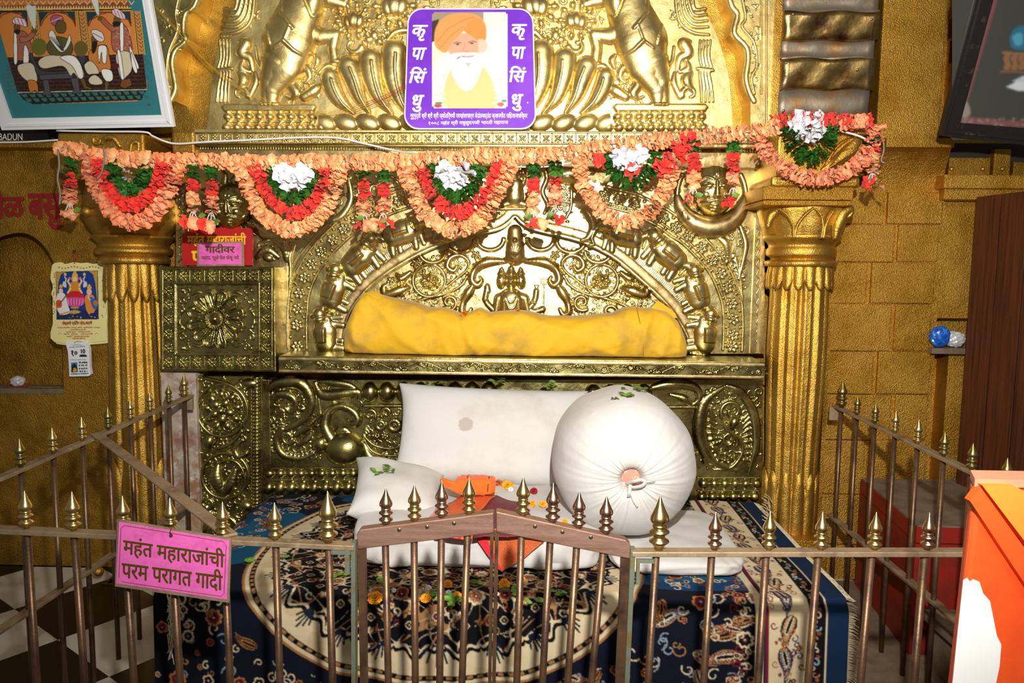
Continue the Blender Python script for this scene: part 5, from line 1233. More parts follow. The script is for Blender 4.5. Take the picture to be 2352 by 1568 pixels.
bl = [sg(*q) for q in [(0.05, 0.04), (0.95, 0.04), (0.975, 0.10), (0.975, 0.90), (0.95, 0.96), (0.05, 0.96), (0.02, 0.90), (0.02, 0.10), (0.05, 0.04)]]
MB().tube([WP(x, y, org, nr) - np.array([0, 0.0012, 0]) for x, y in bl], 0.0008, 5).build('border_line', M_GOLDLET, ts)
q = [W(x, y, 1.72 - 0.012 * (i % 2)) for i, (x, y) in enumerate([(386, 1196), (392, 1208), (388, 1216), (394, 1228), (393, 1232), (390, 1222), (400, 1196)])]
MB().tube(q, 0.0009, 6).build('wire', M_DARK, ts)
mb = MB(); q = W(393, 1229, 1.712); mb.lathe([(0, 0.005), (0.002, 0.004)], 0, 0, 10); mb.v = [(v[0] + q[0], q[1] - v[2], q[2] + v[1]) for v in mb.v]; mb.build('eyelet', M_SCREW, ts)
# ================================================================ platform and rug
PX0, PX1, PY0, PY1, PZ = -1.235, 1.055, 2.385, 3.40, 0.40
tag(MB().box(PX0 + 0.03, PX1 - 0.02, PY0 + 0.05, PY1, 0, PZ - 0.012).build('platform', M_GREYW), 'low wooden platform covered by the dark blue rug', 'platform')
def rug():
    du = 0.0026
    u = np.arange(PX0 - 0.03, PX1 + 0.012, du); vmax = (PY1 + 0.03 - PY0) + 0.40 + 0.02; v = np.arange(0, vmax, du)
    U, Vv = np.meshgrid(u, v)
    col = np.empty(U.shape + (3,)); col[:] = lin('070d1c')
    r = np.random.RandomState(3)
    def put(mask, c): col[mask] = lin(c)
    CRE, TAN, RED, TEAL, BLK, BLU, ORG = 'cdbb98', '9a6e44', '6b1420', '164a6e', '05060a', '0e2c50', 'a87038'
    # sheen of the nap painted as blue patches, lighter on the upward face
    nz = np.sin(U * 5.1 + 1.3 * np.sin(Vv * 4)) + np.sin(Vv * 6.7 + U * 2.2) + 0.6 * np.sin(U * 13 - Vv * 9)
    put((nz > 0.35) & (Vv < 0.98), '0d365c'); put((nz > 1.0) & (Vv < 0.9), '12506e'); put(nz < -0.9, '05070e')
    def window(cx, cy, R):
        i0 = max(0, int((cx - R - u[0]) / du)); i1 = max(0, int((cx + R - u[0]) / du) + 1); j0 = max(0, int((cy - R) / du)); j1 = max(0, int((cy + R) / du) + 1)
        return slice(j0, j1), slice(i0, i1)
    def flower(cx, cy, R, n, a0, c1, c2, c3):
        w = window(cx, cy, R * 1.15); x, y = U[w] - cx, Vv[w] - cy
        if x.size == 0: return
        rr = np.hypot(x, y); th = np.arctan2(y, x) + a0; e = R * (0.72 + 0.28 * np.abs(np.cos(n * th / 2)) ** 0.7)
        c = col[w]; c[rr < e] = lin(BLK); c[rr < e * 0.9] = lin(c1); c[(rr < e * 0.66)] = lin(c2); c[(rr < e * 0.70) & (np.abs(np.sin(n * th / 2)) > 0.93)] = lin(BLK); c[rr < R * 0.24] = lin(c3); c[rr < R * 0.1] = lin(CRE)
    def stroke(pts, w_, c_):
        pts = np.asarray(pts); R = w_ + 0.01
        for a_, b_ in zip(pts[:-1], pts[1:]):
            m_ = (a_ + b_) / 2; q = window(m_[0], m_[1], np.abs(b_ - a_).max() / 2 + R); x, y = U[q], Vv[q]
            if x.size == 0: continue
            d = b_ - a_; t = np.clip(((x - a_[0]) * d[0] + (y - a_[1]) * d[1]) / (d @ d + 1e-12), 0, 1)
            c = col[q]; c[np.hypot(x - a_[0] - t * d[0], y - a_[1] - t * d[1]) < w_] = lin(c_)
    def curl(cx, cy, R, a0, turns, w_, c_):
        t = np.linspace(0, 1, 14); a_ = a0 + turns * 2 * PI * t; rr = R * (1 - 0.75 * t)
        stroke(np.stack([cx + rr * np.cos(a_), cy + rr * np.sin(a_)], 1), w_, c_)
    def paisley(cx, cy, L, a0, c1, c2, c3, fl=1):
        c, s = math.cos(a0), math.sin(a0); w = window(cx, cy, L * 1.3); x = (U[w] - cx) * c + (Vv[w] - cy) * s; y = (-(U[w] - cx) * s + (Vv[w] - cy) * c) * fl
        if x.size == 0: return
        x = x / L; y = y / L; yc = 0.38 * np.clip(x, 0, 1.2) ** 2; wd = 0.42 * np.sqrt(np.clip(1 - ((x + 0.25) / 0.62) ** 2, 0, 1)) * (x < 0) + 0.42 * 0.92 * np.clip(1 - x / 1.0, 0, 1) ** 0.8 * (x >= 0)
        q = np.abs(y - yc) / np.maximum(wd, 1e-6); inside = (wd > 0) & (q < 1) & (x > -0.86)
        cc = col[w]; cc[inside] = lin(BLK); cc[inside & (q < 0.86)] = lin(c1); cc[inside & (q < 0.70)] = lin(c2); z = inside & (q < 0.62)
        cc[z & ((np.sin(x * 40) * np.sin(y * 44)) > 0.35)] = lin(c3); cc[inside & (q < 0.34) & (x < 0.3)] = lin(c3); cc[inside & (q < 0.2) & (x < 0.2)] = lin(BLK)
    # outer field
    for k in range(90):
        x, y = r.uniform(u[0], 0.80), r.uniform(0, vmax)
        paisley(x, y, r.uniform(0.045, 0.08), r.uniform(0, 6.28), [CRE, TAN, ORG][k % 3], [BLK, RED, TEAL][k % 3], [CRE, TAN, CRE][(k // 2) % 3], 1 if k % 2 else -1)
    for k in range(800):
        x, y = r.uniform(u[0], 0.80), r.uniform(0, vmax); R = r.uniform(0.008, 0.02)
        curl(x, y, R * 1.4, r.uniform(0, 6.28), r.choice([-1, 1]) * 0.9, 0.0021, [CRE, TAN, CRE, '7d8f9c'][k % 4])
    for k in range(420):
        x, y = r.uniform(u[0], 0.80), r.uniform(0, vmax); R = r.choice([0.012, 0.016, 0.024, 0.034], p=[.4, .3, .2, .1])
        flower(x, y, R, r.choice([5, 6, 8]), r.uniform(0, 6), [CRE, TAN, CRE, ORG][k % 4], [TAN, RED, BLK, RED][k % 4], [RED, BLK, TEAL][k % 3])
    # calm areas near the medallion, nap sheen painted in brighter blue on top
    uc, vc, ru, rv = -0.30, 0.66, 0.735, 0.69
    d = (np.abs((U - uc) / ru) ** 2.5 + np.abs((Vv - vc) / rv) ** 2.5) ** (1 / 2.5); th = np.arctan2((Vv - vc) / rv, (U - uc) / ru)
    calm = (d < 1.10 + 0.05 * np.sin(11 * th)) & (d >= 1.0); col[calm] = np.where(((nz > 0.1) & (Vv < 0.95))[calm][:, None], np.array(lin('0f4a6c')), np.array(lin('060d1e')))
    for k in range(26):
        a_ = k * 2 * PI / 26; rr = 1.12; stx, sty = uc + ru * rr * math.copysign(abs(math.cos(a_)) ** 0.8, math.cos(a_)), vc + rv * rr * math.copysign(abs(math.sin(a_)) ** 0.8, math.sin(a_))
        if k % 2: curl(stx, sty, 0.03, a_, 0.8, 0.0022, CRE)
        else: paisley(stx, sty, 0.05, a_ + 1.2, TAN, BLK, ORG)
    # medallion
    band = d < 1.0; put(band, '9c6b3c'); put(d < 0.988, CRE); put((d < 0.97) & (d > 0.945), BLK); put((d < 0.965) & (d > 0.95) & (np.sin(th * 130) > -0.2), TAN); put(d < 0.945, CRE)
    bandn = np.sin(U * 33 + 5 * Vv) * np.sin(Vv * 29 - U * 6); put((d < 0.94) & (bandn > 0.45), 'c4ad86')
    sc = 0.80 + 0.055 * np.abs(np.cos(th * 13)) ** 0.5 + 0.02 * np.cos(th * 52)
    inner = d < sc; put(inner & (d > sc - 0.02), BLK); put(inner & (d <= sc - 0.02) & (d > sc - 0.035), CRE); inn = d <= sc - 0.035; put(inn, '07080f')
    # leaf sprays reaching into the cream band
    for k in range(26):
        a_ = (k + 0.5) * 2 * PI / 26
        f = lambda rr, da: np.array([uc + ru * rr * math.copysign(abs(math.cos(a_ + da)) ** 0.8, math.cos(a_ + da)), vc + rv * rr * math.copysign(abs(math.sin(a_ + da)) ** 0.8, math.sin(a_ + da))])
        for da in (-0.05, -0.025, 0, 0.025, 0.05): stroke([f(0.80, da * 0.4), f(0.90 - abs(da) * 0.8, da)], 0.0035, '101c30')
    # interior: vines, flowers
    vine = np.abs(np.sin(U * 34 + 2.2 * np.sin(Vv * 17)) + np.sin(Vv * 38 + 2.0 * np.sin(U * 19))); put(inn & (vine < 0.10), TAN)
    vine2 = np.abs(np.sin(U * 61 + 2.0 * np.sin(Vv * 33) + 1) + np.sin(Vv * 57 + 1.5 * np.sin(U * 31))); put(inn & (vine2 < 0.09), CRE)
    pts = []
    for j in range(-9, 10):
        for i in range(-9, 10):
            x = uc + (i + 0.5 * (j % 2)) * 0.088; y = vc + j * 0.076
            dd = (abs((x - uc) / ru) ** 2.5 + abs((y - vc) / rv) ** 2.5) ** 0.4
            if dd < 0.75: pts.append((x + r.uniform(-.012, .012), y + r.uniform(-.012, .012), i, j))
    for k, (x, y, i, j) in enumerate(pts):
        q = abs(i) + abs(j)
        flower(x, y, [0.036, 0.026, 0.03, 0.02][k % 4], [8, 6, 8, 5][k % 4], r.uniform(0, 6), [CRE, TAN, ORG, CRE][k % 4], [TAN, RED, CRE, RED][k % 4], [RED, BLK, RED, TEAL][k % 4])
        for _ in range(3): curl(x + r.uniform(-.05, .05), y + r.uniform(-.05, .05), r.uniform(.010, .018), r.uniform(0, 6), r.choice([-.9, .9]), 0.0022, [CRE, TAN, RED][_])
        if k % 2: flower(x + r.uniform(-.045, .045), y + r.uniform(-.045, .045), r.uniform(.010, .016), 5, r.uniform(0, 6), [RED, CRE, TAN][k % 3], [TAN, RED, CRE][k % 3], BLK)
    # dark palmettes along the rim
    for k in range(26):
        a_ = k * 2 * PI / 26; rr = 0.70
        x, y = uc + ru * rr * math.copysign(abs(math.cos(a_)) ** 0.8, math.cos(a_)), vc + rv * rr * math.copysign(abs(math.sin(a_)) ** 0.8, math.sin(a_))
        flower(x, y, 0.036, 5, -a_ + PI / 5, '07080f', '07080f', CRE); flower(x, y, 0.016, 4, 0, CRE, BLK, TAN)
    # right border
    e = PX1 + 0.005 - U
    for side_e in (e,):
        put((side_e < 0.30) & (side_e > 0.275), CRE)
        put(side_e <= 0.275, '0a1d38')
        bnd = (side_e <= 0.262) & (side_e > 0.125); put(bnd, CRE)
        put((side_e <= 0.268) & (side_e > 0.258), RED)
    k = 0; y = 0.03
    while y < vmax:
        paisley(PX1 - 0.19, y, 0.062, 1.3 if k % 2 else 1.9, RED if k % 2 else BLK, [TAN, TEAL][k % 2], CRE, 1 if k % 2 else -1)
        for _ in range(5): flower(PX1 - 0.19 + r.uniform(-.06, .06), y + r.uniform(-.05, .05), r.uniform(.006, .012), 5, 0, [RED, BLK, TEAL, ORG][_ % 4], TAN, BLK)
        for _ in range(6): curl(PX1 - 0.19 + r.uniform(-.06, .06), y + r.uniform(-.05, .05), .014, r.uniform(0, 6), .9, .0022, [TAN, RED, BLU][_ % 3])
        y += 0.11; k += 1
    for k in range(120): curl(PX1 - 0.35 + r.uniform(-.04, .04), r.uniform(0, vmax), .016, r.uniform(0, 6), .9, .0022, [CRE, TAN, RED][k % 3])
    put((e <= 0.122) & (e > 0.07), '07080f')
    y = 0.0; k = 0
    while y < vmax: curl(PX1 - 0.093, y, 0.014, 1.57 * (k % 4), 0.7, 0.0023, [CRE, '7d9aa8', TAN][k % 3]); flower(PX1 - 0.093 + 0.008 * (-1) ** k, y + 0.02, 0.009, 5, 0, [RED, CRE][k % 2], TAN, BLK); y += 0.04; k += 1
    put((e <= 0.066) & (e > 0), '0a2440'); put((e <= 0.070) & (e > 0.064), CRE)
    for _ in range(1):   # the wool blurs the edges of the pattern a little
        c2 = col.copy(); c2[1:-1, 1:-1] = 0.4 * col[1:-1, 1:-1] + 0.15 * (col[:-2, 1:-1] + col[2:, 1:-1] + col[1:-1, :-2] + col[1:-1, 2:]); col = c2
    # ---- the drape
    R = 0.045; top = (PY1 + 0.03) - (PY0 - 0.012) - R
    s = v; ang = np.clip((s - top) / R, 0, PI / 2); arcL = R * PI / 2
    yv = np.where(s < top, PY1 + 0.03 - s, PY1 + 0.03 - top - R * np.sin(ang)); zv = np.where(s < top, 0.0, -R + R * np.cos(ang)); low = s - top - arcL
    zv = np.where(low > 0, -R - low, zv)
    Yg = np.repeat(yv[:, None], len(u), 1); Zg = PZ + 0.006 + np.repeat(zv[:, None], len(u), 1)
    drop = np.clip(low, 0, None)[:, None] * np.ones_like(U)
    Yg -= drop * 0.05 + np.clip(drop * 3, 0, 1) * (0.012 * np.sin(U * 17 + 1.0) + 0.008 * np.sin(U * 31 + 2))
    onTop = (Vv < top + 0.02)
    Zg += np.where(onTop, 0.004 * (np.sin(U * 9 + Vv * 5) + np.sin(U * 17 - Vv * 11)) * 0.7 + 0.004, 0)
    el = np.clip((PX0 + 0.02 - U) / 0.05, 0, 1); Zg -= np.where(onTop, el * 0.03, 0)
    Zg = np.maximum(Zg, 0.006)
    ny, nx = U.shape; idx = np.arange(ny * nx).reshape(ny, nx)
    q = np.stack([idx[:-1, :-1].ravel(), idx[1:, :-1].ravel(), idx[1:, 1:].ravel(), idx[:-1, 1:].ravel()], 1)
    t = thing('rug', 'dark blue Persian rug with a cream medallion draped over the platform', 'rug', ((PX0 + PX1) / 2, 2.9, PZ))
    npmesh('pile', np.stack([U, Yg, Zg], -1).reshape(-1, 3), q, M_RUG, t, cols=col.reshape(-1, 3))
    # fringe on the right edge and the folded left corner
    mb = MB(); rr = random.Random(4)
    for i in range(0, ny, 2):
        p = np.array([U[i, -1], Yg[i, -1], Zg[i, -1]]); L_ = rr.uniform(0.025, 0.045)
        mb.tube([p, p + np.array([L_ * .5, rr.uniform(-.006, .006), -.004]), p + np.array([L_ * .9, rr.uniform(-.01, .01), -L_ * (0.5 if i * du < top else 0.35)])], 0.0016, 4, False)
    mb.build('fringe', M_FRINGE, t, True)
    mb = MB()
    for i in range(46):
        p = W(388 + 1.1 * rr.uniform(-5, 5), 1362 + i * 2.6, 2.36); L_ = rr.uniform(0.03, 0.05)
        mb.tube([p, p + np.array([rr.uniform(0.005, .02), -0.01, -L_ * .6]), p + np.array([rr.uniform(0.0, .03), -0.012, -L_ * 1.3])], 0.0014, 4, False)
    mb.build('corner_fringe', M_FRINGE, t, True)
    mb = MB()
    for i in range(14):
        p = W(1752 + rr.uniform(-4, 4), 1134 + i * 4.5, 3.3 - i * 0.018); mb.tube([p, p + np.array([0.02, 0, -0.01]), p + np.array([rr.uniform(.03, .05), 0, -rr.uniform(.03, .06)])], 0.0018, 4, False)
    mb.build('corner_fringe', M_FRINGE, t, True)
rug()

# ================================================================ cushions
def pillow(name, c, rx, uy, nz, m, label, cat, pinch=0.05, ear=0.0, n=40, wr=0.0, seed=1, power=3.0):
    """cushion centred at c; rx, uy half-size vectors, nz half-thickness vector"""
    c, rx, uy, nz = (np.array(q, float) for q in (c, rx, uy, nz)); r = np.random.RandomState(seed)
    s = np.linspace(-1, 1, n + 1); s = np.sign(s) * (1 - (1 - np.abs(s)) ** 1.25); S, T = np.meshgrid(s, s)
    a_ = S * (1 - pinch * (1 - T ** 2) + ear * (np.abs(S * T) ** 4)); b_ = T * (1 - pinch * (1 - S ** 2) + ear * (np.abs(S * T) ** 4))
    h = (np.clip(1 - np.abs(S) ** power, 0, 1) * np.clip(1 - np.abs(T) ** power, 0, 1)) ** 0.5
    wz = np.zeros_like(S)
    for k in range(6): q = r.uniform(-7, 7, 2); wz += np.sin(q[0] * S + q[1] * T + r.uniform(0, 6)) / 6
    edge = np.clip(np.maximum(np.abs(S), np.abs(T)), 0, 1) ** 6
    wz2 = np.sin(S * 22 + 3 * np.sin(T * 3)) * np.abs(T) ** 5 + np.sin(T * 19 + 2 * np.sin(S * 4)) * np.abs(S) ** 5
    vs = []
    for sg_ in (-1, 1):
        P = c + a_[..., None] * rx + b_[..., None] * uy + (sg_ * h * (1 + wr * wz) + sg_ * 0.03 * wr * wz2 * h)[..., None] * nz
        vs.append(P.reshape(-1, 3))
    N = n + 1; idx = np.arange(N * N).reshape(N, N); q = np.stack([idx[:-1, :-1].ravel(), idx[:-1, 1:].ravel(), idx[1:, 1:].ravel(), idx[1:, :-1].ravel()], 1)
    F_ = np.concatenate([q[:, ::-1], q + N * N])
    t = thing(name, label, cat, c)
    o = npmesh('cover', np.concatenate(vs), F_, m, t)
    bm = bmesh.new(); bm.from_mesh(o.data); bmesh.ops.remove_doubles(bm, verts=bm.verts, dist=1e-5); bmesh.ops.recalc_face_normals(bm, faces=bm.faces); bm.to_mesh(o.data); bm.free()
    for p in o.data.polygons: p.use_smooth = True
    return t, o
# backrest pillow
b0 = W(1125, 1112, 3.12); t0 = W(1133, 893, 3.36); cc = (b0 + t0) / 2; up = (t0 - b0) / 2; nrm = np.cross((1, 0, 0), up / np.linalg.norm(up)); nrm /= np.linalg.norm(nrm)
tbk, obk = pillow('backrest_pillow', cc, (0.418, 0, -0.012), up * 1.0, nrm * 0.085, M_WHITE, 'large white back pillow with brown stains leaning against the brass panel', 'pillow', 0.035, 0.05, 56, 0.12, 2, 5.0)
def stain(name, px, py, rx, ry, Y, par, m):
    pts = [(px + rx * math.cos(a_) * rnd.uniform(0.9, 1.05), py + ry * math.sin(a_) * rnd.uniform(0.9, 1.05)) for a_ in np.arange(0, 6.28, 0.35)]
    return pts
# stains become part of the cover's colour
def stains(o, spots):
    me = o.data; co = np.empty(len(me.vertices) * 3); me.vertices.foreach_get('co', co)
mst = M_WHITE.copy(); mst.name = 'stained_cotton'
def add_stains(m, spots):
    nt = m.node_tree; N = nt.nodes; L = nt.links; b = N['Principled BSDF']; src = b.inputs['Base Color'].links[0].from_socket
    geo = N.new('ShaderNodeNewGeometry')
    for (p, rad, colr) in spots:
        n = N.new('ShaderNodeTexNoise'); n.inputs['Scale'].default_value = 30
        vm = N.new('ShaderNodeVectorMath'); vm.operation = 'DISTANCE'; L.new(geo.outputs['Position'], vm.inputs[0]); vm.inputs[1].default_value = V(p)
        ad = N.new('ShaderNodeMath'); ad.operation = 'MULTIPLY_ADD'; L.new(n.outputs[0], ad.inputs[0]); ad.inputs[1].default_value = rad * 0.35; L.new(vm.outputs['Value'], ad.inputs[2])
        r = N.new('ShaderNodeMapRange'); r.inputs[1].default_value = rad * 1.1; r.inputs[2].default_value = rad * 1.25; r.inputs[3].default_value = 1; r.inputs[4].default_value = 0; L.new(ad.outputs[0], r.inputs[0])
        x = N.new('ShaderNodeMix'); x.data_type = 'RGBA'; L.new(r.outputs[0], x.inputs[0]); L.new(src, x.inputs[6]); x.inputs[7].default_value = (*lin(colr), 1); src = x.outputs[2]
    L.new(src, b.inputs['Base Color'])
fy = 3.15
add_stains(mst, [(W(1069, 971, 3.16), 0.036, 'b8aaa2'), (W(1124, 947, 3.18), 0.012, 'b8aca4'), (W(1171, 925, 3.2), 0.012, 'b9ada5'), (W(1001, 1000, 3.14), 0.008, 'b9ada5')])
obk.data.materials[0] = mst

def slab(name, c, half, e, m, label, cat, wr=0.01, seed=1, folds=True):
    c = np.array(c, float); nu, nv = 120, 60
    th = np.linspace(-PI, PI, nu, endpoint=False); ph = np.linspace(-PI / 2, PI / 2, nv)
    sp = lambda x, p: np.sign(x) * np.abs(x) ** p
    TH, PH = np.meshgrid(th, ph); cp = sp(np.cos(PH), e[1]); x = cp * sp(np.cos(TH), e[0]); y = cp * sp(np.sin(TH), e[0]); z = sp(np.sin(PH), e[1])
    P = np.stack([x, y, z], -1) * np.array(half)
    r = np.random.RandomState(seed); d = np.zeros_like(x)
    for k in range(5): q = r.uniform(-9, 9, 3); d += np.sin(q[0] * x * 2 + q[1] * y * 2 + q[2] * z + r.uniform(0, 6)) / 5
    if folds: d += 0.8 * np.sin(x * 26 + 3 * np.sin(z * 3 + x * 7)) * np.clip(-y, 0, 1) ** 2 * np.clip(1 - np.abs(z), 0, 1)
    nr_ = np.stack([x, y, z * 2], -1); nr_ /= np.linalg.norm(nr_, axis=-1, keepdims=True) + 1e-9
    P = c + P + nr_ * (d * wr)[..., None]
    fs = []
    for j in range(nv - 1):
        for i in range(nu): fs.append((j * nu + i, j * nu + (i + 1) % nu, (j + 1) * nu + (i + 1) % nu, (j + 1) * nu + i))
    t = thing(name, label, cat, c - np.array([0, 0, half[2]]))
    return t, npmesh('cover', P.reshape(-1, 3), fs, m, t)
slab('seat_mattress', (-0.19, 2.965, 0.486), (0.465, 0.425, 0.080), (0.28, 0.36), M_WHITE, 'thick white seat mattress with creased front edge on the rug', 'mattress', 0.011, 3)
tq, oq = slab('floor_cushion', (0.545, 2.83, 0.447), (0.245, 0.30, 0.041), (0.35, 0.6), M_WHITE, 'flat white square cushion under the round bolster on the right', 'cushion', 0.006, 5)
cL = W(913, 1134, 2.93)
pillow('arm_pillow', cL, (0.175, -0.01, -0.03), (-0.02, 0.16, 0.06), (0.01, -0.035, 0.082), M_WHITE, 'small white pillow with leaves on top, left of the seat', 'pillow', 0.03, 0.10, 44, 0.15, 7, 4.0)
# round bolster
def bolster():
    X0, Z0, R = 0.362, 0.764, 0.272
    t = thing('round_bolster', 'big round white bolster with a gathered drawstring end facing front', 'bolster', (X0, 2.8, Z0 - R))
    n = 240; prof = [(2.575, 0.030), (2.555, 0.036), (2.535, 0.044), (2.522, 0.056), (2.518, 0.075), (2.524, 0.105), (2.542, 0.145), (2.572, 0.185), (2.615, 0.222), (2.67, 0.250), (2.74, 0.267), (2.82, 0.272), (2.92, 0.270), (3.02, 0.258), (3.10, 0.235), (3.16, 0.19), (3.19, 0.13), (3.20, 0.05), (3.20, 0.002)]
    pr = spline(prof, 4); vs = []; fs = []; r = np.random.RandomState(5)
    th = np.linspace(0, 2 * PI, n, endpoint=False)
    cre = sum(np.abs(np.sin(th * k_ / 2 + p_)) ** 0.5 * a_ for k_, p_, a_ in ((34, 0.3, 1.0), (52, 1.7, 0.8), (23, 2.9, 0.8)))
    cre2 = sum(np.sin(th * k_ + p_) for k_, p_ in ((7, 1.0), (11, 2.0), (5, 0.3)))
    for y, rr in pr:
        fall = math.exp(-max(0, rr - 0.05) / 0.13) if y < 2.85 else 0.02
        amp = 0.0042 * min(1, rr / 0.06) * fall + 0.0010 * (1 if y < 2.85 else 0.4)
        rad = rr + 0.003 * cre2 * (rr / R) ** 2 * 0.5; yy = y + amp * cre * 0.9
        for i in range(n): vs.append((X0 + rad[i] * math.sin(th[i]), yy[i], Z0 + rad[i] * math.cos(th[i]) * 1.0))
    m_ = len(pr)
    for j in range(m_ - 1):
        for i in range(n): fs.append((j * n + i, j * n + (i + 1) % n, (j + 1) * n + (i + 1) % n, (j + 1) * n + i))
    o = npmesh('cover', vs, fs, M_WHITE, t); fix_normals(o)
    mb = MB(); mb.lathe([(0, 0.040), (0.008, 0.03), (0.014, 0.002)], 0, 0, 24); mb.v = [(X0 + v[0], 2.566 - v[2] * 0.8, Z0 + v[1]) for v in mb.v]
    mb.build('inner_end', mat('pink_lining', 'c98a74', 0.8, bump=(90, 0.6, 0.004), var=[('e9ddd0', 30, 0.5, 0.56)]), t, True)
    def strip(pts, w_, nm):
        P = [np.array(p) for p in pts]; a_ = []
        for i, p in enumerate(P):
            d = P[min(i + 1, len(P) - 1)] - P[max(i - 1, 0)]; s_ = np.cross(d, (0, 1, 0)); s_ /= np.linalg.norm(s_) + 1e-9; a_ += [p + s_ * w_, p - s_ * w_]
        o = npmesh(nm, a_, [(2 * i, 2 * i + 1, 2 * i + 3, 2 * i + 2) for i in range(len(P) - 1)], M_WHITE, t); so = o.modifiers.new('thick', 'SOLIDIFY'); so.thickness = 0.002
    g = lambda px, py, Y: W(px, py, Y)
    strip(spline([g(1438, 1112, 2.55), g(1455, 1106, 2.515), g(1474, 1102, 2.51), g(1482, 1108, 2.505), g(1472, 1117, 2.51), g(1450, 1120, 2.53)], 5), 0.006, 'tie_strip')
    strip(spline([g(1448, 1112, 2.53), g(1446, 1130, 2.51), g(1444, 1142, 2.52)], 5), 0.006, 'tie_strip')
    mb = MB(); mb.tube([g(1446, 1125, 2.51), g(1454, 1150, 2.512), g(1464, 1166, 2.515), g(1466, 1160, 2.51)], 0.0012, 5); mb.build('drawstring', M_WHTH, t, True)
    mb = MB(); mb.tube([g(1486, 1110, 2.51), g(1496, 1107, 2.50), g(1505, 1106, 2.505)], 0.0012, 5); mb.build('drawstring', M_DARK, t, True)
bolster()

# ================================================================ yellow cloth bundle on the ledge
def yellow_bundle():
    t = thing('yellow_bundle', 'long yellow cloth bundle lying on the brass ledge in the niche', 'cloth bundle', W(1185, 822, 3.33))
    top = [(790, 772), (800, 735), (815, 704), (835, 676), (850, 670), (868, 676), (890, 682), (920, 686), (960, 696), (985, 707), (1020, 708), (1045, 716), (1060, 724), (1080, 716), (1102, 706), (1125, 716), (1150, 714), (1200, 714), (1225, 718), (1260, 726), (1310, 726), (1370, 721), (1410, 720), (1436, 706), (1460, 704), (1500, 708), (1530, 716), (1552, 734), (1566, 760), (1578, 790)]
    bot = [(790, 808), (860, 816), (960, 818), (1040, 824), (1060, 824), (1090, 818), (1180, 820), (1300, 824), (1360, 820), (1450, 822), (1540, 825), (1578, 820)]
    ns, nt_ = 240, 56
    xs = np.linspace(789, 1580, ns)
    ty = np.interp(xs, [p[0] for p in top], [p[1] for p in top]); by = np.interp(xs, [p[0] for p in bot], [p[1] for p in bot])
    vs = []; r = np.random.RandomState(8); wv = [(r.uniform(0.01, 0.06), r.uniform(-3, 3), r.uniform(0, 6)) for _ in range(9)]
    for i, x in enumerate(xs):
        endk = min(1, (x - 789) / 34, (1580 - x) / 26) ; endk = max(endk, 0.0) ** 0.5
        Yf, Yb_ = 3.44 - 0.105 * endk, 3.46 + 0.12 * endk
        for j in range(nt_):
            a_ = 2 * PI * j / nt_; ca, sa = math.cos(a_), math.sin(a_)   # front at ca=-1
            cy = math.copysign(abs(ca) ** 0.62, ca); cz = math.copysign(abs(sa) ** 0.62, sa)
            Y = (Yf + Yb_) / 2 + cy * (Yb_ - Yf) / 2
            wz = sum(math.sin(f * (x - 1180) + g_ * sa * 2 + p_) for f, g_, p_ in wv) / 9
            fold = 0.55 * abs(math.sin(x * 0.021 + sa * 2.2 + 1.4 * math.sin(x * 0.008))) ** 10 + 0.4 * abs(math.sin(x * 0.034 - sa * 2.8 + 2 * math.sin(x * 0.011))) ** 12 + abs(math.sin((x - 1050) * 0.05 + sa * 1.4)) ** 6 * math.exp(-((x - 1080) / 60) ** 2) + abs(math.sin((x - 1500) * 0.06 - sa * 1.2)) ** 6 * math.exp(-((x - 1490) / 60) ** 2) + 0.8 * abs(math.sin((x - 800) * 0.09 + sa * 3)) ** 4 * math.exp(-((x - 812) / 30) ** 2)
            Y += (0.012 * wz - 0.013 * fold) * (1 if ca < 0.3 else 0)
            py = (ty[i] + by[i]) / 2 - cz * (by[i] - ty[i]) / 2 + (3.0 * wz * max(0, sa))
            # same height whatever the depth of the point
            zc = W(x, py, 3.42)[2]
            if cz < 0: zc = zc + 0.0
            vs.append((W(x, 760, 3.42)[0], Y, zc))
    vs = np.array(vs); zl = W(1180, 824, YG)[2] + 0.003; vs[:, 2] = np.maximum(vs[:, 2], zl)
    fs = []
    for i in range(ns - 1):
        for j in range(nt_): fs.append((i * nt_ + j, (i + 1) * nt_ + j, (i + 1) * nt_ + (j + 1) % nt_, i * nt_ + (j + 1) % nt_))
    fs += [tuple(range(nt_)), tuple(range((ns - 1) * nt_, ns * nt_))[::-1]]
    fix_normals(npmesh('wrap', vs, fs, M_YEL, t))
    # loose cloth ends: gathered fold on the left, raised corner on the right
    mb = MB(); P = W([812, 836, 862, 884, 872, 846, 826], [716, 672, 668, 684, 700, 708, 730], 3.37); c_ = P.mean(0) + np.array([0, -0.014, 0])
    mb.add(list(P) + [c_] + [p + np.array([0, 0.03, 0]) for p in P], [(i, (i + 1) % 7, 7) for i in range(7)] + [(8 + i, 8 + (i + 1) % 7, (i + 1) % 7, i) for i in range(7)]); fix_normals(mb.build('gathered_corner', M_YEL, t, True))
    mb = MB(); P = W([1494, 1512, 1544, 1556, 1530, 1500], [708, 690, 712, 730, 730, 722], 3.48); mb.prism(P, (0, 0.02, 0)); fix_normals(mb.build('loose_corner', M_YEL, t))
    mb = MB(); P = [W(1463, 706, 3.37) + np.array([0, 0.0, 0.002]), W(1466, 722, 3.335), W(1472, 750, 3.328), W(1476, 780, 3.328), W(1478, 815, 3.33)]
    mb.tube(spline(P, 4), 0.0016, 5); mb.build('seam', mat('seam_thread', 'a8781c', 0.8), t, True)
yellow_bundle()

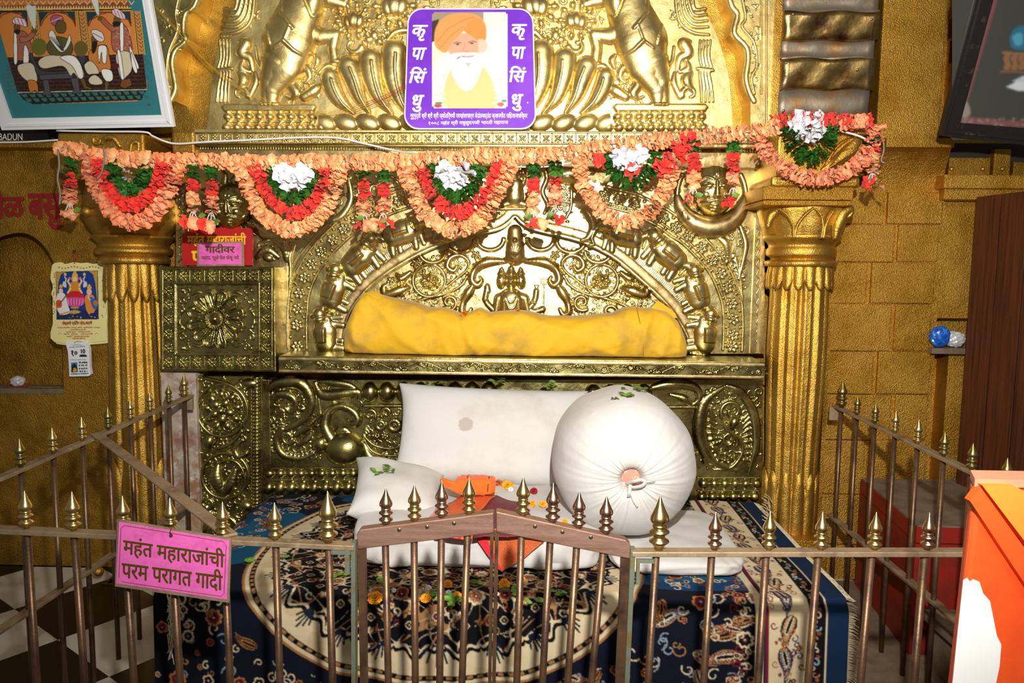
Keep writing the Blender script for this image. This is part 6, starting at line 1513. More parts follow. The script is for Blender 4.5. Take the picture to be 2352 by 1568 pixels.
# ================================================================ draped and folded cloths on the seat
def cloth_sheet(name, poly, zf, m, par, thick=0.003, step=4.0, seed=1, amp=0.004, lift=0.0):
    r = np.random.RandomState(seed); a = np.array(poly, float)
    bm = bmesh.new(); vs = []
    P = WZ(a[:, 0], a[:, 1], zf); P[:, 2] += lift
    f = bm.faces.new([bm.verts.new(V(p)) for p in P])
    bmesh.ops.triangulate(bm, faces=[f]); bmesh.ops.subdivide_edges(bm, edges=bm.edges[:], cuts=5, use_grid_fill=True)
    for v in bm.verts: v.co.z += amp * (math.sin(v.co.x * 45 + seed) + math.sin(v.co.y * 37 + v.co.x * 20))
    me = bpy.data.meshes.new(name); bm.to_mesh(me); bm.free(); me.materials.append(m)
    for p in me.polygons: p.use_smooth = True
    o = link(name, me, par); s_ = o.modifiers.new('thick', 'SOLIDIFY'); s_.thickness = thick; s_.offset = 1
    return o
tc_ = thing('brocade_cloth', 'orange and maroon brocade cloth with red border hanging over the seat front', 'cloth', W(1150, 1240, 2.6))
ZS = 0.584
cloth_sheet('orange_field', [(1018, 1186), (1030, 1156), (1060, 1140), (1100, 1134), (1142, 1136), (1110, 1165), (1090, 1190), (1085, 1232), (1020, 1232)], ZS, M_BROC, tc_, seed=2)
cloth_sheet('maroon_field', [(1142, 1136), (1190, 1150), (1216, 1178), (1232, 1205), (1250, 1232), (1086, 1232), (1092, 1190), (1112, 1164)], ZS, M_MAROON, tc_, seed=2)
cloth_sheet('red_border', [(986, 1186), (1000, 1168), (1012, 1162), (1040, 1190), (1060, 1232), (1000, 1232)], ZS, M_RED, tc_, seed=3, lift=0.002)
def hang(name, pts, m, Y, dz=0.0):
    P = W([p[0] for p in pts], [p[1] for p in pts], Y); o = MB().prism(P, (0, 0.004, 0)).build(name, m, tc_); fix_normals(o); return o
hang('hanging_tip', [(1092, 1214), (1254, 1216), (1252, 1240), (1200, 1285), (1152, 1312), (1125, 1282), (1100, 1240)], M_BROC, 2.512)
hang('hanging_border', [(1080, 1214), (1108, 1214), (1120, 1242), (1140, 1282), (1154, 1313), (1144, 1306), (1118, 1272), (1096, 1240)], M_RED, 2.507)
tf_ = thing('folded_scarf', 'folded orange cotton scarf with dark stripes against the back pillow', 'scarf', W(1090, 1136, 2.9))
def scarf():
    c = W(1092, 1113, 2.93); t2, o = slab('x', c, (0.082, 0.045, 0.034), (0.5, 0.45), M_ORANGE, 'x', 'x', 0.003, 4, False)
    o.parent = tf_; o.location = -tf_.location; bpy.data.objects.remove(t2); o.name = 'folded_part'
    for px in (1073, 1122):
        q = []
        for a_ in np.linspace(-0.9, 2.2, 14):
            q.append((W(px + 1.5 * math.sin(a_), 1113, 2.93)[0], c[1] - 0.046 * math.cos(a_) , c[2] + 0.0345 * math.sin(a_)))
        MB().tube(q, 0.0018, 5).build('dark_stripe', M_DARK, tf_, True)
    P = [(1016, 1104), (1030, 1104), (1052, 1110), (1064, 1126), (1060, 1138), (1040, 1140), (1022, 1124)]
    for k, dy in enumerate((0, 5, 10)):
        MB().tube(spline([W(1014 + 2 * k, 1102 + dy, 2.86), W(1034, 1108 + dy, 2.84), W(1054, 1118 + dy, 2.84), W(1070, 1126 + dy * .6, 2.86)], 5), [0.006, 0.009, 0.011, 0.012] * 4 if False else 0.011, 8).build('crumpled_end', M_ORANGE, tf_, True)
scarf()

# ================================================================ flowers and leaves
def marigold(px, py, R, Y=None, z=None, label='', name='marigold', c1='ffb008', c2='f08a00', group=None, tilt=(0, -0.6, 0.8)):
    p = W(px, py, Y) if Y else WZ(px, py, z)
    ax = np.array(tilt, float); ax /= np.linalg.norm(ax); s = np.cross(ax, (1, 0, 0)); s /= np.linalg.norm(s); q = np.cross(ax, s)
    vs = []; fs = []; cs = []; r = random.Random(int(px * 7 + py)); Rm = R * p[1] / F
    for ring, (rr, el, n) in enumerate(((0.98, 0.15, 16), (0.85, 0.5, 14), (0.62, 0.9, 12), (0.35, 1.2, 8))):
        for k in range(n):
            a_ = 2 * PI * (k + 0.5 * (ring % 2)) / n + r.uniform(-.1, .1); d = math.cos(a_) * s + math.sin(a_) * q; tv = np.cross(ax, d)
            e = Rm * rr * r.uniform(0.9, 1.05); hgt = Rm * el * 0.75; w_ = Rm * 0.24; b = len(vs)
            vs += [p + d * e * 0.35 + ax * hgt * 0.6, p + d * e * 0.85 + tv * w_ + ax * (hgt), p + d * e * 1.02 + ax * hgt * 0.92, p + d * e * 0.85 - tv * w_ + ax * hgt, p + d * e * 0.6 + ax * (hgt + Rm * 0.08)]
            fs += [(b, b + 1, b + 4), (b + 1, b + 2, b + 4), (b + 2, b + 3, b + 4), (b + 3, b, b + 4)]
            c = lin(c1 if r.random() < 0.6 else c2); cs += [lin(c2), c, c, c, c]
    t = thing(name, label, 'flower', p, group)
    npmesh('petals', vs, fs, M_MARI, t, cols=np.array(cs))
    mb = MB(); mb.lathe([(-0.3 * Rm, 0.05 * Rm), (-0.2 * Rm, 0.3 * Rm), (0.1 * Rm, 0.5 * Rm)], 0, 0, 8)
    mb.v = [tuple(p + s * v[0] + q * v[1] + ax * v[2]) for v in mb.v]; mb.build('calyx', M_LEAFS, t, True)
    return t
M_LEAFS = mat('fresh_leaf', '6f9a34', 0.5, var=[('3f6420', 30, 0.45, 0.65)], spec=0.4)
M_LEAFD = mat('dry_leaf', '4c5a20', 0.6, var=[('2c2412', 40, 0.5, 0.65)])
def leaf_verts(p, d, n, L_, w_):
    d = d / np.linalg.norm(d); s = np.cross(d, n); s /= np.linalg.norm(s) + 1e-9; n = np.cross(s, d)
    rows = [(0, 0.02), (0.2, 0.6), (0.45, 1.0), (0.7, 0.75), (0.9, 0.3), (1.0, 0.02)]; vs = []
    for t, w in rows: vs += [p + d * L_ * t + s * w_ * w + n * 0.12 * L_ * (0.5 - abs(t - 0.5)) , p + d * L_ * t - n * 0.08 * L_ * t, p + d * L_ * t - s * w_ * w + n * 0.12 * L_ * (0.5 - abs(t - 0.5))]
    fs = []
    for i in range(5): fs += [(3 * i, 3 * i + 3, 3 * i + 4, 3 * i + 1), (3 * i + 1, 3 * i + 4, 3 * i + 5, 3 * i + 2)]
    return vs, fs
def sprig(pts, label, n=7, L=0.035, up=(0, -0.5, 0.85), seed=1, dry=0.4, group=None, at=None, spread=0.012):
    r = random.Random(seed); t = thing('leaf_sprig', label, 'leaves', at[0], group)
    for k in range(n):
        p = at[k % len(at)] + np.array([r.uniform(-spread, spread), r.uniform(-spread, spread) - 0.006, r.uniform(0.006, 0.014)])
        a_ = r.uniform(0, 2 * PI); n_ = np.array(up) + np.array([r.uniform(-.3, .3), r.uniform(-.3, .3), 0]); d = np.array([math.cos(a_), math.sin(a_) * 0.6, r.uniform(-0.1, 0.35)])
        vs, fs = leaf_verts(p, d, n_, L * r.uniform(0.7, 1.15), L * 0.26); npmesh('leaf', vs, fs, M_LEAFD if r.random() < dry else M_LEAFS, t)
    mb = MB(); mb.tube([at[0], at[0] + np.array([L * 0.8, -0.003, -0.001 + 0.004])], 0.001, 5); mb.build('stem', M_LEAFD, t)
    return t
sprig(0, 'leaf sprig at the left end of the back pillow top', 7, 0.036, seed=1, dry=0.6, at=[W(985, 890, 3.34), W(1000, 886, 3.34)])
sprig(0, 'leaf sprig at the middle of the back pillow top', 9, 0.034, seed=2, dry=0.6, at=[W(1138, 880, 3.35), W(1145, 872, 3.36)])
sprig(0, 'leaf sprig at the right end of the back pillow top', 9, 0.034, seed=3, dry=0.3, at=[W(1262, 884, 3.33), W(1268, 892, 3.32)])
sprig(0, 'bright leaf sprig on the front of the round bolster top', 10, 0.034, seed=4, dry=0.2, at=[W(1440, 914, 2.72), W(1430, 918, 2.72), W(1418, 920, 2.72)])
sprig(0, 'dark leaf sprig behind on the crest of the round bolster', 8, 0.032, seed=5, dry=0.9, at=[W(1455, 899, 2.82), W(1470, 900, 2.82), W(1430, 902, 2.82)])
sprig(0, 'leaf sprig lying on the small left pillow', 11, 0.032, seed=6, dry=0.3, at=[W(885, 1086, 2.9), W(900, 1080, 2.9), W(872, 1088, 2.9)])
ZR = PZ + 0.012
for k, (px, py) in enumerate([(1030, 1400), (1010, 1372)]): sprig(0, ['large green leaf sprig hanging at the rug edge below the marigolds', 'green leaf sprig beside the marigold before the gate bars'][k], 8, 0.04, seed=10 + k, dry=0.05, at=[WZ(px, min(py, 1385), ZR), WZ(px + 12, min(py, 1380), ZR)])
for k, (px, py, lab) in enumerate([(862, 1340, 'green leaves on the rug near the left gate stile'), (1105, 1345, 'green leaf pair on the rug just left of the gate centre'), (1170, 1364, 'green leaves at the rug edge right of the gate centre'), (1225, 1388, 'leaf sprig at the rug edge under the second right gate bar'), (1270, 1368, 'broad green leaf on the rug under the right gate leaf'), (650, 1288, 'single green leaf on the rug beside the third front railing bar'), (1300, 1362, 'small leaf at the right end of the scattered leaves'), (560, 1295, 'green leaf on the blue rug right of the pink sign'), (780, 1325, 'green leaf sprig on the rug left of the gate post')]):
    sprig(0, lab, 3 if k not in (5,) else 1, 0.036, seed=20 + k, dry=0.05, at=[WZ(px, py, ZR), WZ(px + 6, py - 4, ZR)], spread=0.008)
mg = [(862, 1374, 19, 'largest marigold on the rug, beside the left gate stile'), (978, 1374, 14, 'marigold on the rug above the large leaf sprig'), (1028, 1342, 13, 'marigold on the rug just before the white mattress, third gap'), (1050, 1369, 13, 'marigold half behind the fourth left gate bar'), (1158, 1341, 15, 'marigold on the rug just right of the gate centre'), (1198, 1331, 11, 'marigold behind the first bar of the right gate leaf')]
for px, py, R, lab in mg: marigold(px, py, R, None, ZR + 0.004, lab)
ms = [(1126, 1126, 16, 'yellow marigold on the seat below the orange scarf'), (1166, 1116, 15, 'yellow marigold on the seat right of the orange scarf'), (1222, 1157, 10, 'small marigold on the seat beside the first right gate finial'), (1247, 1158, 10, 'small marigold on the seat behind the coppery gate finial'), (1004, 1110, 7, 'small marigold at the left of the orange scarf'), (1297, 1199, 9, 'small marigold tucked under the bolster side')]
for px, py, R, lab in ms: marigold(px, py, R, None, 0.575, lab)
marigold(1146, 1106, 13, None, 0.58, 'rusty orange marigold with green calyx beside the orange scarf', c1='c8641a', c2='8a3c10')
for px, py, R, lab in ((984, 1350, 8, 'white jasmine flower on the rug right of the marigold'), (1030, 1361, 8, 'white jasmine flower on the rug before the fourth gate bar'), (905, 1356, 6, 'white jasmine flower by the left gate stile leaves'), (1143, 1364, 5, 'tiny white flower at the gate centre'), (1183, 1360, 5, 'tiny white flower beside the first right gate bar')): marigold(px, py, R, None, ZR + 0.003, lab, 'jasmine_flower', 'f4f2ee', 'dcd8d0')
marigold(1173, 1124, 7, None, 0.575, 'white jasmine flower on the seat under the marigolds', 'jasmine_flower', 'f4f2ee', 'dcd8d0')
marigold(1226, 1128, 10, None, 0.578, 'crimson rose lying on the seat before the bolster', 'rose', 'b80a24', '7a0414')
for k, (px, py, Y) in enumerate(((1066, 722, 3.38), (1100, 727, 3.37), (1190, 714, 3.40))): marigold(px, py, 9 if k < 2 else 6, Y, None, ['orange marigold in the dip of the yellow bundle', 'second orange marigold on the yellow bundle, right of the dip', 'flattened marigold behind the yellow bundle under the deity'][k], c1='f08a0c', c2='b85a08')
# ================================================================ flower garlands
def discs(path, R, step, c_in, c_out, c_alt, seed, Ycol, lobes=5, jit=0.25, tight=1.0, extra=None):
    """ruffled fabric flowers threaded on a string; path in photo pixels at depth Ycol"""
    r = np.random.RandomState(seed)
    P = resample(spline(path, 8), step); n = len(P); T = np.gradient(P, axis=0); T /= np.linalg.norm(T, axis=1)[:, None] + 1e-9
    nr, ns = 4, 30; th = np.linspace(0, 2 * PI, ns, endpoint=False)
    V_, F_, Cc = [], [], []
    ci, co, ca = np.array(lin(c_in)), np.array(lin(c_out)), np.array(lin(c_alt))
    S = Ycol / F
    for k in range(n):
        ctr = W(P[k, 0] + r.uniform(-1.5, 1.5), P[k, 1] + r.uniform(-1.5, 1.5), Ycol); ctr[1] += r.uniform(-0.006, 0.006)
        ax = np.array([T[k, 0], -0.35 + r.uniform(-0.45, 0.45), -T[k, 1]]) + r.uniform(-jit, jit, 3) * 1.3; ax /= np.linalg.norm(ax)
        u = np.cross(ax, (0, 1, 0)); u /= np.linalg.norm(u) + 1e-9; w = np.cross(ax, u)
        Rk = R * S * r.uniform(0.82, 1.12); ph = r.uniform(0, 6.28, 3); cup = r.uniform(0.05, 0.4) * (1 if r.rand() < 0.7 else -1)
        base = len(V_) and sum(len(v) for v in V_)
        rings = []
        mixc = np.clip(r.normal(0.25, 0.25), 0, 1); oc = co * (1 - mixc) + ca * mixc
        cols = []
        for j in range(nr):
            t = (j + 0.15) / (nr - 0.85)
            rad = Rk * t * (1 + (0.10 * np.sin(lobes * th + ph[0]) + 0.06 * np.sin(13 * th + ph[1])) * t)
            axo = Rk * (0.17 * t * t * np.sin(lobes * th + ph[2]) + 0.09 * t * np.sin(11 * th + ph[1]) + 0.035 * t * np.sin(15 * th) + cup * t)
            rings.append(ctr + u * (rad * np.cos(th))[:, None] + w * (rad * np.sin(th))[:, None] * 0.92 + ax * axo[:, None])
            cols.append(np.repeat((ci * (1 - t ** 0.8) + oc * t ** 0.8)[None], ns, 0) * r.uniform(0.93, 1.05))
        vv = np.concatenate(rings + [ctr[None]]); cc = np.concatenate(cols + [ci[None]])
        b = base or 0
        i0 = np.arange(ns); i1 = (i0 + 1) % ns
        for j in range(nr - 1): F_.append(np.stack([b + j * ns + i0, b + j * ns + i1, b + (j + 1) * ns + i1, b + (j + 1) * ns + i0], 1))
        F_.append(np.stack([b + i0, b + i1, np.full(ns, b + nr * ns), np.full(ns, b + nr * ns)], 1))
        V_.append(vv); Cc.append(cc)
    return np.concatenate(V_), np.concatenate(F_), np.clip(np.concatenate(Cc), 0, 1)
OR = ('ffeab0', 'ff9850', 'ffc68c'); RD = ('e02020', 'ff3a2a', 'ff6048'); GR = ('3c7a26', '1c5216', '4a8a30'); WH = ('f0f0f2', 'fafafc', 'dcdce4'); PK = ('ffd8a4', 'ff8650', 'ffb286')
def strand(name, path, R, step, cc, seed, Y, par, m=None, lobes=5, jit=0.25):
    v, f, c = discs(path, R, step, *cc, seed, Y, lobes, jit)
    tri = f[f[:, 2] == f[:, 3]][:, :3]; quad = f[f[:, 2] != f[:, 3]]
    faces = [tuple(q) for q in quad.tolist()] + [tuple(q) for q in tri.tolist()]
    return npmesh(name, v, faces, m or M_PETAL, par, cols=c)
def string(pts, Y, r_, m, par, nm='string'):
    return MB().tube([W(x, y, Y) for x, y in spline(pts, 5)], r_, 5).build(nm, m, par, True)
YGL = 3.09
tg = thing('flower_garland', 'long orange fabric flower garland strung across both columns', 'garland', W(960, 372, YGL))
strand('flower_strand', [(140, 338), (165, 345), (200, 352), (260, 362), (330, 366), (400, 372), (470, 370), (540, 374), (620, 375), (700, 372), (780, 374), (860, 373), (940, 372), (1000, 367), (1060, 362), (1120, 358), (1180, 358), (1250, 358), (1310, 348), (1370, 343), (1430, 333), (1480, 325), (1530, 322), (1580, 316), (1640, 312), (1700, 308), (1745, 302), (1782, 290)], 18.5, 5.4, OR, 1, YGL, tg, lobes=4)
string([(140, 338), (260, 362), (400, 374), (620, 377), (860, 374), (1060, 364), (1250, 360), (1430, 336), (1640, 314), (1782, 290)], YGL, 0.002, M_WHTH, tg)
def swag(lab, orange=None, red=None, green=None, white=None, extra=None, seed=1, Y=3.08):
    p0 = (orange or green)[0]
    t = thing('garland_swag', lab, 'garland', W(p0[0], p0[1], Y), 'garland swags across the shrine')
    if orange: strand('orange_strand', orange, 18, 5.6, PK if seed in (1, 5) else OR, seed * 10 + 1, Y, t, lobes=4)
    if red: strand('red_strand', red, 17, 5.8, RD, seed * 10 + 2, Y + 0.005, t, lobes=5)
    if green: strand('leaf_strand', green, 17.5, 6.8, GR, seed * 10 + 3, Y + 0.01, t, M_LEAF, lobes=7)
    if white:
        for i, (x, y, R, n) in enumerate(white):
            pts = [(x - R * 0.7, y - R * .2), (x - R * .2, y + R * .35), (x + R * .3, y + R * .3), (x + R * .7, y - R * .2)] if n > 1 else [(x, y - 6), (x, y + 6)]
            strand('white_flower', pts, R * 0.72, 7.0, WH, seed * 10 + 5 + i, Y - 0.01, t, lobes=6, jit=0.6)
    if extra:
        for nm, path, R, cc in extra: strand(nm, path, R, 6.4, cc, seed * 10 + 8, Y - 0.008, t, lobes=5, jit=0.4)
    return t
s1 = swag('swag at the far left with a single hanging white flower, over the left column', [(203, 362), (212, 410), (236, 455), (270, 498), (305, 512), (345, 498), (376, 462), (398, 415), (410, 375)], [(225, 372), (242, 418), (270, 455), (303, 470), (338, 455), (365, 418), (378, 372)], [(256, 375), (264, 405), (286, 430), (302, 440), (322, 425), (334, 400), (336, 378)], [(293, 402, 16, 1)], None, 1, 3.07)
string([(279, 372), (284, 388), (290, 396)], 3.06, 0.0012, M_WHTH, s1, 'thread')
swag('swag with white flower centre between the two left pairs of tassels', [(550, 385), (568, 430), (590, 475), (625, 510), (670, 528), (712, 515), (748, 480), (770, 430), (782, 385)], [(590, 388), (606, 425), (632, 465), (668, 490), (702, 480), (730, 450), (748, 415), (752, 388)], [(622, 392), (632, 420), (656, 448), (680, 458), (705, 440), (722, 415), (724, 390)], [(674, 404, 36, 3)], None, 2)
swag('swag with white flower centre below the purple portrait board', [(928, 385), (946, 430), (975, 488), (1010, 518), (1052, 530), (1096, 510), (1130, 465), (1160, 410), (1174, 372)], [(968, 388), (986, 430), (1012, 470), (1050, 490), (1086, 476), (1120, 440), (1140, 400), (1146, 380)], [(996, 385), (1006, 420), (1030, 442), (1056, 452), (1082, 432), (1096, 402), (1102, 380)], [(1045, 398, 36, 3)], None, 3)
swag('swag with a red flower at its white centre, left of the moon face', [(1332, 372), (1338, 415), (1362, 460), (1400, 498), (1440, 510), (1485, 492), (1515, 455), (1535, 415), (1546, 388)], None, [(1392, 354), (1406, 390), (1440, 420), (1456, 424), (1478, 412), (1498, 382), (1506, 350)], [(1446, 362, 34, 3)], [('red_strand', [(1512, 392), (1540, 372), (1562, 350), (1566, 332), (1590, 322)], 22, RD), ('red_flower', [(1368, 366), (1382, 372)], 16, RD), ('red_flower', [(1448, 384), (1456, 394)], 20, RD)], 4)
swag('swag with white flower centre hung round the right column bracket', [(1738, 318), (1766, 355), (1802, 388), (1846, 408), (1890, 410), (1940, 394), (1982, 366), (2006, 326), (2012, 290)], [(1778, 284), (1800, 276), (1850, 274), (1900, 276), (1950, 280), (2004, 278)], [(1810, 288), (1822, 328), (1850, 358), (1866, 362), (1886, 348), (1906, 318), (1912, 284)], [(1856, 284, 38, 3)], [('orange_flower', [(1930, 288), (1960, 280), (1996, 278)], 15, PK)], 5, 3.10)
def tassel(x, y0, ys, flowers, lab, seed, Y=3.07, leaf=None):
    t = thing('garland_tassel', lab, 'garland tassel', W(x, y0, Y), 'hanging garland tassels')
    g0, g1, r1, o1, th1 = ys
    strand('leaf_section', [(x, g0), (x + 2, g1)], 15.5, 6.2, GR, seed * 7 + 1, Y, t, M_LEAF, lobes=7)
    strand('red_section', [(x, g1 + 8), (x + 2, r1)], 15, 6.2, RD, seed * 7 + 2, Y, t, lobes=4)
    strand('orange_section', [(x, r1 + 10), (x + 1, o1)], 15.5, 6.2, PK if seed % 2 else OR, seed * 7 + 3, Y, t, lobes=4)
    rr = random.Random(seed); mb = MB()
    for k in range(3):
        dx = (k - 1) * 6; pts = [W(x + dx * 0.3, o1 + 6, Y), W(x + dx, (o1 + th1) / 2, Y), W(x + dx * 1.6, th1, Y)]; mb.tube(pts, 0.0018, 5)
        for j in range(7):
            p = pts[0] * (1 - j / 7) + pts[2] * (j / 7); mb.tube([p, p + np.array([rr.uniform(-.008, .008), rr.uniform(-.004, .004), -0.006])], 0.0007, 3)
    mb.build('thread_tuft', M_WHTH, t)
    for k, (fx, fy, cc) in enumerate(flowers): strand('end_flower', [(fx - 5, fy), (fx + 5, fy + 3)], 15, 8, cc, seed * 7 + 4 + k, Y - 0.006, t, lobes=4, jit=0.7)
    if leaf:
        vs, fs = leaf_verts(W(leaf[0], leaf[1], Y - 0.012), np.array([1, 0, 0.2]), np.array([0, -1, 0.3]), 0.035, 0.013); npmesh('leaf', vs, fs, M_LEAFS, t)
    return t
tassel(160, 362, (368, 395, 425, 462, 486), [(158, 490, PK)], 'single garland tassel hanging at the far left end beside the wall lettering', 1, 3.10, (168, 484))
tassel(443, 382, (388, 410, 440, 480, 504), [(430, 510, RD), (452, 512, PK)], 'garland tassel directly above the left half of the red sign', 2, 3.07, (455, 497))
tassel(485, 382, (388, 412, 445, 482, 506), [(470, 514, RD), (482, 518, PK)], 'garland tassel before the forehead of the sun face', 3, 3.07, (488, 511))
tassel(835, 388, (394, 412, 448, 486, 506), [(822, 514, RD), (846, 516, PK)], 'garland tassel left in the pair above the arch flower band', 4, 3.07, (818, 502))
tassel(880, 388, (394, 412, 448, 484, 506), [(888, 512, RD), (866, 516, OR)], 'garland tassel right in the pair above the arch flower band', 5, 3.07, (872, 508))
tassel(1225, 374, (378, 404, 440, 480, 504), [(1224, 512, RD), (1240, 510, OR)], 'garland tassel left in the pair right of the portrait board', 6, 3.07, (1204, 498))
tassel(1275, 366, (372, 398, 428, 470, 490), [(1280, 502, RD)], 'garland tassel right in the pair right of the portrait board', 7, 3.07, (1254, 494))
tassel(1592, 322, (328, 350, 390, 424, 446), [(1578, 454, RD), (1594, 458, OR)], 'garland tassel hanging before the left cheek of the moon face', 8, 3.07, (1596, 450))
tassel(1684, 322, (328, 352, 390, 425, 446), [(1676, 460, RD)], 'garland tassel hanging before the right cheek of the moon face', 9, 3.07, (1680, 450))
tassel(2004, 320, (322, 330, 345, 392, 412), [(1992, 418, RD), (2012, 422, PK)], 'garland tassel at the right end beside the gilded pilaster', 10, 3.09)
# strings that tie the garland
t_ = tag(MB().tube([W(x, y, 3.06) for x, y in spline([(133, 342), (136, 380), (132, 410), (138, 440), (137, 470)], 4)], 0.004, 6).build('tie_string', M_STRING, None, True), 'frayed grey string hanging at the far left end of the garland', 'string')
t_ = tag(MB().tube([W(x, y, 3.05) for x, y in spline([(238, 338), (241, 360), (236, 385), (232, 400), (222, 412)], 4)], 0.0035, 6).build('tie_string', M_STRING, None, True), 'grey string looped before the far left garland swag', 'string')
t_ = tag(MB().tube([W(x, y, 3.09) for x, y in spline([(2016, 308), (2028, 320), (2030, 345), (2024, 368), (2032, 374)], 4)], 0.003, 6).build('tie_string', M_STRING, None, True), 'grey string tying the garland at its right end', 'string')
# ================================================================ pictures, signs and small things
def nplane(p_lo, lean):
    """plane through p_lo, leaning by lean (radians) toward the visitor at the top"""
    return np.array(p_lo, float), np.array([0.0, math.cos(lean), math.sin(lean)])
def poly_on(pts, org, nrm, name, m, par, thick, lift=0.0, away=True):
    n = np.asarray(nrm) / np.linalg.norm(nrm); P = WP([p[0] for p in pts], [p[1] for p in pts], org, nrm) - n * lift
    o = MB().prism(P, n * thick).build(name, m, par); fix_normals(o); return o
def rrect(x0, y0, x1, y1, r, n=6):
    o = []
    for cx, cy, a0 in ((x1 - r, y0 + r, -PI / 2), (x1 - r, y1 - r, 0), (x0 + r, y1 - r, PI / 2), (x0 + r, y0 + r, PI)):
        for k in range(n + 1): a_ = a0 + PI / 2 * k / n; o.append((cx + r * math.cos(a_), cy + r * math.sin(a_)))
    return o

# ---- white framed painting, leaning forward from the wall
lf = W(200, 296, 3.30); org, nrm = nplane(lf, -0.30)
nrm = np.array([0.0, math.cos(0.30), math.sin(0.30)])
tw = thing('framed_painting', 'white framed court painting with five turbaned figures hanging at the upper left', 'painting', lf)
def frame_bar(a_, b_, c_, d_, name, m, par, thick=0.018, lift=0.0): return poly_on([a_, b_, c_, d_], org, nrm, name, m, par, thick, lift)
# outer and inner corners; the sides run up out of the photograph
OBL, OBR, IBL, IBR = (4, 299), (400, 291), (24, 272), (371, 264)
def up(p, x_at_top, ytop=-190): # continue an edge upward through (x_at_top, 0)
    k = (x_at_top - p[0]) / (0 - p[1]); return (p[0] + k * (ytop - p[1]), ytop)
OTR, ITR = up(OBR, 347), up(IBR, 326); OTL, ITL = (-172, -190), (-136, -190)
frame_bar(OBL, OBR, IBR, IBL, 'frame_bar', M_WHITEP, tw); frame_bar(OBR, OTR, ITR, IBR, 'frame_bar', M_WHITEP, tw); frame_bar(OBL, IBL, ITL, OTL, 'frame_bar', M_WHITEP, tw)
frame_bar((12, 291), (392, 283), (386, 277), (18, 285), 'frame_moulding', M_WHITEP, tw, 0.01, 0.006)
frame_bar((392, 285), up((392, 285), 340), up((384, 280), 334), (384, 280), 'frame_moulding', M_WHITEP, tw, 0.01, 0.006)
frame_bar(IBL, IBR, ITR, ITL, 'backing_board', M_TEAL, tw, 0.006, -0.012)
cv = Canvas(-110, -150, 345, 242, 0.7, '2f7a82')
# arched hall
cv.poly([(-60, -150), (345, -150), (345, 240), (-60, 240)], '2f7a82')
hall = [(-50, -150), (330, -150), (282, -4), (296, 20), (304, 30), (322, 130), (335, 195), (333, 205), (322, 226), (310, 233), (72, 240), (55, 232), (42, 220), (36, 205), (13, 132), (-20, 20)]
cv.poly(hall, 'd9853a'); cv.poly([(13, 132), (325, 124), (334, 196), (333, 206), (36, 212)], '2c1712')
for j in range(9):
    y = 134 + j * 9; cv.line([(10, y + 1), (334, y - 5)], 0.5, '6a3a2a')
    for i in range(24): cv.line([(14 + i * 15 + (j % 2) * 7, y + 1 - i * .3), (16 + i * 15 + (j % 2) * 7, y + 9 - i * .3)], 0.45, '5a3022')
cv.poly([(38, 214), (334, 206), (322, 230), (72, 240), (50, 230)], '12211f')
for j in range(2):
    for i in range(16): cv.poly([(44 + i * 18 + j * 9, 217 + j * 10 - i * .5), (58 + i * 18 + j * 9, 216.5 + j * 10 - i * .5), (60 + i * 18 + j * 9, 224 + j * 10 - i * .5), (52 + i * 18 + j * 9, 225 + j * 10 - i * .5)], '3f6a62')
cv.line([(38, 213), (334, 206)], 1.2, 'a9b8a8')
cv.poly([(-40, -150), (330, -150), (290, 4), (292, 18), (-26, 26)], 'c8783a'); cv.poly([(-40, 14), (292, 4), (296, 20), (-24, 27)], '8a4a24')
for i in range(52): cv.poly([(-30 + i * 6.2, 22), (-27 + i * 6.2, 12), (-24 + i * 6.2, 21.5)], 'f0c890')
cv.line([(-26, 26), (298, 21)], 1.6, '202018'); cv.line([(-26, 23.5), (298, 18.5)], 0.9, 'd8c83a')
for i in range(20): cv.line([(-30 + i * 17, 2), (-24 + i * 17, 10), (-18 + i * 17, 2)], 0.8, 'f2d29a')
for px, w_ in ((60, 9), (170, 10), (298, 5)): # columns
    cv.poly([(px + 2, 25), (px + 22, 25), (px + 34, 124), (px + 14, 125)], '1c2420'); cv.poly([(px + 7, 25), (px + 18, 25), (px + 30, 124), (px + 18, 125)], 'd08a4c')
    cv.line([(px + 4, 25), (px + 15, 125)], 0.9, 'd8c83a'); cv.line([(px + 20, 25), (px + 32, 125)], 0.9, 'd8c83a')
    for k in range(10): cv.line([(px + 9 + k * 1.2, 32 + k * 9), (px + 14 + k * 1.2, 38 + k * 9), (px + 18 + k * 1.2, 32 + k * 9)], 0.8, '7a3a1a')
for (x0, x1, cx) in ((-20, 58, 22), (84, 168, 128), (194, 296, 246)): # arch spandrels
    cv.poly([(x0, 27), (x1, 26), (x1 + 3, 60), (x1 - 4, 48), (cx + 22, 30), (cx, 28), (cx - 22, 30), (x0 + 8, 48), (x0 + 4, 62)], '1d3a40')
    cv.line([(x0 + 6, 60), (x0 + 12, 46), (cx - 20, 33), (cx, 28), (cx + 20, 32), (x1 - 4, 46), (x1 + 2, 60)], 1.3, '8a2a1a')
SK, WHT, CR, DRK = '6a5222', 'f4f2ec', 'd9cfb0', '1c1712'
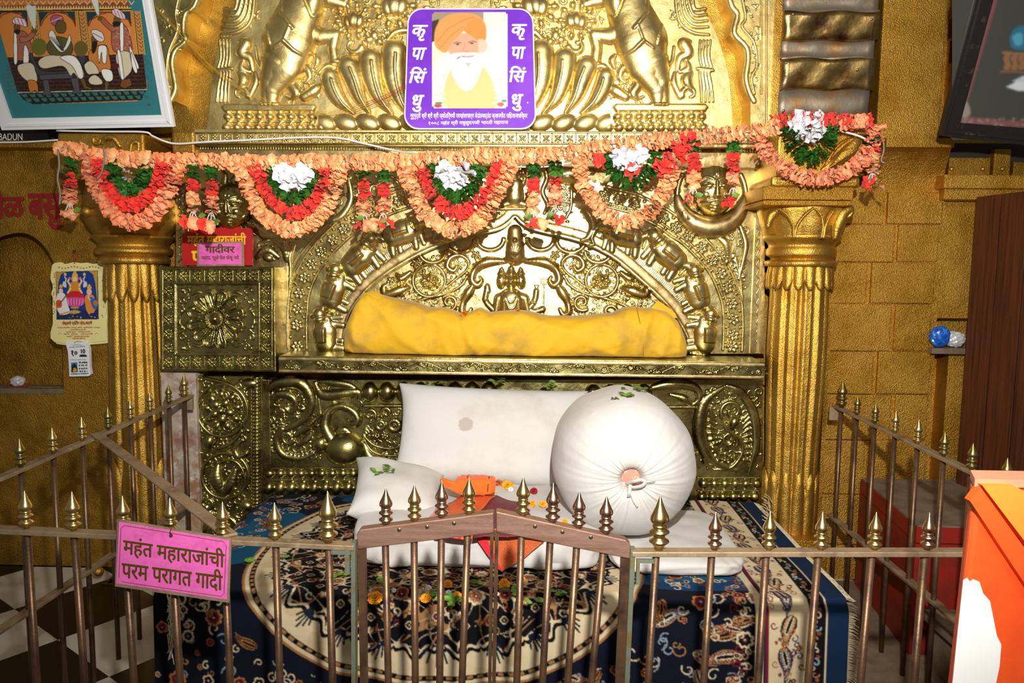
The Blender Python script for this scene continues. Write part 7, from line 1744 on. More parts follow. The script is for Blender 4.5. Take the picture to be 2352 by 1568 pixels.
# standing attendant, left, with fly whisk
cv.blob([(30, 78), (52, 72), (66, 96), (70, 132), (46, 140), (30, 130)], 'a8654a', outline=DRK); cv.blob([(28, 76), (34, 76), (36, 140), (28, 142)], WHT, outline=DRK)
cv.blob([(52, 104), (62, 120), (60, 156), (50, 150)], WHT, outline=DRK); cv.blob([(38, 150), (70, 146), (82, 180), (76, 190), (58, 186), (40, 168)], CR, outline=DRK)
cv.blob([(60, 186), (80, 188), (84, 214), (76, 208), (66, 214)], 'c87a2a', outline=DRK); cv.blob([(44, 98), (66, 92), (80, 74), (74, 66), (58, 84), (42, 84)], 'b06a50', outline=DRK)
cv.ell(35, 62, 8, 12, SK); cv.blob([(28, 70), (42, 68), (40, 78), (32, 78)], DRK); cv.blob([(24, 48), (30, 40), (48, 42), (58, 52), (56, 62), (44, 58), (28, 54)], 'e8d8dc', outline=DRK)
for k in range(4): cv.line([(28 + k * 8, 42), (34 + k * 8, 58)], 0.9, 'c04a6a')
cv.ell(74, 70, 6, 7, SK); cv.blob([(70, 60), (56, 18), (62, 10), (70, 14), (78, 16), (78, 62)], 'd8dccf', outline='8a8f7a', w=0.5)
# throne and seated chief
cv.blob([(62, 128), (70, 124), (82, 152), (100, 164), (160, 160), (176, 132), (186, 124), (194, 134), (186, 150), (168, 172), (90, 176), (74, 150)], '3d3d46', outline=DRK)
cv.poly([(86, 172), (164, 168), (164, 180), (88, 184)], '4d4d55', outline=DRK); cv.poly([(94, 184), (108, 183), (112, 212), (118, 218), (92, 219), (98, 210)], '50505a', outline=DRK); cv.poly([(158, 180), (176, 179), (180, 208), (188, 214), (162, 216), (166, 206)], '50505a', outline=DRK)
cv.ell(86, 108, 18, 20, '6b6a28'); cv.ell(182, 112, 16, 18, '6b5a28'); cv.blob([(104, 104), (124, 84), (156, 92), (164, 112), (158, 126), (140, 128), (112, 126)], '5c5526', outline=DRK)
cv.blob([(108, 84), (118, 70), (140, 112), (156, 80), (158, 98), (144, 118), (130, 116)], 'e8e6da', outline=DRK)
for k in range(6): cv.line([(110 + k * 5, 84 + k), (138 + k, 116)], 0.8, '3a3a3a')
cv.blob([(84, 142), (104, 128), (140, 128), (168, 128), (184, 150), (190, 176), (178, 182), (166, 168), (158, 174), (140, 152), (96, 158)], CR, outline=DRK); cv.blob([(134, 132), (164, 128), (182, 148), (188, 176), (178, 180), (162, 152)], WHT, outline=DRK)
cv.poly([(180, 182), (190, 180), (196, 198), (210, 203), (206, 207), (190, 204)], SK, outline=DRK)
cv.blob([(122, 56), (134, 46), (146, 52), (148, 66), (142, 76), (128, 74)], SK, outline=DRK); cv.blob([(112, 44), (120, 34), (136, 36), (142, 46), (128, 48), (124, 58), (116, 56)], 'b0587a', outline=DRK); cv.line([(114, 50), (138, 40)], 1.0, 'e0b0c0')
# kneeling man
cv.blob([(200, 124), (214, 108), (240, 104), (248, 130), (250, 160), (226, 166), (204, 146)], 'd07f3a', outline=DRK); cv.blob([(222, 110), (232, 104), (242, 110), (240, 144), (232, 142), (230, 120), (224, 146)], WHT, outline=DRK)
cv.blob([(190, 150), (204, 140), (218, 152), (224, 168), (212, 170), (198, 170)], CR, outline=DRK); cv.blob([(200, 182), (214, 172), (230, 184), (230, 194), (206, 194)], CR, outline=DRK); cv.blob([(230, 160), (252, 162), (256, 182), (244, 188), (234, 178)], WHT, outline=DRK)
cv.poly([(238, 186), (246, 186), (244, 206), (238, 208)], SK); cv.ell(213, 92, 8, 13, SK); cv.blob([(208, 98), (220, 96), (216, 118), (208, 122)], DRK); cv.blob([(206, 72), (216, 68), (232, 76), (236, 92), (226, 96), (214, 88)], 'e4dcdc', outline=DRK); cv.line([(210, 76), (232, 88)], 0.9, '8a3a5a')
# tall attendant, right
cv.blob([(254, 66), (278, 54), (294, 78), (300, 116), (280, 122), (256, 114)], 'a8604a', outline=DRK); cv.blob([(256, 74), (236, 58), (224, 42), (232, 38), (248, 54), (262, 64)], 'a8604a', outline=DRK)
for k in range(60): x_, y_ = rnd.uniform(256, 296), rnd.uniform(64, 114); cv.ell(x_, y_, 0.8, 0.8, 'e8c8b0')
cv.blob([(272, 60), (280, 56), (280, 120), (274, 122)], WHT, outline=DRK); cv.blob([(264, 124), (294, 120), (300, 158), (286, 178), (276, 184), (268, 160)], CR, outline=DRK); cv.blob([(266, 120), (274, 122), (282, 184), (276, 184)], WHT, outline=DRK); cv.blob([(294, 104), (302, 120), (316, 154), (308, 158), (298, 140)], WHT, outline=DRK); cv.blob([(298, 120), (312, 160), (308, 168), (300, 150)], WHT, outline=DRK)
cv.poly([(276, 184), (296, 180), (300, 196), (284, 204), (272, 198)], '7a4a22', outline=DRK); cv.ell(266, 46, 9, 12, SK); cv.blob([(256, 50), (272, 50), (270, 60), (258, 60)], DRK); cv.blob([(254, 24), (266, 20), (282, 32), (284, 44), (272, 42), (258, 34)], 'e6d0d6', outline=DRK)
for k in range(3): cv.line([(258 + 8 * k, 22 + 3 * k), (264 + 8 * k, 36 + 3 * k)], 0.9, 'b0486a')
cv.ell(226, 42, 6, 6, SK); cv.blob([(218, 30), (196, -30), (206, -40), (218, -30), (224, 28)], 'd8dccf', outline='8a8f7a', w=0.5); cv.ell(262, 152, 8, 8, '5a1c1c')
cv.blur(1); cv.build('picture', org, nrm, tw, -0.0115, None, lambda x, y: (x > 26 - (272 - y) * 0.3456) & (x < 371 - (264 - y) * 0.17))
MB().tube([WP(338, 240, org, nrm) + np.array([0, 0.009, 0]), WP(342, 238, org, nrm) + np.array([0, 0.008, 0])], 0.004, 6).build('chipped_spot', M_DUST, tw)

# ---- black framed picture, upper right
lf2 = W(2260, 318, 3.16); org2, nrm2 = lf2, np.array([0.0, math.cos(0.32), math.sin(0.32)])
tk = thing('black_framed_picture', 'large black framed glazed picture leaning forward at the upper right', 'picture', lf2)
def bar2(a_, b_, c_, d_, name, m, thick, lift): return poly_on([a_, b_, c_, d_], org2, nrm2, name, m, tk, thick, lift)
def upk(p, x0, y=-190): k = (x0 - p[0]) / (0 - p[1]); return (p[0] + k * (y - p[1]), y)
o1, o2 = (2162, 312), (2470, 346); i1, i2 = (2206, 282), (2470, 304)
bar2(o1, o2, i2, i1, 'frame_bar', M_BLACKF, 0.035, 0.0); bar2(o1, i1, upk(i1, 2282), upk(o1, 2242), 'frame_bar', M_BLACKF, 0.035, 0.0)
m1, m2 = (2172, 304), (2470, 334); n1, n2 = (2184, 296), (2470, 322)
bar2(m1, m2, n2, n1, 'frame_moulding', M_BLACKF, 0.012, 0.009); bar2(m1, n1, upk(n1, 2264), upk(m1, 2252), 'frame_moulding', M_BLACKF, 0.012, 0.009)
cg = Canvas(2190, -150, 2470, 322, 2.0, '4a4a44')
cg.put((cg.gx > 0), '3f403b'); cg.poly([(2216, 268), (2470, 290), (2470, 302), (2206, 282)], '7a4a4c'); cg.poly([(2206, 282), (2216, 268), (2300, -20), (2330, -160), (2310, -160), (2282, 0)], '7a4a4c')
cg.blob([(2325, 80), (2345, 60), (2380, 66), (2390, 110), (2336, 114), (2324, 100)], '2a6a86'); cg.blob([(2330, 84), (2350, 76), (2352, 100), (2336, 104)], '4d98b0')
for k in range(6): cg.poly([(2312 + k * 17, 124), (2326 + k * 17, 124), (2322 + k * 17, 136), (2326 + k * 17, 152), (2320 + k * 17, 162), (2308 + k * 17, 162), (2312 + k * 17, 146), (2308 + k * 17, 134)], '8a6242')
cg.line([(2306, 121), (2470, 128)], 2, '8a6a4a'); cg.line([(2300, 164), (2470, 172)], 2, '7a5c40')
cg.poly([(2316, 200), (2352, 180), (2470, 190), (2470, 212), (2340, 208)], 'c8d0d6'); cg.poly([(2330, 186), (2356, 174), (2400, 180), (2352, 190)], 'b8c0c4')
cg.blob([(2210, 240), (2224, 234), (2232, 262), (2214, 270)], '8a8274'); 
for k in range(60): cg.ell(rnd.uniform(2212, 2400), rnd.uniform(272, 290), rnd.uniform(1, 4), rnd.uniform(1, 2.5), '9a9486', alpha=0.6)
mg_ = M_PRINT.copy(); mg_.name = 'glazed_print'; mg_.node_tree.nodes['Principled BSDF'].inputs['Coat Weight'].default_value = 0.5
cg.blur(3); cg.build('glazed_print', org2, nrm2, tk, -0.01, mg_)
poly_on([(2190, 310), (2470, 338), (2470, -190), (2290, -190)], org2, nrm2, 'backing', M_BLACK, tk, 0.006, -0.014)

# ---- purple portrait board on the frieze
lp = W(1078, 297, 3.405); orgp, nrp = lp, np.array([0.0, math.cos(0.13), -math.sin(0.13)])
tp = thing('portrait_board', 'purple board with white lettering around a portrait of a bearded man in orange turban', 'portrait', lp)
def trap(x0, y0, x1, y1, r=0):
    # the board stands back at the top: keep its own outline
    def mp(p):
        t = (296 - p[1]) / 271.0; cx = 1079 + 1.5 * t; return (cx + (p[0] - 1079) * (1 - 0.055 * t), p[1] + (p[0] - 1079) * 0.0)
    return [mp(p) for p in rrect(x0, y0, x1, y1, r)]
poly_on(trap(927, 19, 1232, 297, 34), orgp, nrp, 'board_edge', M_WHITEP, tp, 0.008, 0.0)
pface = poly_on(trap(930, 22, 1229, 294, 32), orgp, nrp, 'purple_face', M_PURPLE, tp, 0.001, 0.001)
cp = Canvas(990, 26, 1168, 252, 0.8, 'fdeacb')  # print colours washed pale, with the flash glare painted into them
cp.poly([(990, 26), (1170, 26), (1170, 60), (990, 70)], 'a89a80'); cp.blob([(1120, 28), (1170, 28), (1170, 70), (1130, 60)], '9ac0a0'); cp.put(cp.gx > 1110, 'fdfaf2', 0.75); cp.poly([(990, 50), (1008, 44), (1004, 90), (990, 100)], '4a3a30')
cp.blob([(992, 250), (1000, 150), (1016, 128), (1050, 120), (1110, 122), (1140, 140), (1158, 170), (1164, 252)], 'fdf6e8'); cp.blob([(1024, 250), (1030, 170), (1060, 150), (1100, 150), (1128, 180), (1136, 252)], 'f2d894')
for k in range(70): cp.ell(rnd.choice([rnd.uniform(992, 1026), rnd.uniform(1134, 1164)]), rnd.uniform(150, 246), rnd.uniform(2, 4), rnd.uniform(2, 3), rnd.choice(['fff8e0', 'f6e8b8', 'fdf4f0']))
cp.ell(1006, 243, 9, 5, 'd84a4a'); cp.ell(1008, 237, 9, 3, '4aa05a'); cp.ell(1150, 240, 8, 5, 'd86a6a'); cp.ell(1158, 232, 7, 3, '5aa87a')
cp.blob([(1026, 112), (1030, 90), (1050, 78), (1090, 78), (1106, 92), (1104, 116), (1092, 132), (1050, 134)], 'e2b090')
cp.blob([(998, 100), (1002, 62), (1024, 38), (1060, 30), (1098, 36), (1116, 60), (1116, 92), (1102, 96), (1086, 84), (1070, 70), (1052, 84), (1036, 102), (1026, 120), (1012, 118)], 'eaa460'); cp.blob([(1066, 70), (1080, 50), (1100, 44), (1114, 62), (1114, 90), (1100, 94), (1084, 84)], 'e69a50'); cp.line([(1004, 96), (1030, 66), (1066, 46), (1090, 40)], 1.0, 'd98a44'); cp.line([(1010, 112), (1036, 82), (1064, 62)], 1.0, 'd98a44'); cp.line([(1066, 70), (1084, 82), (1102, 94)], 1.1, 'e89a4e')
cp.line([(1042, 100), (1050, 97), (1060, 99)], 1.2, '9a7460'); cp.line([(1076, 98), (1086, 95), (1094, 97)], 1.2, '9a7460'); cp.ell(1051, 102, 4.2, 2, '4a342c'); cp.ell(1084, 100, 4.2, 2, '4a342c'); cp.line([(1068, 100), (1064, 116), (1070, 120), (1076, 118)], 0.9, 'd89a78')
cp.blob([(1036, 128), (1050, 122), (1070, 122), (1096, 122), (1108, 130), (1106, 160), (1090, 196), (1072, 210), (1052, 196), (1036, 160)], 'fdfbf6'); cp.line([(1052, 134), (1070, 128), (1080, 129), (1096, 126)], 2.4, 'f0ece4'); cp.line([(1060, 130), (1074, 131), (1088, 129)], 1.3, 'c87868'); cp.line([(1050, 135), (1056, 131)], 1.4, '6a6a60'); cp.poly([(1066, 144), (1084, 144), (1076, 156)], 'c8ccc4'); cp.put((np.hypot(cp.gx - 1104, cp.gy - 106) < 16) & (cp.gx > 1098), 'f0cdb4')
cp.blur(4); cp.build('portrait_print', orgp, nrp, tp, 0.0025, None, lambda x, y: (x > 992) & (x < 1166) & (y > 28) & (y < 250) & ~((np.abs(x - 1079) > 83) & (np.abs(y - 139) > 107)))
for sx in (0, 1):
    X0 = 945 if not sx else 1172
    for s, y0, y1, x0, x1 in (('कृ', 58, 95, 4, 43), ('पा', 110, 138, 4, 40), ('िसं', 154, 192, -2, 42), ('धु', 218, 258, 4, 34)):
        xx = (x0 * .9, x1 * .9); dy = -2 if sx else 0
        text_px('lettering', s, (X0 + xx[0], y0 + dy), (X0 + xx[1], y0 + dy), (X0 + xx[0] - (1 if sx else 4) , y1 + dy), orgp, nrp, M_WHITEL, pface, 0.03, 0.15, 0.0025)
text_px('lettering', 'गुरुमुर्ती श्री श्री श्री ज्योतिर्मयी परमहंसाचार्य वेदांतमार्तंड ज्ञानपीठ सिंहासनाधिश्वर', (943, 258), (1212, 258), (942, 275), orgp, nrp, M_WHITEL, pface, 0.015, 0, 0.0025)
text_px('lettering', '१००८ महंत श्री मधुसुदनजी भारती महाराज', (985, 277), (1168, 275), (984, 290), orgp, nrp, M_WHITEL, pface, 0.02, 0, 0.0025)
mb = MB(); q = WP(1212, 236, orgp, nrp); mb.lathe([(0, .004), (.002, .003)], 0, 0, 8); mb.v = [(v[0] + q[0], q[1] - v[2] - .003, q[2] + v[1]) for v in mb.v]; mb.build('white_drip', M_WHITEL, tp)

# ---- red sign and small pink sign on the rosette box
lr = W(500, 612, 3.45); orgr, nrr = lr, np.array([0.0, math.cos(0.10), -math.sin(0.10)])
tr = thing('red_sign', 'red sign with yellow Marathi lettering standing on the rosette box behind a small pink sign', 'sign', lr)
poly_on([(419, 537), (432, 532), (440, 527), (548, 520), (553, 524), (566, 524), (570, 520), (581, 520), (580, 609), (418, 609)], orgr, nrr, 'board', M_SIGNRED, tr, 0.005, 0); tr = tr.children[0]
text_px('lettering', 'महंत महाराजांची', (430, 534), (566, 534), (430, 566), orgr, nrr, M_YLET, tr, 0.03, 0, 0.001)
text_px('lettering', 'परम', (440, 576), (500, 576), (440, 606), orgr, nrr, M_YLET, tr, 0.04, 0, 0.001)
lq = W(506, 611, 3.425); orgq, nrq = lq, np.array([0.0, math.cos(0.08), -math.sin(0.08)])
tq2 = thing('small_pink_sign', 'small pink sign leaning on the red sign on top of the rosette box', 'sign', lq)
poly_on([(453, 556), (560, 554), (561, 611), (452, 611)], orgq, nrq, 'plate', M_RAIL, tq2, 0.003, 0)
tq2 = poly_on([(458, 560), (554, 558), (555, 607), (457, 607)], orgq, nrq, 'pink_face', M_PINK, tq2, 0.001, 0.001)
text_px('lettering', 'गादीवर', (472, 560), (540, 560), (472, 582), orgq, nrq, M_GOLDLET, tq2, 0.03, 0, 0.0015)
text_px('lettering', 'पसाद, फुले वेल फेकू नये', (463, 585), (549, 585), (463, 599), orgq, nrq, M_GOLDLET, tq2, 0.015, 0, 0.0015)

# ---- wall lettering on the left wall
twl = thing('wall_lettering', 'maroon painted Marathi lettering on the left wall above the niche', 'lettering', W(60, 520, 3.49))
text_px('word', 'वेळ', (-26, 432), (57, 432), (-26, 503), (0, 3.497, 0), (0, 1, 0), M_WALLRED, twl, 0.04, 0, 0.001)
text_px('word', 'बसु', (64, 444), (142, 444), (64, 528), (0, 3.497, 0), (0, 1, 0), M_WALLRED, twl, 0.04, 0, 0.001)
tbd = thing('dark_board', 'black strip with cut off white capital letters under the white framed painting', 'board', W(60, 318, 3.42))
a = W(-60, 324, 3.42); b = W(110, 292, 3.42); MB().box(a[0], b[0], 3.42, 3.44, a[2], b[2]).build('strip', M_BLACK, tbd)
text_px('lettering', 'BADUN', (-2, 306), (52, 306), (-2, 322), (0, 3.42, 0), (0, 1, 0), M_WHITEL, tbd, 0.0, 0, 0.001)

# ---- calendar hung on the left wall
YC = 3.47
tcal = thing('wall_calendar', 'yellow scalloped calendar with a blue goddess picture hanging beside the left column', 'calendar', W(180, 860, YC))
oc, nc = np.array([0, YC, 0.0]), np.array([0.0, 1, 0])
edge = []
base = [(118, 620), (122, 606), (140, 602), (150, 606), (170, 602), (185, 604), (200, 603), (215, 606), (232, 603), (241, 612), (238, 628), (243, 640), (240, 660), (245, 676), (241, 694), (245, 712), (241, 728), (246, 740), (244, 770), (242, 783), (125, 785), (122, 740), (126, 724), (120, 706), (124, 690), (118, 674), (122, 658), (116, 640)]
poly_on([tuple(p) for p in spline(base, 4, True)], oc, nc, 'card', M_BEIGE, tcal, 0.004, 0)
poly_on([(p[0] + 4, p[1] + 5) for p in [tuple(p) for p in spline(base, 4, True)]], oc, nc, 'back_card', M_BEIGE, tcal, 0.003, -0.006)
cc = Canvas(118, 606, 244, 784, 0.55, 'efe49a')
for k in range(26): cc.ell(rnd.choice([123 + rnd.uniform(0, 5), 234 + rnd.uniform(0, 5)]), 628 + k * 4, 1.3, 1.6, rnd.choice(['4a4a7a', '8a3a3a', 'b88a3a']))
for k in range(14): cc.ell(136 + k * 7, 614 + 2 * math.sin(k), 2.2, 1.5, rnd.choice(['c87a2a', '4a4a7a', 'b84a4a']))
cc.poly([(128, 624), (225, 621), (227, 733), (130, 734)], '1a1a2a'); cc.poly([(129, 625), (224, 622), (226, 732), (131, 733)], '123a8a')
cc.poly([(129, 625), (150, 624), (140, 630), (134, 650), (131, 700)], 'c8983a'); cc.poly([(224, 622), (204, 622), (214, 630), (219, 650), (224, 700)], 'c8983a')
cc.put((cc.gy > 712) & (cc.gy < 732) & (cc.gx > 131) & (cc.gx < 225), '1a2a5a')
cc.ell(172, 640, 8, 9, 'e8a83a'); cc.ell(172, 641, 5, 6.5, 'f0cfa0'); cc.blob([(166, 634), (170, 624), (174, 624), (179, 634)], 'e8b83a'); cc.blob([(160, 652), (172, 646), (184, 652), (186, 672), (192, 684), (154, 684), (158, 670)], 'd8902a'); cc.blob([(156, 672), (172, 668), (188, 672), (192, 686), (152, 686)], 'd01c2a'); cc.blob([(152, 684), (194, 684), (190, 700), (172, 704), (156, 700)], 'd84a9a')
for k in range(6): cc.line([(156 + k * 7, 686), (158 + k * 6, 700)], 0.6, 'f8b8d8')
for q in (-1, 1): cc.line([(172 + q * 10, 656), (172 + q * 16, 646), (172 + q * 13, 640)], 2, 'f0cfa0'); cc.line([(172 + q * 10, 662), (172 + q * 16, 672)], 2, 'f0cfa0'); cc.ell(172 + q * 12, 639, 3, 3, 'e86aa8'); cc.blob([(172 + q * 20, 650), (172 + q * 26, 646), (172 + q * 28, 656), (172 + q * 20, 660)], 'd8d8e0'); cc.line([(172 + q * 22, 650), (172 + q * 20, 640), (172 + q * 23, 636)], 1.4, 'd8d8e0'); cc.ell(172 + q * 22, 630, 3, 4, 'e8c83a')
cc.ell(140, 668, 5, 6, 'f0cfa0'); cc.blob([(136, 660), (140, 652), (144, 660)], 'e8b83a'); cc.blob([(132, 676), (148, 674), (156, 700), (160, 718), (140, 722), (130, 704)], 'ece8e8'); cc.blob([(130, 690), (140, 690), (142, 704), (130, 706)], 'd8502a'); cc.line([(136, 700), (154, 676)], 1.4, '8a4a2a'); cc.line([(138, 722), (158, 716)], 1.6, 'e8983a')
cc.ell(205, 670, 6, 8, 'f0c0a0'); cc.blob([(200, 662), (205, 652), (211, 662)], 'e8b83a'); cc.blob([(196, 680), (214, 678), (220, 700), (216, 716), (200, 716)], 'e8902a'); cc.blob([(206, 682), (222, 690), (224, 706), (214, 708)], '2a6ab8'); cc.line([(205, 672), (203, 684), (207, 688)], 1.8, 'f0c0a0'); cc.ell(220, 696, 5, 6, 'd8702a'); cc.ell(172, 716, 12, 4, 'd8a83a'); cc.ell(172, 706, 10, 3, 'c8902a')
for k in range(26): cc.ell(rnd.uniform(135, 222), rnd.uniform(716, 731), 1.2, 1.0, rnd.choice(['f0f0f0', 'e8c83a', 'e86a6a', '6a8ad8']))
cc.blur(1); cc.build('calendar_print', oc, nc, tcal, 0.0006, None, lambda x, y: (x > 121) & (x < 240) & (y > 609) & (y < 780) & ((y < 735) | (y > 900) | (y < 780)))
text_px('lettering', 'गोस्वामी प्रिंटींग प्रेस,आर्णी', (143, 737), (212, 736), (143, 748), oc, nc, M_REDL, tcal, 0.03, 0, 0.001)
for k, (s, x0, x1) in enumerate((('लग्नपत्रिका कार्ड बिल, व्हिजिटींग कार्ड', 132, 230), ('माहितीपत्रक', 162, 198), ('प्रोप्रा. गोस्वामी', 152, 208), ('मेन रोड, आर्णी', 146, 214), ('जि. यवतमाळ', 154, 206), ('मोबाईल', 166, 196))): text_px('lettering', s, (x0, 750 + k * 5), (x1, 749.5 + k * 5), (x0, 754.5 + k * 5), oc, nc, M_REDL, tcal, 0.0, 0, 0.001)
for x in (138, 222): MB().tube([WP(x - 4, 768, oc, nc) - np.array([0, .001, 0]), WP(x, 764, oc, nc) - np.array([0, .001, 0]), WP(x + 4, 768, oc, nc) - np.array([0, .001, 0])], 0.0008, 4).build('lamp_drawing', M_REDL, tcal)
MB().tube([W(x, y, YC - 0.004) for x, y in ((171, 606), (168, 584), (174, 574), (178, 584), (172, 604), (173, 580))], 0.0016, 5).build('red_thread', M_THREADR, tcal)
MB().tube([W(170, 576, 3.50), W(170, 577, 3.455)], 0.005, 8).build('wall_hook', M_DARK, tcal)
tb2 = thing('date_pad', 'white tear-off date pad showing 10 hanging below the yellow calendar', 'date pad', W(180, 862, YC))
pad = [(152, 784), (200, 782), (207, 800), (208, 840), (211, 858), (206, 863), (162, 864), (160, 830), (158, 806)]
poly_on(pad, oc, nc, 'pages', M_PAPER, tb2, 0.018, 0.008); pages = [o for o in COL.objects if o.name == 'pages'][0]
def tp_(s, x0, y0, x1, y1, m=M_BLACKL, b=0.02): text_px('lettering', s, (x0, y0), (x1, y0 - 0.5), (x0 + 1.0, y1), oc, nc, m, pages, b, 0, 0.0088)
tp_('१०', 166, 804, 180, 818, b=0.03); tp_('10', 188, 801, 198, 811, b=0.04); tp_('SUNDAY', 187, 813, 199, 815.5)
cd = Canvas(156, 786, 210, 862, 0.5, 'eceef2'); cd.poly([(185, 815), (202, 815), (202, 819), (185, 819)], '1a1a1a'); cd.poly([(165, 832), (180, 831), (181, 854), (166, 855)], '4a8ab8'); cd.blob([(168, 838), (174, 834), (179, 842), (180, 853), (167, 854), (167, 846)], '2a1a10'); cd.blob([(172, 844), (178, 846), (178, 853), (170, 853)], 'c8a02a'); cd.line([(165, 858), (205, 857)], 0.9, '1a1a1a'); cd.line([(164, 826), (200, 825)], 0.5, '5a5a5a'); cd.line([(162, 797), (198, 795)], 0.6, '5a5a5a'); cd.blob([(166, 793), (178, 789), (190, 791), (196, 795), (180, 793)], 'c8c8cc')
cd.build('page_print', oc, nc, tb2, 0.0083, None, lambda x, y: (x > 160 + (y - 800) * 0.02) & (x < 204 + (y - 800) * 0.07) & (y > 788))
for k, s in enumerate(('मेरी अभिलाषा', 'है मेरी माँ', 'के कदमों के', 'नीचे है ।')): tp_(s, 183, 829 + k * 7, 203, 834 + k * 7, b=0.02)
MB().tube([W(170, 787, YC - .011), W(178, 783, YC - .012), W(188, 785, YC - 0.011)], 0.0012, 5).build('wire_loop', M_STRING, tb2)

# ---- things in the left niche
tfo = thing('crumpled_foil', 'crumpled silver foil on the sill of the left wall niche', 'foil', W(38, 884, 3.54))
def crumple(name, c, r3, m, par, seed, n=3, amp=0.3):
    bm = bmesh.new(); bmesh.ops.create_icosphere(bm, subdivisions=n, radius=1); r = random.Random(seed)
    ks = [(Vector((r.uniform(-3, 3), r.uniform(-3, 3), r.uniform(-3, 3))), r.uniform(0, 6)) for _ in range(6)]
    for v in bm.verts:
        d = sum(abs(math.sin(k.dot(v.co) * 1.6 + p)) for k, p in ks) / 6 - 0.6; v.co *= 1 + amp * 2 * d; v.co = Vector((c[0] + v.co.x * r3[0], c[1] + v.co.y * r3[1], c[2] + v.co.z * r3[2]))
    me = bpy.data.meshes.new(name); bm.to_mesh(me); bm.free(); me.materials.append(m); return link(name, me, par)
c = W(42, 876, 3.545); zs = W(0, 892, 3.5)[2] + 0.004
crumple('foil', (c[0], c[1], zs + 0.026), (0.032, 0.025, 0.026), M_FOIL, tfo, 3)
tag(MB().tube([W(x, y, 3.53) for x, y in spline([(14, 884), (24, 878), (20, 890), (50, 886), (66, 880), (70, 874), (60, 886), (44, 890), (56, 894)], 5)], 0.0022, 5).build('brown_string', M_THREADR, None, True), 'tangle of brown string around the foil in the left niche', 'string')
P = [np.array([*W(x, y, 3.5)[:1], Y, zs + 0.001]) for x, y, Y in ((62, 894, 3.505), (112, 894, 3.505), (128, 888, 3.54), (76, 886, 3.54))]
tag(fix_normals(MB().prism(P, (0, 0, 0.0015)).build('paper_scrap', M_PAPERD)), 'grey paper scrap on the left niche sill', 'paper')

# ---- plastic bag in the right niche
tpb = thing('plastic_bag', 'crumpled blue and white plastic packet on the stone ledge of the right wall recess', 'plastic bag', W(2172, 800, 3.50))
a = W(2140, 812, 3.49); b = W(2420, 803, 3.49); tag(MB().box(a[0], b[0], 3.49, 3.56, a[2], b[2]).build('trim_7', M_DUST), kind='structure')
c = W(2158, 776, 3.515); crumple('blue_part', (c[0], c[1], b[2] + 0.052), (0.046, 0.028, 0.048), M_BLUEP, tpb, 5, 4, 0.22)
c = W(2192, 778, 3.52); crumple('white_part', (c[0], c[1], b[2] + 0.042), (0.045, 0.026, 0.036), M_FOIL, tpb, 8, 4, 0.3)

# ---- cables and threads
tag(MB().tube([W(x, y, Y) for x, y, Y in [tuple(p) for p in spline([(130, 300, 3.32), (240, 302, 3.32), (330, 303, 3.31), (350, 312, 3.33), (380, 325, 3.38), (410, 330, 3.39), (470, 326, 3.385), (560, 322, 3.385), (680, 316, 3.385), (770, 316, 3.385), (830, 328, 3.38), (900, 344, 3.34), (960, 354, 3.20), (985, 362, 3.11)], 6)]], 0.0045, 8).build('white_cable', M_WIRE, None, True), 'white cable running along the frieze from the painting to the garland', 'cable')
tag(MB().tube([W(x, y, 3.385) for x, y in spline([(-60, 328), (0, 327), (60, 326), (135, 321)], 4)], 0.004, 8).build('white_cable', M_WIRE, None, True), 'white cable on the lip beam of the left wall', 'cable')
tag(MB().tube([W(x, y, Y) for x, y, Y in spline([(1180, 383, 3.12), (1250, 383, 3.12), (1310, 374, 3.12), (1380, 362, 3.12), (1400, 357, 3.1)], 4)], 0.003, 8).build('white_cable', M_WIRE, None, True), 'short white cable under the garland right of the portrait board', 'cable')
tag(MB().tube([W(x, y, Y) for x, y, Y in spline([(1688, 323, 3.12), (1740, 318, 3.12), (1780, 308, 3.12), (1830, 296, 3.12), (1900, 296, 3.13), (1960, 308, 3.14), (1990, 320, 3.15)], 4)], 0.0042, 8).build('white_cable', M_WIRE, None, True), 'white cable crossing the right column bracket behind the swag', 'cable')
th_ = thing('thread_line', 'yellow threads tied with red strung across the golden lunette', 'thread', W(700, 250, 3.44))
for k in range(3):
    pts = [(355, 12 + 2 * k, 3.44), (400, 60 + 3 * k, 3.44), (440, 110 - 3 * k, 3.44), (490, 155 + 2 * k, 3.44), (560, 205 + 3 * k, 3.44), (640, 238 + 4 * k, 3.44), (720, 256 + 3 * k, 3.43), (780, 254 + 4 * k, 3.43), (840, 236 + 5 * k, 3.42)]
    MB().tube([W(*p) for p in spline(pts, 5)], 0.0011, 5).build('yellow_thread', M_THREAD, th_, True)
    MB().tube([W(*p) for p in spline([(840, 236 + 5 * k, 3.42), (890, 216 + 4 * k, 3.41), (932, 194 + 4 * k, 3.405)], 5)], 0.0016, 5).build('red_thread', M_THREADR, th_, True)
MB().tube([W(522, 176, 3.438), W(534, 182, 3.438)], 0.0032, 6).build('red_knot', M_THREADR, th_)

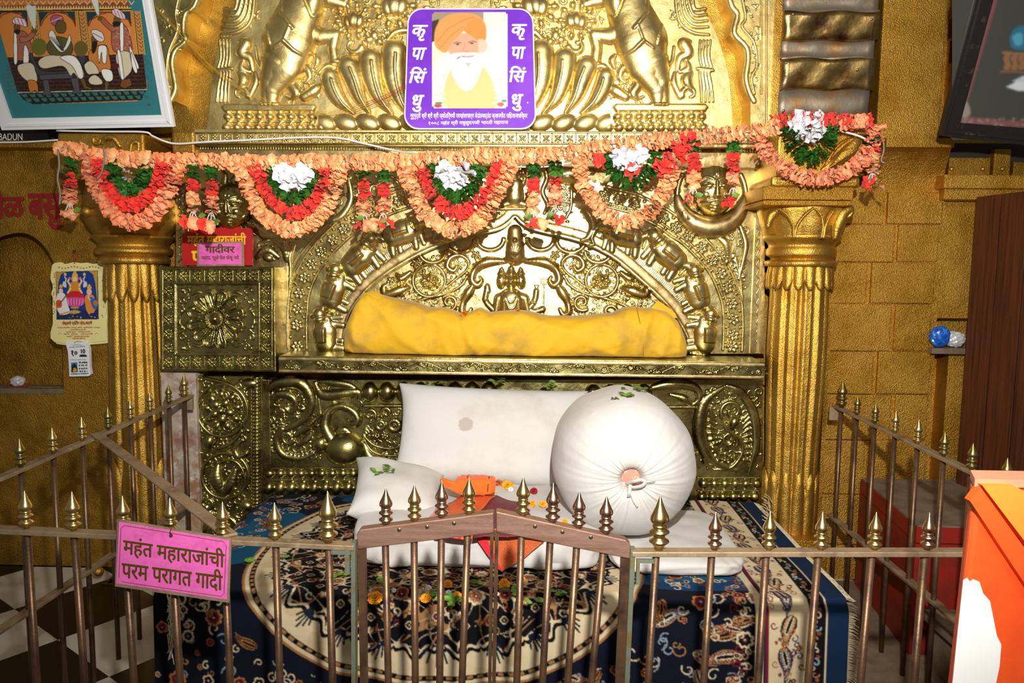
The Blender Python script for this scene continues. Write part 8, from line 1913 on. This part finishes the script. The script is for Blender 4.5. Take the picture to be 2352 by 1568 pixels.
# ---- right side: wooden door, red chest, step, orange stand
def door():
    t = thing('wooden_door', 'dark red wooden plank door standing open at the right edge', 'door', (2.05, 3.2, 0.3))
    A = W(2206, 1112, 3.40); xa = W(2232, 448, 3.40)[0]
    z1 = W(2234, 452, 3.40)[2]; z0 = 0.18
    Bx = W(2420, 430, 3.02)
    n_pl = 3; 
    Xs = [(W(2206, 1112, 3.40)[0] + xa) / 2, Bx[0]]; Ys = [3.40, 2.98]
    for k in range(n_pl):
        f0, f1 = k / n_pl, (k + 1) / n_pl - 0.006
        p0 = np.array([Xs[0] + (Xs[1] - Xs[0]) * f0, Ys[0] + (Ys[1] - Ys[0]) * f0, z0]); p1 = np.array([Xs[0] + (Xs[1] - Xs[0]) * f1, Ys[0] + (Ys[1] - Ys[0]) * f1, z0]); dv = np.array([0.04, 0.035, 0]); h = np.array([0, 0, z1 - z0])
        o = MB().hexa([p0, p1, p1 + dv, p0 + dv, p0 + h, p1 + h, p1 + dv + h, p0 + dv + h]).build('plank', M_WOOD, t); fix_normals(o); b_ = o.modifiers.new('edge', 'BEVEL'); b_.width = 0.004; b_.segments = 2
door()
tch = thing('red_chest', 'low red painted wooden chest with dusty grey top behind the right railing', 'chest', (1.85, 3.2, 0))
zc = 0.525; c1, c2, c3, c4 = WZ(1977, 1098, zc), WZ(2172, 1101, zc), WZ(2232, 1216, zc), WZ(2106, 1208, zc)
def chest():
    fr_ = c4.copy(); bl_ = c1.copy(); br_ = c1 + np.array([0.62, 0, 0]); fq = c4 + np.array([0.72, -0.02, 0])
    base = [bl_, fr_, fq, br_]
    o = MB().prism([np.array([p[0], p[1], 0]) for p in base], (0, 0, zc - 0.07)).build('body', M_REDP, tch); fix_normals(o)
    o = MB().prism([np.array([p[0], p[1], zc - 0.066]) for p in base], (0, 0, 0.062)).build('lid', M_REDP, tch); fix_normals(o)
    cc_ = np.mean(base, 0); o = MB().prism([np.array([*(cc_ + (p - cc_) * 0.985)[:2], zc - 0.004]) for p in base], (0, 0, 0.006)).build('dusty_top', M_GREYW, tch); fix_normals(o)
chest()
tst = thing('wooden_step', 'dusty grey wooden step in front of the red chest', 'step', (1.75, 2.5, 0))
a = WZ(2130, 1340, 0.24); MB().box(1.50, 2.3, 2.25, 2.72, 0.19, 0.235, 0.004).build('tread', M_GREYW, tst); MB().box(1.53, 2.3, 2.30, 2.70, 0.0, 0.19).build('riser', M_GREYW, tst)
tor = thing('orange_stand', 'bright saffron wooden stand with whitewash patch in the right foreground', 'stand', (0.95, 1.12, 0.0))
def stand():
    Y0, Y1 = 1.08, 1.125
    P = lambda x, y, Y=Y0: W(x, y, Y)
    zt_ = P(2236, 1110)[2]; x0 = P(2238, 1110)[0]; xb = P(2186, 1568)[0]
    # slightly battered front board
    z_b = P(2186, 1568)[2]
    s_ = (x0 - xb) / (zt_ - z_b); xf = x0 - s_ * zt_
    x1 = 1.35
    o = MB().hexa([(xf, Y0, 0), (x1, Y0, 0), (x1, Y1, 0), (xf + 0.02, Y1, 0), (x0, Y0, zt_), (x1, Y0, zt_), (x1, Y1, zt_), (x0 + 0.02, Y1, zt_)]).build('body', M_SAFF, tor); fix_normals(o); b_ = o.modifiers.new('edge', 'BEVEL'); b_.width = 0.012; b_.segments = 3
    # sloping brace board and lighter top board
    q = [(2228, 1150), (2252, 1118), (2420, 1350), (2420, 1440)]
    pl = [P(*v, Y0 - 0.012) for v in q]; fix_normals(MB().prism(pl, (0, 0.014, 0)).build('brace', M_SAFF, tor))
    q = [(2256, 1114), (2330, 1116), (2420, 1160), (2420, 1330)]
    pl = [P(*v, Y0 - 0.016) for v in q]; fix_normals(MB().prism(pl, (0, 0.014, 0)).build('light_board', M_SAFFL, tor))
    q = [(2213, 1332), (2222, 1327), (2228, 1336), (2236, 1330), (2250, 1336), (2258, 1362), (2274, 1380), (2282, 1420), (2290, 1460), (2300, 1480), (2296, 1530), (2288, 1568), (2270, 1700), (2170, 1700), (2188, 1568), (2198, 1470)]
    pl = [P(*v, Y0 - 0.001) for v in q]; fix_normals(MB().prism(pl, (0, 0.001, 0)).build('whitewash_patch', M_LIME, tor))
    fix_normals(MB().prism([(x0 - 0.002, Y0 - 0.004, zt_ - 0.004), (x1, Y0 - 0.004, zt_ - 0.004), (x1, Y1, zt_ - 0.004), (x0 + 0.02, Y1, zt_ - 0.004)], (0, 0, 0.012)).build('top_board', mat('pinkish_saffron', 'e88a6a', 0.6), tor))
stand()
# grains of rice scattered on the floor at the right
mb = MB(); r = random.Random(9)
for k in range(60):
    x, y = r.uniform(1.12, 1.9), r.uniform(1.9, 3.2); mb.box(x, x + 0.008, y, y + 0.006, 0.0, 0.004)
tag(mb.build('rice_grains', M_LIME), 'white rice grains scattered on the floor right of the rug', 'rice', kind='stuff')
# details that belong to one part hang under that part
def nest(kind, part, subs):
    for root in [o for o in COL.objects if o.parent is None and o.name.split('.')[0] == kind]:
        ch = list(root.children); p = [o for o in ch if o.name.split('.')[0] == part]
        if not p: continue
        for o in ch:
            if o.name.split('.')[0] in subs:
                off = o.location + root.location; o.parent = p[0]; o.location = off
nest('fluted_column', 'capital', ('corner_leaf', 'capital_ribs', 'capital_ball'))
nest('fluted_column', 'bracket', ('carved_scroll',)); nest('fluted_column', 'plinth', ('plinth_cap',))
nest('frieze_beam', 'beam', ('flower_squares',)); nest('frieze_beam', 'dentil_strip', ('dentils',))
nest('brass_ledge', 'shelf', ('vine_relief', 'nail')); nest('niche_relief', 'deity_figure', ('side_head', 'raised_arm'))
nest('peacock_panel', 'peacock', ('wing_boss', 'tail_feathers')); nest('rosette_box', 'casing', ('border_flowers', 'frame_mouldings', 'corner_scrolls'))
nest('round_bolster', 'cover', ('inner_end', 'tie_strip', 'drawstring')); nest('orange_stand', 'body', ('whitewash_patch',)); nest('red_chest', 'lid', ('dusty_top',))
nest('elephant_lunette', 'lotus_base', ()); nest('yellow_bundle', 'wrap', ('seam',)); nest('folded_scarf', 'folded_part', ('dark_stripe',))
